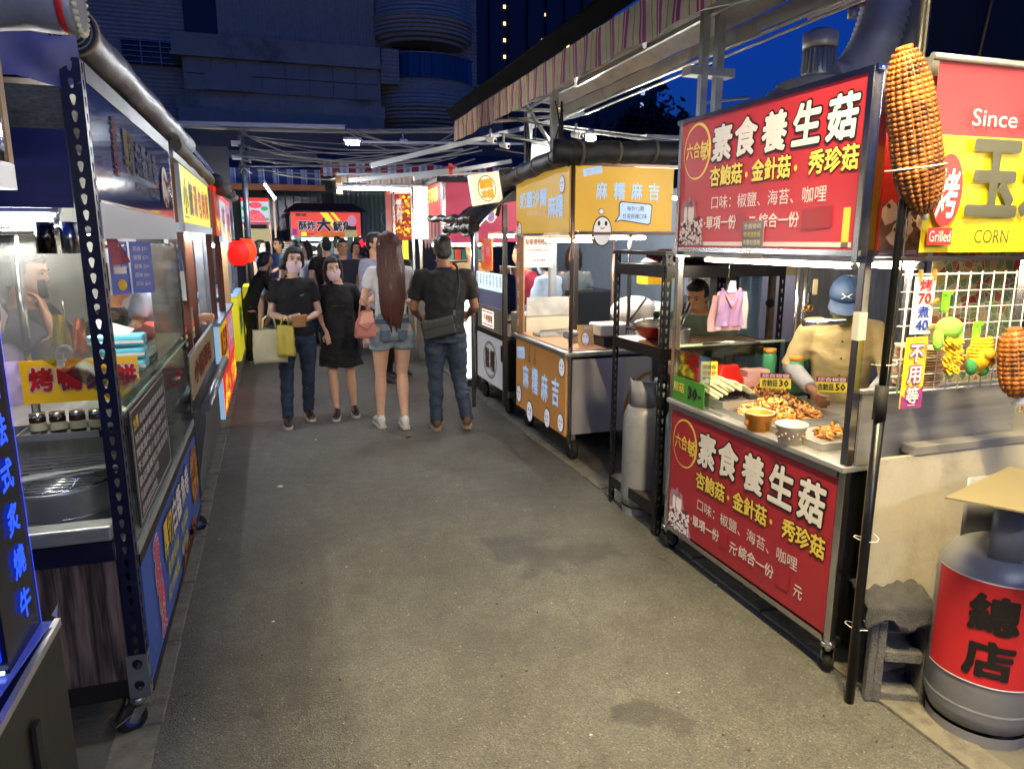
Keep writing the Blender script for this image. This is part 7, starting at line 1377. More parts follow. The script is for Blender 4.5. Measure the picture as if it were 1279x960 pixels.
        for i, (o_, ln) in enumerate(((-.029,.062),(-.010,.075),(.010,.07),(.028,.056))):
            b0 = w+d*.08+side*o_; b1 = b0+(d*.9-nrm*.35*1).normalized()*ln*.45+side*o_*.1; b2 = b1+(d*.55-nrm*.8).normalized()*ln*.35; b3 = b2+(d*.1-nrm*1).normalized()*ln*.28
            mb.tube([T(b0), T(b1), T(b2), T(b3)], [.0092*k,.009*k,.0082*k,.007*k], 8, rnd=True)
        tb = w+d*.025+side*(-s*.026); mb.tube([T(tb), T(tb+(d*.5-side*s*.75-nrm*.3).normalized()*.035), T(tb+(d*.85-side*s*.5-nrm*.5).normalized()*.065)], [.012*k,.0105*k,.0085*k], 8, rnd=True)
        l = L_[s]; mb.tube([T(l[0]+Vector((0,0,.02))), T(l[0].lerp(l[1], .12)), T(l[0].lerp(l[1], .5)), T(l[1]), T(l[1].lerp(l[2], .3)), T(l[1].lerp(l[2], .75)), T(l[2])], [.085*k,.088*k,.070*k,.048*k,.052*k,.036*k,.033*k], 14, rnd=True)
        mb.tube([T(l[2]), T(l[2]+Vector((s*.015,-.11,-.045)))], [.035*k,.025*k], 8, rnd=True)
    body = remesh(mb, vox*k*.62 if vox < .012 else vox*k*.72, 2); o = link('body', body, sm, root)
    for m_ in (0,): pass
    if face:
        for s in (-1, 1):
            if glasses: MB().tube([hp((s*.032+.024*math.cos(j*PI/5),-.094,.115+.017*math.sin(j*PI/5))) for j in range(11)], .0018*k, 5).build('glasses_rim', black, root)
            e = MB(); e.ell(hp((s*.032,-.0775,.115)), .0125*k, .008*k, .0062*k, 10, 6); eo = e.build('eye', M('eye_white','B9B0AA',.3), root); MB().ell(hp((s*.031,-.0845,.115)), .006*k, .003*k, .0058*k, 8, 5).build('iris', M('eye_dark','140C0A',.2), eo)
            MB().tube([hp((s*.012,-.092,.134)), hp((s*.032,-.090,.141)), hp((s*.050,-.076,.135))], [.0022*k,.0032*k,.0015*k], 6).build('eyebrow', M('brow_hair','1E1512',.8), root)
            MB().tube([hp((s*.018,-.086,.1165)), hp((s*.032,-.0885,.1225)), hp((s*.047,-.080,.117))], .0017*k, 5).build('eyelid_line', M('brow_hair'), root)
        if not mask: MB().tube([hp((-.02,-.094,.044)), hp((0,-.102,.046)), hp((.02,-.094,.044))], [.002*k,.0055*k,.002*k], 6, flat=.7).build('lips', M('lip_colour','8A4238',.4), root)
    # ---- clothes
    if top:
        m = MB(); hz = hem or (.86 if top != 'dress' else .56); grow = .016
        pr = [(1.43,.085*f,.066),(1.405,.135*f,.088),(1.34,.168*f,.112),(1.25,.168*f,.125),(1.14,.155*f,.118),(1.04,.152*f,.115),(.95,.168,.128),(.88,.178,.135)] if top != 'crop' else [(1.43,.085,.066),(1.405,.13,.088),(1.34,.160,.112),(1.25,.160,.12),(1.14,.145,.108),(1.04,.142,.106),(.985,.15,.112)]
        if top == 'dress': pr = pr[:5]+[(1.02,.165,.13),(.88,.19,.15),(.72,.215,.17),(.57,.235,.185)]
        pr = [q for q in pr if q[0] >= hz-.03]
        rg = []
        for z_, a, b in pr: c = tor(z_); rg.append([tuple(T(Vector(q))) for q in ring(c.x, c.y, c.z, a*build, b*build, 22)])
        m.loft(rg)
        for s in (-1, 1):
            a = A_[s]; e = a[0].lerp(a[1], min(1, sleeve*1.0)); pts = [a[0]-Vector((s*.06,0,.012)), a[0]-Vector((s*.005,0,.008)), a[0].lerp(a[1], .3), e]; rr = [.062*f,.066*f,.062*f,.060*f]
            if sleeve > 1: pts = [a[0]-Vector((s*.06,0,0)), a[0], a[0].lerp(a[1], .5), a[1], a[1].lerp(a[2], .5), a[1].lerp(a[2], min(1, sleeve-1))]; rr = [.06*f,.064*f,.056*f,.05*f,.045*f,.04*f]
            m.tube([T(q) for q in pts], [q*k for q in rr], 14)
        me = remesh(m, (.011 if vox < .012 else .016)*k, 3, .013*k, seed=x*7+y, wk=(9,9,11)); link('dress' if top == 'dress' else 'shirt', me, topm, root)
    if bot:
        m = MB(); g_ = 1.0
        if bot != 'none':
            rg = ([(1.035,.150,.113)] if bot == 'shorts' else [])+[(1.0,.156,.116)]+[(.98,.160,.118)][:0]+[(.97,.160,.118),(.94,.165,.122),(.86,.172,.128),(.80,.16,.115)]
            m.loft([[tuple(T(Vector(q))) for q in ring(tor(z_).x if z_ > .9 else 0, tor(z_).y if z_ > .9 else 0, z_-drop, a*build, b*build, 20)] for z_, a, b in rg])
            for s in (-1, 1):
                l = L_[s]; pts = [l[0]+Vector((0,0,.02)), l[0].lerp(l[1], .35), l[0].lerp(l[1], .7), l[1], l[1].lerp(l[2], .4), l[1].lerp(l[2], .8), l[2]+Vector((0,0,-.005))]; rr = [.092,.092,.078,.066,.064,.057,.058] if bot == 'trousers' else [.092,.098,.1,.08,.07,.06,.06]
                if bot == 'shorts': pts = [l[0]+Vector((0,0,.02)), l[0].lerp(l[1], .2), l[0].lerp(l[1], bl)]; rr = [.093,.10,.098]
                m.tube([T(q) for q in pts], [q*k*(1.04 if sex == 'm' else .98) for q in rr], 14)
            me = remesh(m, (.011 if vox < .012 else .016)*k, 3, .010*k, seed=y*3+x, wk=(8,8,20)); link('shorts' if bot == 'shorts' else 'trousers', me, botm, root)
    if not (legs == 'hidden'):
        for s in (-1, 1):
            an = L_[s][2]; m = MB(); zz = an.z-.075
            pr = [(.062,.022,.030,.0),(.045,.034,.045,.0),(.0,.040,.050,.01),(-.06,.042,.040,.01),(-.12,.044,.03,.0),(-.165,.034,.020,.0),(-.18,.018,.012,.0)]
            m.loft([[tuple(T(Vector((an.x+s*.012*(-py/.18)+rx*math.cos(2*PI*j/14), an.y+py-.0, zz+.02+max(0, (rz_*1.15)*(1+math.sin(2*PI*j/14)))*.95)))) for j in range(14)] for py, rx, rz_, _ in pr])
            so = link('shoe', remesh(m, .008*k, 3), shoem or black, root) if vox < .012 else m.build('shoe', shoem or black, root)
            m = MB(); m.loft([[tuple(T(Vector((an.x+s*.012*(-py/.18)+rx*sx, an.y+py, zz+h)))) for h in (.0, .026) for sx in ((-1, 1) if h == 0 else (1, -1))] for py, rx in ((.066,.026),(.04,.04),(-.06,.042),(-.12,.047),(-.17,.036),(-.187,.018))], smooth=False)
            m.build('sole', M('white_sole','B8B6AE',.6) if shoem and shoem.name != 'brown_shoe' else M('pale_sole','8A7C6C',.7), so, bevel=.003)
    # ---- hair
    hm = hairm or M('black_hair','0E0B0A',.4,var=.4,vscale=30,stretch=(6,6,1),bump=.6,bscale=90)
    if hair:
        m = MB()
        def ell(c, a, b, d): m.ell(hp(c), a*k, b*k, d*k, 16, 10)
        if cap is None: ell((0,.022,.135), .082, .092, .098); ell((0,-.025,.185), .066, .062, .045)
        if hair == 'short': ell((0,.05,.09), .072, .055, .075)
        if hair in ('bob','long','tied'):
            for s in (-1, 1): m.tube([hp((s*.06,-.04,.185)), hp((s*.079,-.02,.13)), hp((s*.080,-.005,.06)), hp((s*.072,.01,.0 if hair != 'tied' else .04))], [.022*k,.024*k,.026*k,.018*k], 10, rnd=True)
            ell((0,.05,.07), .078, .06, .095)
        if hair == 'bob':
            for s in (-1, 1): m.tube([hp((s*.072,.0,.08)), hp((s*.074,.01,.0)), hp((s*.062,.0,-.045))], [.03*k,.032*k,.02*k], 10, rnd=True)
            ell((0,.05,.0), .075, .05, .07)
        if hair == 'long':
            rnd = random.Random(12)
            for i in range(34):
                a = PI*(-.06+1.12*i/33); ln = .50+.10*math.sin(a)+rnd.uniform(-.05,.03); c_, s_ = math.cos(a), math.sin(a); w = rnd.uniform(-.012,.012); pts = []
                for j, (t, rx, ry) in enumerate(((0,.055,.055),(.12,.084,.085),(.25,.094,.093),(.45,.104,.10),(.7,.100,.10),(.9,.086,.098),(1,.074,.096))): pts.append(T(hc+Vector((rx*c_+w*t+.006*math.sin(i*2+j*1.3), .015+ry*max(s_,-.1)*(1-.30*t)+.075*min(1,t*1.8), .19-(ln+.19)*t))))
                m.tube(pts, [.014*k,.017*k,.017*k,.016*k,.015*k,.011*k,.004*k], 7, rnd=True)
        if hair == 'tied': m.tube([hp((0,.10,.10)), hp((0,.13,.04)), hp((0,.12,-.06))], [.03*k,.028*k,.012*k], 10, rnd=True)
        me = remesh(m, (.0075 if hair != 'long' else .0055)*k if vox < .012 else .013*k, 2 if hair != 'long' else 1, .0035*k, wk=(60,60,6)); link('hair', me, hm, root)
    if cap is not None:
        m = MB(); R0 = .088
        m.loft([hring(z_, rx*1.05, yf*1.04, yb*1.04, 24) for z_, rx, yf, yb in ((.135,.084,-.098,.108),(.165,.083,-.098,.106),(.20,.072,-.082,.092),(.23,.048,-.05,.065),(.243,.012,-.01,.02))]); co = m.build('cap', cap, root)
        m = MB(); pts = []
        for j in range(13):
            a = PI*(1.12+.76*j/12); pts.append((.084*math.cos(a), -.0+.10*math.sin(a)))
        top_ = [hp((px, py, .140)) for px, py in pts]; out_ = [hp((px*1.12, -.095-.075*math.sin(PI*j/12)**.6+.0, .118-.012*math.sin(PI*j/12))) for j, (px, py) in enumerate(pts)]; out2 = [tuple(Vector(q)-Vector((0,0,.006*k))) for q in out_]; top2 = [tuple(Vector(q)-Vector((0,0,.006*k))) for q in top_]
        m.loft([top_, out_, out2, top2], close=False, caps=False); m.build('visor', cap, co); MB().ell(hp((0,.01,.244)), .007*k, .007*k, .004*k, 8, 4).build('button', cap, co)
    if mask:
        m = MB(); rows = 9; n = 18
        for i in range(rows+1):
            z_ = -.012+.104*i/rows; t = i/rows
            for j in range(n+1):
                a = -1.35+2.7*j/n; rx = .050+.028*min(1, t*1.6); ry = .093+.013*math.sin(PI*min(1, t*1.05)); pl_ = .0018*math.sin(i*2.2) if 1 < i < 8 else 0
                m.v.append(hp((rx*math.sin(a)*(1.0), -ry*math.cos(a)**.8*1.0+.012-.009*math.cos(a)**6*t-pl_, z_)))
        for i in range(rows):
            for j in range(n): m.f.append((i*(n+1)+j, i*(n+1)+j+1, (i+1)*(n+1)+j+1, (i+1)*(n+1)+j)); m.mi.append(0); m.sm.append(True)
        mo = m.build('face_mask', mask, root, fixn=False)
        for s in (-1, 1):
            for z0, z1 in ((.02,.075),(.088,.105)): MB().tube([hp((s*.072,-.01,z0)), hp((s*.077,.012,z1))], .0014*k, 5).build('ear_loop', white, mo)
    root['_k'] = k
    return root, T, tor, hp
pinkmask = M('pink_mask','DDBEC4',.7,bump=.2); whitemask = M('white_mask','B8C2CC',.7)
jean = M('dark_denim','26364E',.85,var=.3,vscale=7,bump=.4,bscale=140); blk = cloth('black_cloth','0F0F12',.3,.2)
def part(root, mb, name, mat, **k): return mb.build(name, mat, root, **k)
# woman in black tee
wa, T, tor, hp = person(.16, 6.82, .06, 1.60, 'woman in pink mask, black tee and blue jeans carrying two tote bags', 'a', 'f', topm=blk, top='tee', sleeve=.62, botm=jean, hair='tied', mask=pinkmask, head=(.03,.03,.12),
    arms={-1: ((-.225,-.0,1.09),(-.10,-.22,1.06),(.9,-.35,.1)), 1: ((.225,-.0,1.09),(.09,-.23,1.05),(-.9,-.25,.15))},
    legs={-1: ((-.12,-.06,.46),(-.135,-.10,.075)), 1: ((.09,-.03,.48),(.085,.10,.085))}, shoem=M('black_sneaker','141416',.5))
part(wa, MB().add([tuple(T(Vector(p))) for p in ((.045,-.1285,1.262),(.062,-.1285,1.267),(.09,-.127,1.282),(.058,-.1285,1.273),(.05,-.1285,1.275))], [(0,1,2,3,4)]), 'chest_mark', inkw)
t = thing('paper_pouch', (.155,6.50,1.0), 'brown paper snack pouch held in the masked woman\'s hands', 'snack'); m = MB(); m.loft([[(.13,6.56,.93),(.24,6.56,.93),(.24,6.51,.93),(.13,6.51,.93)],[(.12,6.57,1.03),(.26,6.55,1.04),(.25,6.50,1.04),(.12,6.50,1.03)]], smooth=False); m.build('pouch', M('kraft_pouch','A87848',.7,bump=.4), t, bevel=.01)
def tote(x, y, z, w, h, d, mat, lb_, rz=0., hh=.12):
    t = thing('tote_bag', (x,y,z), lb_, 'bag', rz=rz, own=True); m = MB(); n = 10
    rg = []
    for j in range(n+1):
        q = j/n; rg.append([(w/2*(1-.06*q)*math.copysign(abs(math.cos(a))**.35, math.cos(a))+.008*noise.noise(Vector((q*4,a,x))), d/2*(1-.35*q)*math.copysign(abs(math.sin(a))**.5, math.sin(a))+.012*noise.noise(Vector((a*1.5,q*3,y))), h*q+.004*math.sin(a*3)) for a in (2*PI*i/24 for i in range(24))])
    m.loft(rg, caps=False); m.f.append(tuple(reversed(range(24)))); m.mi.append(0); m.sm.append(False); o = m.build('bag_body', mat, t, fixn=False)
    for s in (-1,1): MB().tube([(-w*.22,s*d*.3,h-.01),(-w*.16,s*d*.15,h+hh*.7),(0,0,h+hh),(w*.16,s*d*.15,h+hh*.7),(w*.22,s*d*.3,h-.01)], .009, 6, flat=.4).build('handle', mat, t)
    return t
tote(-.075, 6.60, .62, .29, .29, .13, M('cream_tote','CFC49A',.8,bump=.4,var=.12), 'cream tote bag hanging from the masked woman\'s forearm', rz=.15, hh=.13)
tote(.065, 6.55, .68, .15, .27, .10, M('yellow_tote','C8B648',.55,bump=.4,var=.15), 'yellow plastic tote bag beside the cream one', rz=-.2, hh=.09)
# woman in black dress
wbp, T, tor, hp = person(.56, 6.92, -.08, 1.52, 'shorter woman in pink mask, black dress and dark loafers', 'a', 'f', top='dress', topm=blk, sleeve=.95, bot='shorts', bl=.3, botm=blk, hair='bob', mask=pinkmask, head=(-.12,.08,.25), hem=.56,
    arms={-1: ((-.2,.03,1.12),(-.13,-.10,.93),(.2,-.4,-.8)), 1: ((.24,.02,1.12),(.26,-.10,.88),(.1,-.3,-.9))}, legs={-1: ((-.09,-.04,.46),(-.07,-.05,.075)), 1: ((.09,0,.47),(.12,.06,.075))}, shoem=M('dark_loafer','1E1614',.4), hairm=M('brown_black_hair','1A100C',.4,var=.4,vscale=30,stretch=(6,6,1),bump=.6,bscale=90))
Sign((-.06*.9,-.142,1.08),(1,0,0),(0,0,1),wbp).text('NEW YORK', .0,.0,.11,.014,M('dull_grey'),4,.0,1)
bkb = thing('black_shoulder_bag',(.80,6.85,.6),'large soft black bag hanging from the arm of the woman in black dress','bag'); m = MB()
for a in ((0,0,.17,.12,.07),(.07,0,.15,.11,.08),(.12,.02,.25,.09,.06)): m.ell((.74+a[0],6.86+a[1],.55+a[2]),a[3],a[4],.2-a[2]*.3)
link('bag_body', remesh(m, .012, 5, .016, 3, (9,9,6)), M('black_nylon','0C0C10',.35,bump=.5,bscale=40), bkb); MB().tube([(.74,6.86,.88),(.72,6.88,1.02),(.78,6.9,.88)], .009, 6).build('strap', M('black_nylon'), bkb)
# long haired woman from behind
gl, T, tor, hp = person(.96, 6.32, PI+.03, 1.73, 'long haired woman seen from behind in white tee and denim shorts', 'a', 'f', top='crop', topm=cloth('white_tee','D6D6D8',.3,.06), hem=.97, sleeve=.5, bot='shorts', bl=.36, botm=M('light_denim','8496A6',.85,var=.25,vscale=8,bump=.5,bscale=140), hair='long', hairm=M('brown_long_hair','4A2316',.38,var=.55,vscale=26,stretch=(7,7,.35),bump=.7,bscale=70),
    arms={-1: ((-.235,-.0,1.12),(-.16,-.20,1.10),(.5,-.8,.2)), 1: ((.235,-.02,1.12),(.13,-.22,1.14),(-.4,-.8,.2))}, legs={-1: ((-.085,-.02,.49),(-.08,.07,.085)), 1: ((.10,-.05,.48),(.11,-.08,.075))}, head=(0,.02,0), shoem=M('white_sneaker','C9C9C6',.5), face=False, build=.93)
# back pockets, belt seam and hems
dn2 = M('denim_seam','4E6076',.9)
for s in (-1, 1):
    m = MB(); m.plate([tuple(T(Vector(p))) for p in ((s*.035,.1365,.90),(s*.115,.124,.895),(s*.115,.128,.82),(s*.075,.136,.80),(s*.035,.139,.82))], (0,.004,0), 1); part(gl, m, 'pocket', dn2, bevel=.002)
part(gl, MB().loft([[tuple(T(Vector(q))) for q in ring(0,0,z_,a,b,24)] for z_,a,b in ((.985,.148,.110),(.99,.151,.113),(.955,.158,.118),(.95,.156,.116))]), 'waistband', dn2)
pbg = thing('pink_handbag',(.70,6.15,1.05),'dusty pink leather handbag under the long haired woman\'s elbow','handbag'); m = MB(); m.loft([[(.62,6.22,.86),(.80,6.22,.86),(.80,6.12,.86),(.62,6.12,.86)],[(.63,6.22,.98),(.80,6.2,1.0),(.79,6.13,1.0),(.64,6.12,.98)],[(.68,6.19,1.09),(.78,6.19,1.10),(.78,6.15,1.10),(.68,6.15,1.09)]],smooth=False); pm_ = M('pink_leather','A86A60',.35,bump=.2); m.build('bag_body', pm_, pbg, bevel=.018)
MB().tube([(.66,6.17,1.02),(.69,6.2,1.2),(.78,6.19,1.07)],.008,6).build('strap', pm_, pbg); MB().tube([(.64,6.11,.99),(.72,6.105,.93),(.79,6.12,1.0)],.003,5).build('flap_seam', M('seam_dark','5A2E28',.5), pbg)
# man in black polo from behind
mn2, T, tor, hp = person(1.40, 6.12, PI-.12, 1.70, 'man seen from behind in black polo shirt and faded jeans', 'c', 'm', top='tee', topm=blk, hem=.84, sleeve=.72, botm=M('faded_denim','26354A',.85,var=.45,vscale=5,bump=.4,bscale=140), hair='short', head=(.02,.02,.1), face=False,
    arms={-1: ((-.27,-.02,1.10),(-.24,-.20,1.02),(.3,-.8,-.2)), 1: ((.27,-.02,1.10),(.20,-.24,1.00),(-.3,-.8,-.2))}, legs={-1: ((-.12,-.02,.47),(-.17,.12,.12)), 1: ((.09,-.03,.47),(.09,-.03,.075))}, shoem=M('brown_shoe','5A4030',.6), build=1.02)
part(mn2, MB().loft([[tuple(T(Vector(q))) for q in ring(0,0,z_,a,b,20)] for z_,a,b in ((1.425,.078,.068),(1.45,.070,.064),(1.455,.064,.058),(1.43,.066,.06))]), 'collar', blk)
cb_ = thing('crossbody_bag',(1.36,5.98,.95),'dark grey crossbody bag with strap over the back of the man in black','bag'); gm_ = M('grey_green_leather','2A302E',.45,var=.15,bump=.3)
M4 = Matrix.Translation((1.30,5.93,.96)) @ Matrix.Rotation(.22,4,'Y').inverted() @ Matrix.Rotation(-.15,4,'Z'); MB().box(-.145,.135,-.035,.035,-.085,.075,M4).build('bag_body', gm_, cb_, bevel=.014); MB().box(-.145,.135,-.039,-.035,.0,.012,M4).build('zip_seam', black, cb_)
MB().tube([(1.43,5.93,1.05),(1.475,5.955,1.2),(1.50,5.99,1.32),(1.50,6.06,1.46),(1.48,6.12,1.49)],.013,6,flat=.3).build('strap', black, cb_); MB().box(1.425,1.45,5.915,5.93,1.05,1.10).build('buckle', chrome, cb_)
# ---- background walkers (coarser)
V = .014
def bg(x, y, rz, H, lab, **k): return person(x, y, rz, H, lab, vox=V, **k)
grey_st = M('striped_grey_shirt','8A8C9E',.8,var=.2,vscale=30,stretch=(8,1,.2)); ltb = cloth('light_blue_shirt','7FA0C8'); whs = cloth('white_shirt','B8C0CC',.3,.08); dnb = cloth('denim_blue_top','3E5A86'); brn = M('brown_black_hair')
bg(1.12, 8.5, .9, 1.74, 'middle aged man in grey striped shirt facing right behind the long haired woman', sex='m', skin_='b', top='tee', topm=grey_st, sleeve=1.6, botm=blk, arms={1: ((.25,-.02,1.1),(.12,-.2,1.0),(-.6,-.6,0))}, legs={-1: ((-.1,-.05,.46),(-.1,-.1,.075))})
bg(.95, 10.6, .1, 1.68, 'man in dark round neck tee standing under the number display', sex='m', skin_='b', top='tee', topm=cloth('navy_tee','1C2030'), botm=blk)
bg(1.38, 8.8, .5, 1.72, 'black haired person half hidden behind the long haired woman', sex='m', skin_='b', top='tee', topm=blk, botm=blk)
bg(-.20, 13.2, .95, 1.66, 'woman in white mask, blue denim vest and denim shorts by the left counter', sex='f', mask=whitemask, top='crop', topm=dnb, hem=.98, sleeve=.05, bot='shorts', bl=.3, botm=M('light_denim'), hair='bob', arms={1: ((.2,-.05,1.15),(.3,-.22,1.25),(.5,-.5,0)), -1: ((-.2,-.03,1.1),(-.1,-.22,.98),(.4,-.8,-.3))}, legs={1: ((.1,-.12,.5),(.1,.12,.14))}, shoem=M('white_sneaker'))
bg(.12, 13.9, -1.0, 1.70, 'man with glasses in pale blue shirt facing the woman in denim', sex='m', skin_='b', top='tee', topm=ltb, glasses=True, botm=cloth('olive_shorts','3A4630'), bot='shorts', bl=.9, arms={-1: ((-.22,-.02,1.12),(-.12,-.26,1.02),(.1,-.9,-.1)), 1: ((.24,-.02,1.1),(.18,-.25,.98),(0,-.9,-.1))})
bg(.34, 12.6, PI+.3, 1.66, 'black haired person seen from behind left of the short woman\'s head', sex='m', top='tee', topm=blk, botm=blk, face=False)
bg(.52, 12.0, -1.2, 1.62, 'person in white top holding a folded paper behind the two masked women', sex='f', top='tee', topm=whs, botm=jean, hair='bob', arms={-1: ((-.2,-.05,1.12),(-.12,-.25,1.2),(0,-.8,.3))})
for i, (x, y, H, rz, hr_, sx_, tm, bm__, lb_) in enumerate((
    (.62,14.2,1.66,PI-.2,'short','m',whs,jean,'person in white shirt queuing at the squid stall, seen from behind'),(.85,13.4,1.60,PI+.2,'bob','f',cloth('grey_tee','5A5E68'),blk,'dark bobbed person queuing at the squid stall'),
    (1.08,13.0,1.72,PI,'short','m',dnb,blk,'person in blue top queuing at the squid stall beside the display'),(1.30,12.2,1.64,.2,'tied','f',cloth('beige_top','9A8A74'),jean,'person in beige top walking toward the camera before the red photo sign'),
    (.78,11.4,1.70,PI+.1,'short','m',blk,blk,'dark dressed person from behind between the two women and the squid stall'),(.22,15.2,1.66,1.2,'short','m',cloth('dark_green_tee','26342C'),blk,'person in dark green tee by the strawberry sign'),
    (1.62,11.0,1.60,-.8,'bob','f',cloth('teal_top','2E6A70'),blk,'person in teal top beside the white lit canopy'),(2.35,15.8,1.68,.4,'short','m',whs,jean,'far person in white right of the squid stall'))):
    bg(x, y, rz, H, lb_, sex=sx_, top='tee', topm=tm, botm=bm__, hair=hr_, face=(abs(rz) < 1.6), skin_='ab'[i%2])
# squid stall staff in caps
for (x, lb_) in ((.62,'squid stall worker in dark cap, the left one of two'),(.86,'squid stall worker in dark cap, the right one of two')): bg(x, 15.75, .1, 1.66, lb_, sex='m', top='tee', topm=blk, botm=blk, cap=M('dark_cap','1A2230',.6))
bg(1.35, 15.7, -.1, 1.62, 'squid stall worker in white mask and grey blue top by the steel wall', sex='f', top='tee', topm=cloth('grey_blue_top','6A7C8C'), botm=blk, mask=whitemask, hair='tied')
# person in black leaning over the left counter
bg(-.36, 10.6, 1.75, 1.5, 'person in black leaning over the lit counter under the lanterns', sex='f', skin_='b', top='tee', topm=blk, botm=blk, hair='tied', face=False, lean=(.05,-.28), sleeve=1.7, arms={1: ((.2,-.35,1.15),(.12,-.5,1.02),(0,-.8,-.2)), -1: ((-.2,-.35,1.15),(-.12,-.5,1.02),(0,-.8,-.2))})
# ---- stall keepers
bg(-1.17, 4.02, PI/2-.15, 1.62, 'man in navy tee talking on a phone behind the vinyl sheet of the duck stall', sex='m', skin_='c', top='tee', topm=cloth('navy_tee'), botm=blk, arms={-1: ((-.22,-.30,1.16),(-.14,-.17,1.40),(.3,.3,.9)), 1: ((.26,-.16,1.14),(.16,-.42,1.06),(0,-.9,-.1))}, head=(.05,.1,0))
t = thing('phone',(-1.04,3.9,1.5),'dark phone held to the ear of the man in the duck stall','phone'); MB().box(-1.06,-1.02,3.90,3.91,1.41,1.50).build('phone_body', black, t, bevel=.004)
bg(-1.24, 3.72, PI/2-.7, 1.44, 'woman in lilac top with closed eyes beside the man on the phone', sex='f', skin_='b', top='tee', topm=cloth('lilac_top','8A7CA8'), botm=blk, hair='bob', head=(.0,.12,0))
bg(-1.12, 4.9, PI/2, 1.52, 'dark dressed helper bending at the back of the duck stall', sex='m', skin_='b', top='tee', topm=blk, botm=blk, face=False, lean=(0,-.2))
vd, T, tor, hp = person(2.81, 2.98, -.75, 1.53, 'vendor in blue cap, olive mask and pale yellow shirt sorting fried mushrooms', 'c', 'f', vox=.011, top='tee', topm=M('pale_yellow_shirt','BCA878',.8,var=.12,vscale=14,bump=.5,bscale=30), sleeve=1.0, botm=blk, hair='short', cap=M('blue_cap','20395C',.6,bump=.2), mask=M('olive_mask','6E7430',.7), head=(0,.40,0), lean=(0,-.14), build=1.06,
    arms={-1: ((-.26,-.12,1.14),(-.12,-.42,1.06),(.25,-.8,-.25)), 1: ((.26,-.16,1.14),(.13,-.48,1.02),(-.15,-.85,-.3))}, shoem=black)
# emblem on the cap, buttons, sleeves
cm_ = MB()
for s in (-1, 1):
    for q in (0, 1):
        cm_.tube([hp((s*.004+.0,-.1035,.182)), hp((s*.012,-.103,.182+(.010 if q else -.010)*.6)), hp((s*.024,-.099,.182+(.015 if q else -.015)))], [.0022,.0028,.0035], 6, flat=.5)
cm_.tube([hp((-.012,-.103,.182)), hp((.012,-.103,.182))], .0022, 6, flat=.5); part(vd, cm_, 'cap_emblem', inkw)
for z_ in (1.32,1.22,1.12,1.02): q = tor(z_); part(vd, MB().ell(tuple(T(q+Vector((0,-.131-.0,0)))), .006,.003,.006,8,5), 'button', M('brown_button','5A4630',.4))
for s, a in ((-1, ((-.26,-.12,1.14),(-.12,-.42,1.06))), (1, ((.26,-.16,1.14),(.13,-.48,1.02)))): 
    e, w = Vector(a[0]), Vector(a[1]); part(vd, MB().tube([tuple(T(e.lerp(w,-.02))), tuple(T(e.lerp(w,.5))), tuple(T(e.lerp(w,.86)))], [.047,.042,.034], 12), 'arm_sleeve', cloth('grey_arm_sleeve','A2A4AC'))
yt, T, tor, hp = person(2.64, 4.0, -.95, 1.45, 'black haired youth in green shirt looking down beside the slotted rack', 'b', 'm', vox=.011, top='tee', topm=cloth('sage_shirt','5E6E58'), sleeve=.9, botm=blk, head=(0,.30,0), lean=(0,-.08), arms={-1: ((-.24,-.1,1.12),(-.1,-.35,1.05),(.2,-.9,0)), 1: ((.24,-.1,1.12),(.1,-.35,1.05),(-.2,-.9,0))})
bg(2.62, 6.75, PI/2+2.2, 1.58, 'mochi worker in white mask and pale blue top looking left', sex='f', top='tee', topm=cloth('pale_blue_knit','A8BCD4'), botm=blk, mask=whitemask, hair='tied', head=(0,.2,0), sleeve=1.6, arms={-1: ((-.22,-.08,1.12),(-.08,-.3,1.0),(.3,-.8,-.2)), 1: ((.22,-.08,1.12),(.1,-.3,1.0),(-.2,-.9,-.2))})
bg(3.12, 7.3, -.3, 1.60, 'woman with dark hair watching from behind the mochi cart posts', sex='f', skin_='b', top='tee', topm=cloth('grey_apron_top','5A6468'), botm=blk, hair='bob')
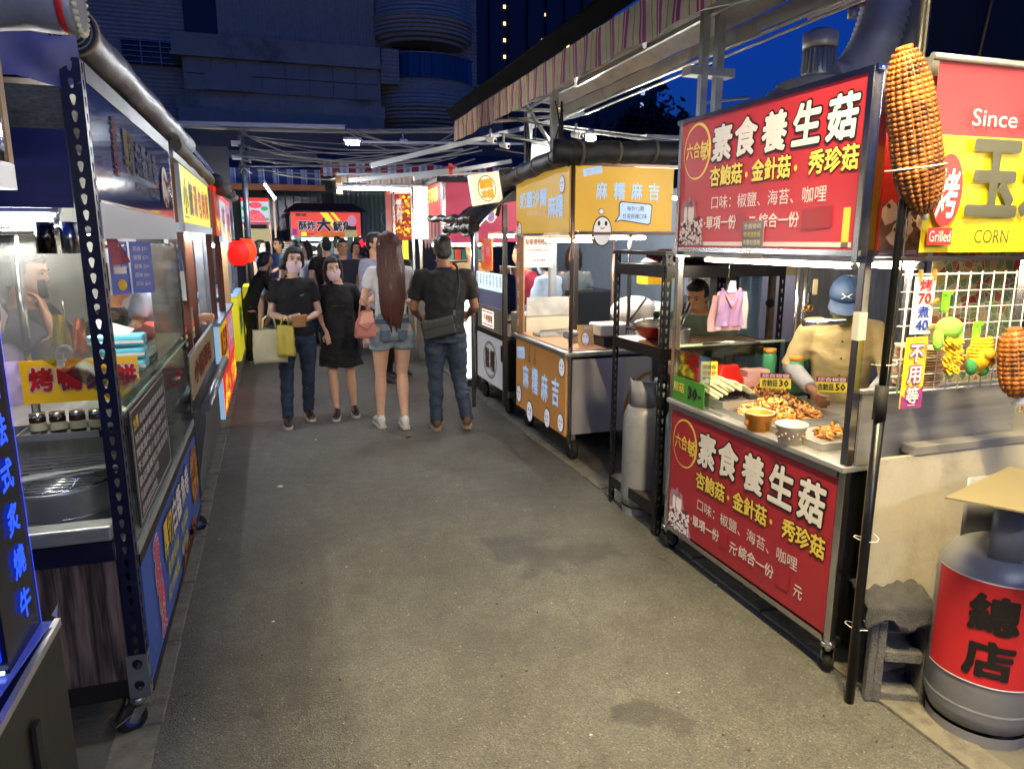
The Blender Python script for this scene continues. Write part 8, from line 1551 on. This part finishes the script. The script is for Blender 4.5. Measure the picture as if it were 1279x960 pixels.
bg(2.75, 7.35, -1.6, 1.62, 'worker in red top bending behind the white cart', sex='m', skin_='b', top='tee', topm=cloth('red_top','A02838'), botm=blk, lean=(0,-.2), face=False)
bg(2.7, 10.05, -.9, 1.62, 'keeper in beige top at the pink sign stall', sex='m', skin_='b', top='tee', topm=cloth('beige_top'), botm=blk)
bg(1.85, 10.9, .3, 1.64, 'keeper in green apron behind the row of green bottles', sex='f', skin_='b', top='tee', topm=cloth('green_apron','2E6A4A'), botm=blk, hair='tied')
bg(-.98, 5.6, PI/2, 1.60, 'keeper in white at the yellow sign stall reaching over the counter', sex='f', skin_='b', top='tee', topm=whs, botm=blk, hair='tied', lean=(0,-.15), arms={1: ((.22,-.2,1.15),(.1,-.45,1.2),(0,-.9,-.1))})
weld_all(); bpy.data.scenes.remove(TS)
# ================================================================ lamps over the near part of the alley (out of view)
def hood(x, y, z, L_, lb_, mat, gx_=-.2, side=-1):
    t = lampfix('tube_lamp', x, y, z, L_, lb_, mat=mat, ang=PI/2, r=.016)
    MB().box(x-.064,x-.058,y-L_/2-.02,y+L_/2+.02,z-.137,z+.05).build('cutoff_plate', white, t); MB().box(x-.064,x+.14,y-L_/2-.02,y+L_/2+.02,z+.05,z+.056).build('hood', white, t); MB().box(x+.14,x+.146,y-L_/2-.02,y+L_/2+.02,z-.10,z+.056).build('cutoff_plate', white, t); MB().box(x-.064,x+.146,y+L_/2+.02,y+L_/2+.026,z-.11,z+.056).build('cutoff_plate', white, t)  # added plates, shaped to keep lamp light off the left lane and canopy
    for s in (-1,1): MB().tube([(x,y+s*L_*.4,z+.05),(x,y+s*L_*.4,z+.5)],.004,5).build('cord', rubber, t)
    return t
hood(1.3, .9, 3.2, 1.3, 'unseen tube lamp over the near alley with plates shaped to cut its light', EM('alley_tube','FFE4A8',640))
lampfix('tube_lamp', 1.2, -1.6, 2.7, 1.2, 'bare tube lamp farther back over the alley', mat=EM('back_tube','E6EEFF',130), ang=.2)
lampfix('tube_lamp', 2.9, .9, 2.1, 1.2, 'tube lamp under the roof of the corn stall beside the photographer', mat=EM('corn_tube','FFF0D0',30), ang=.1)
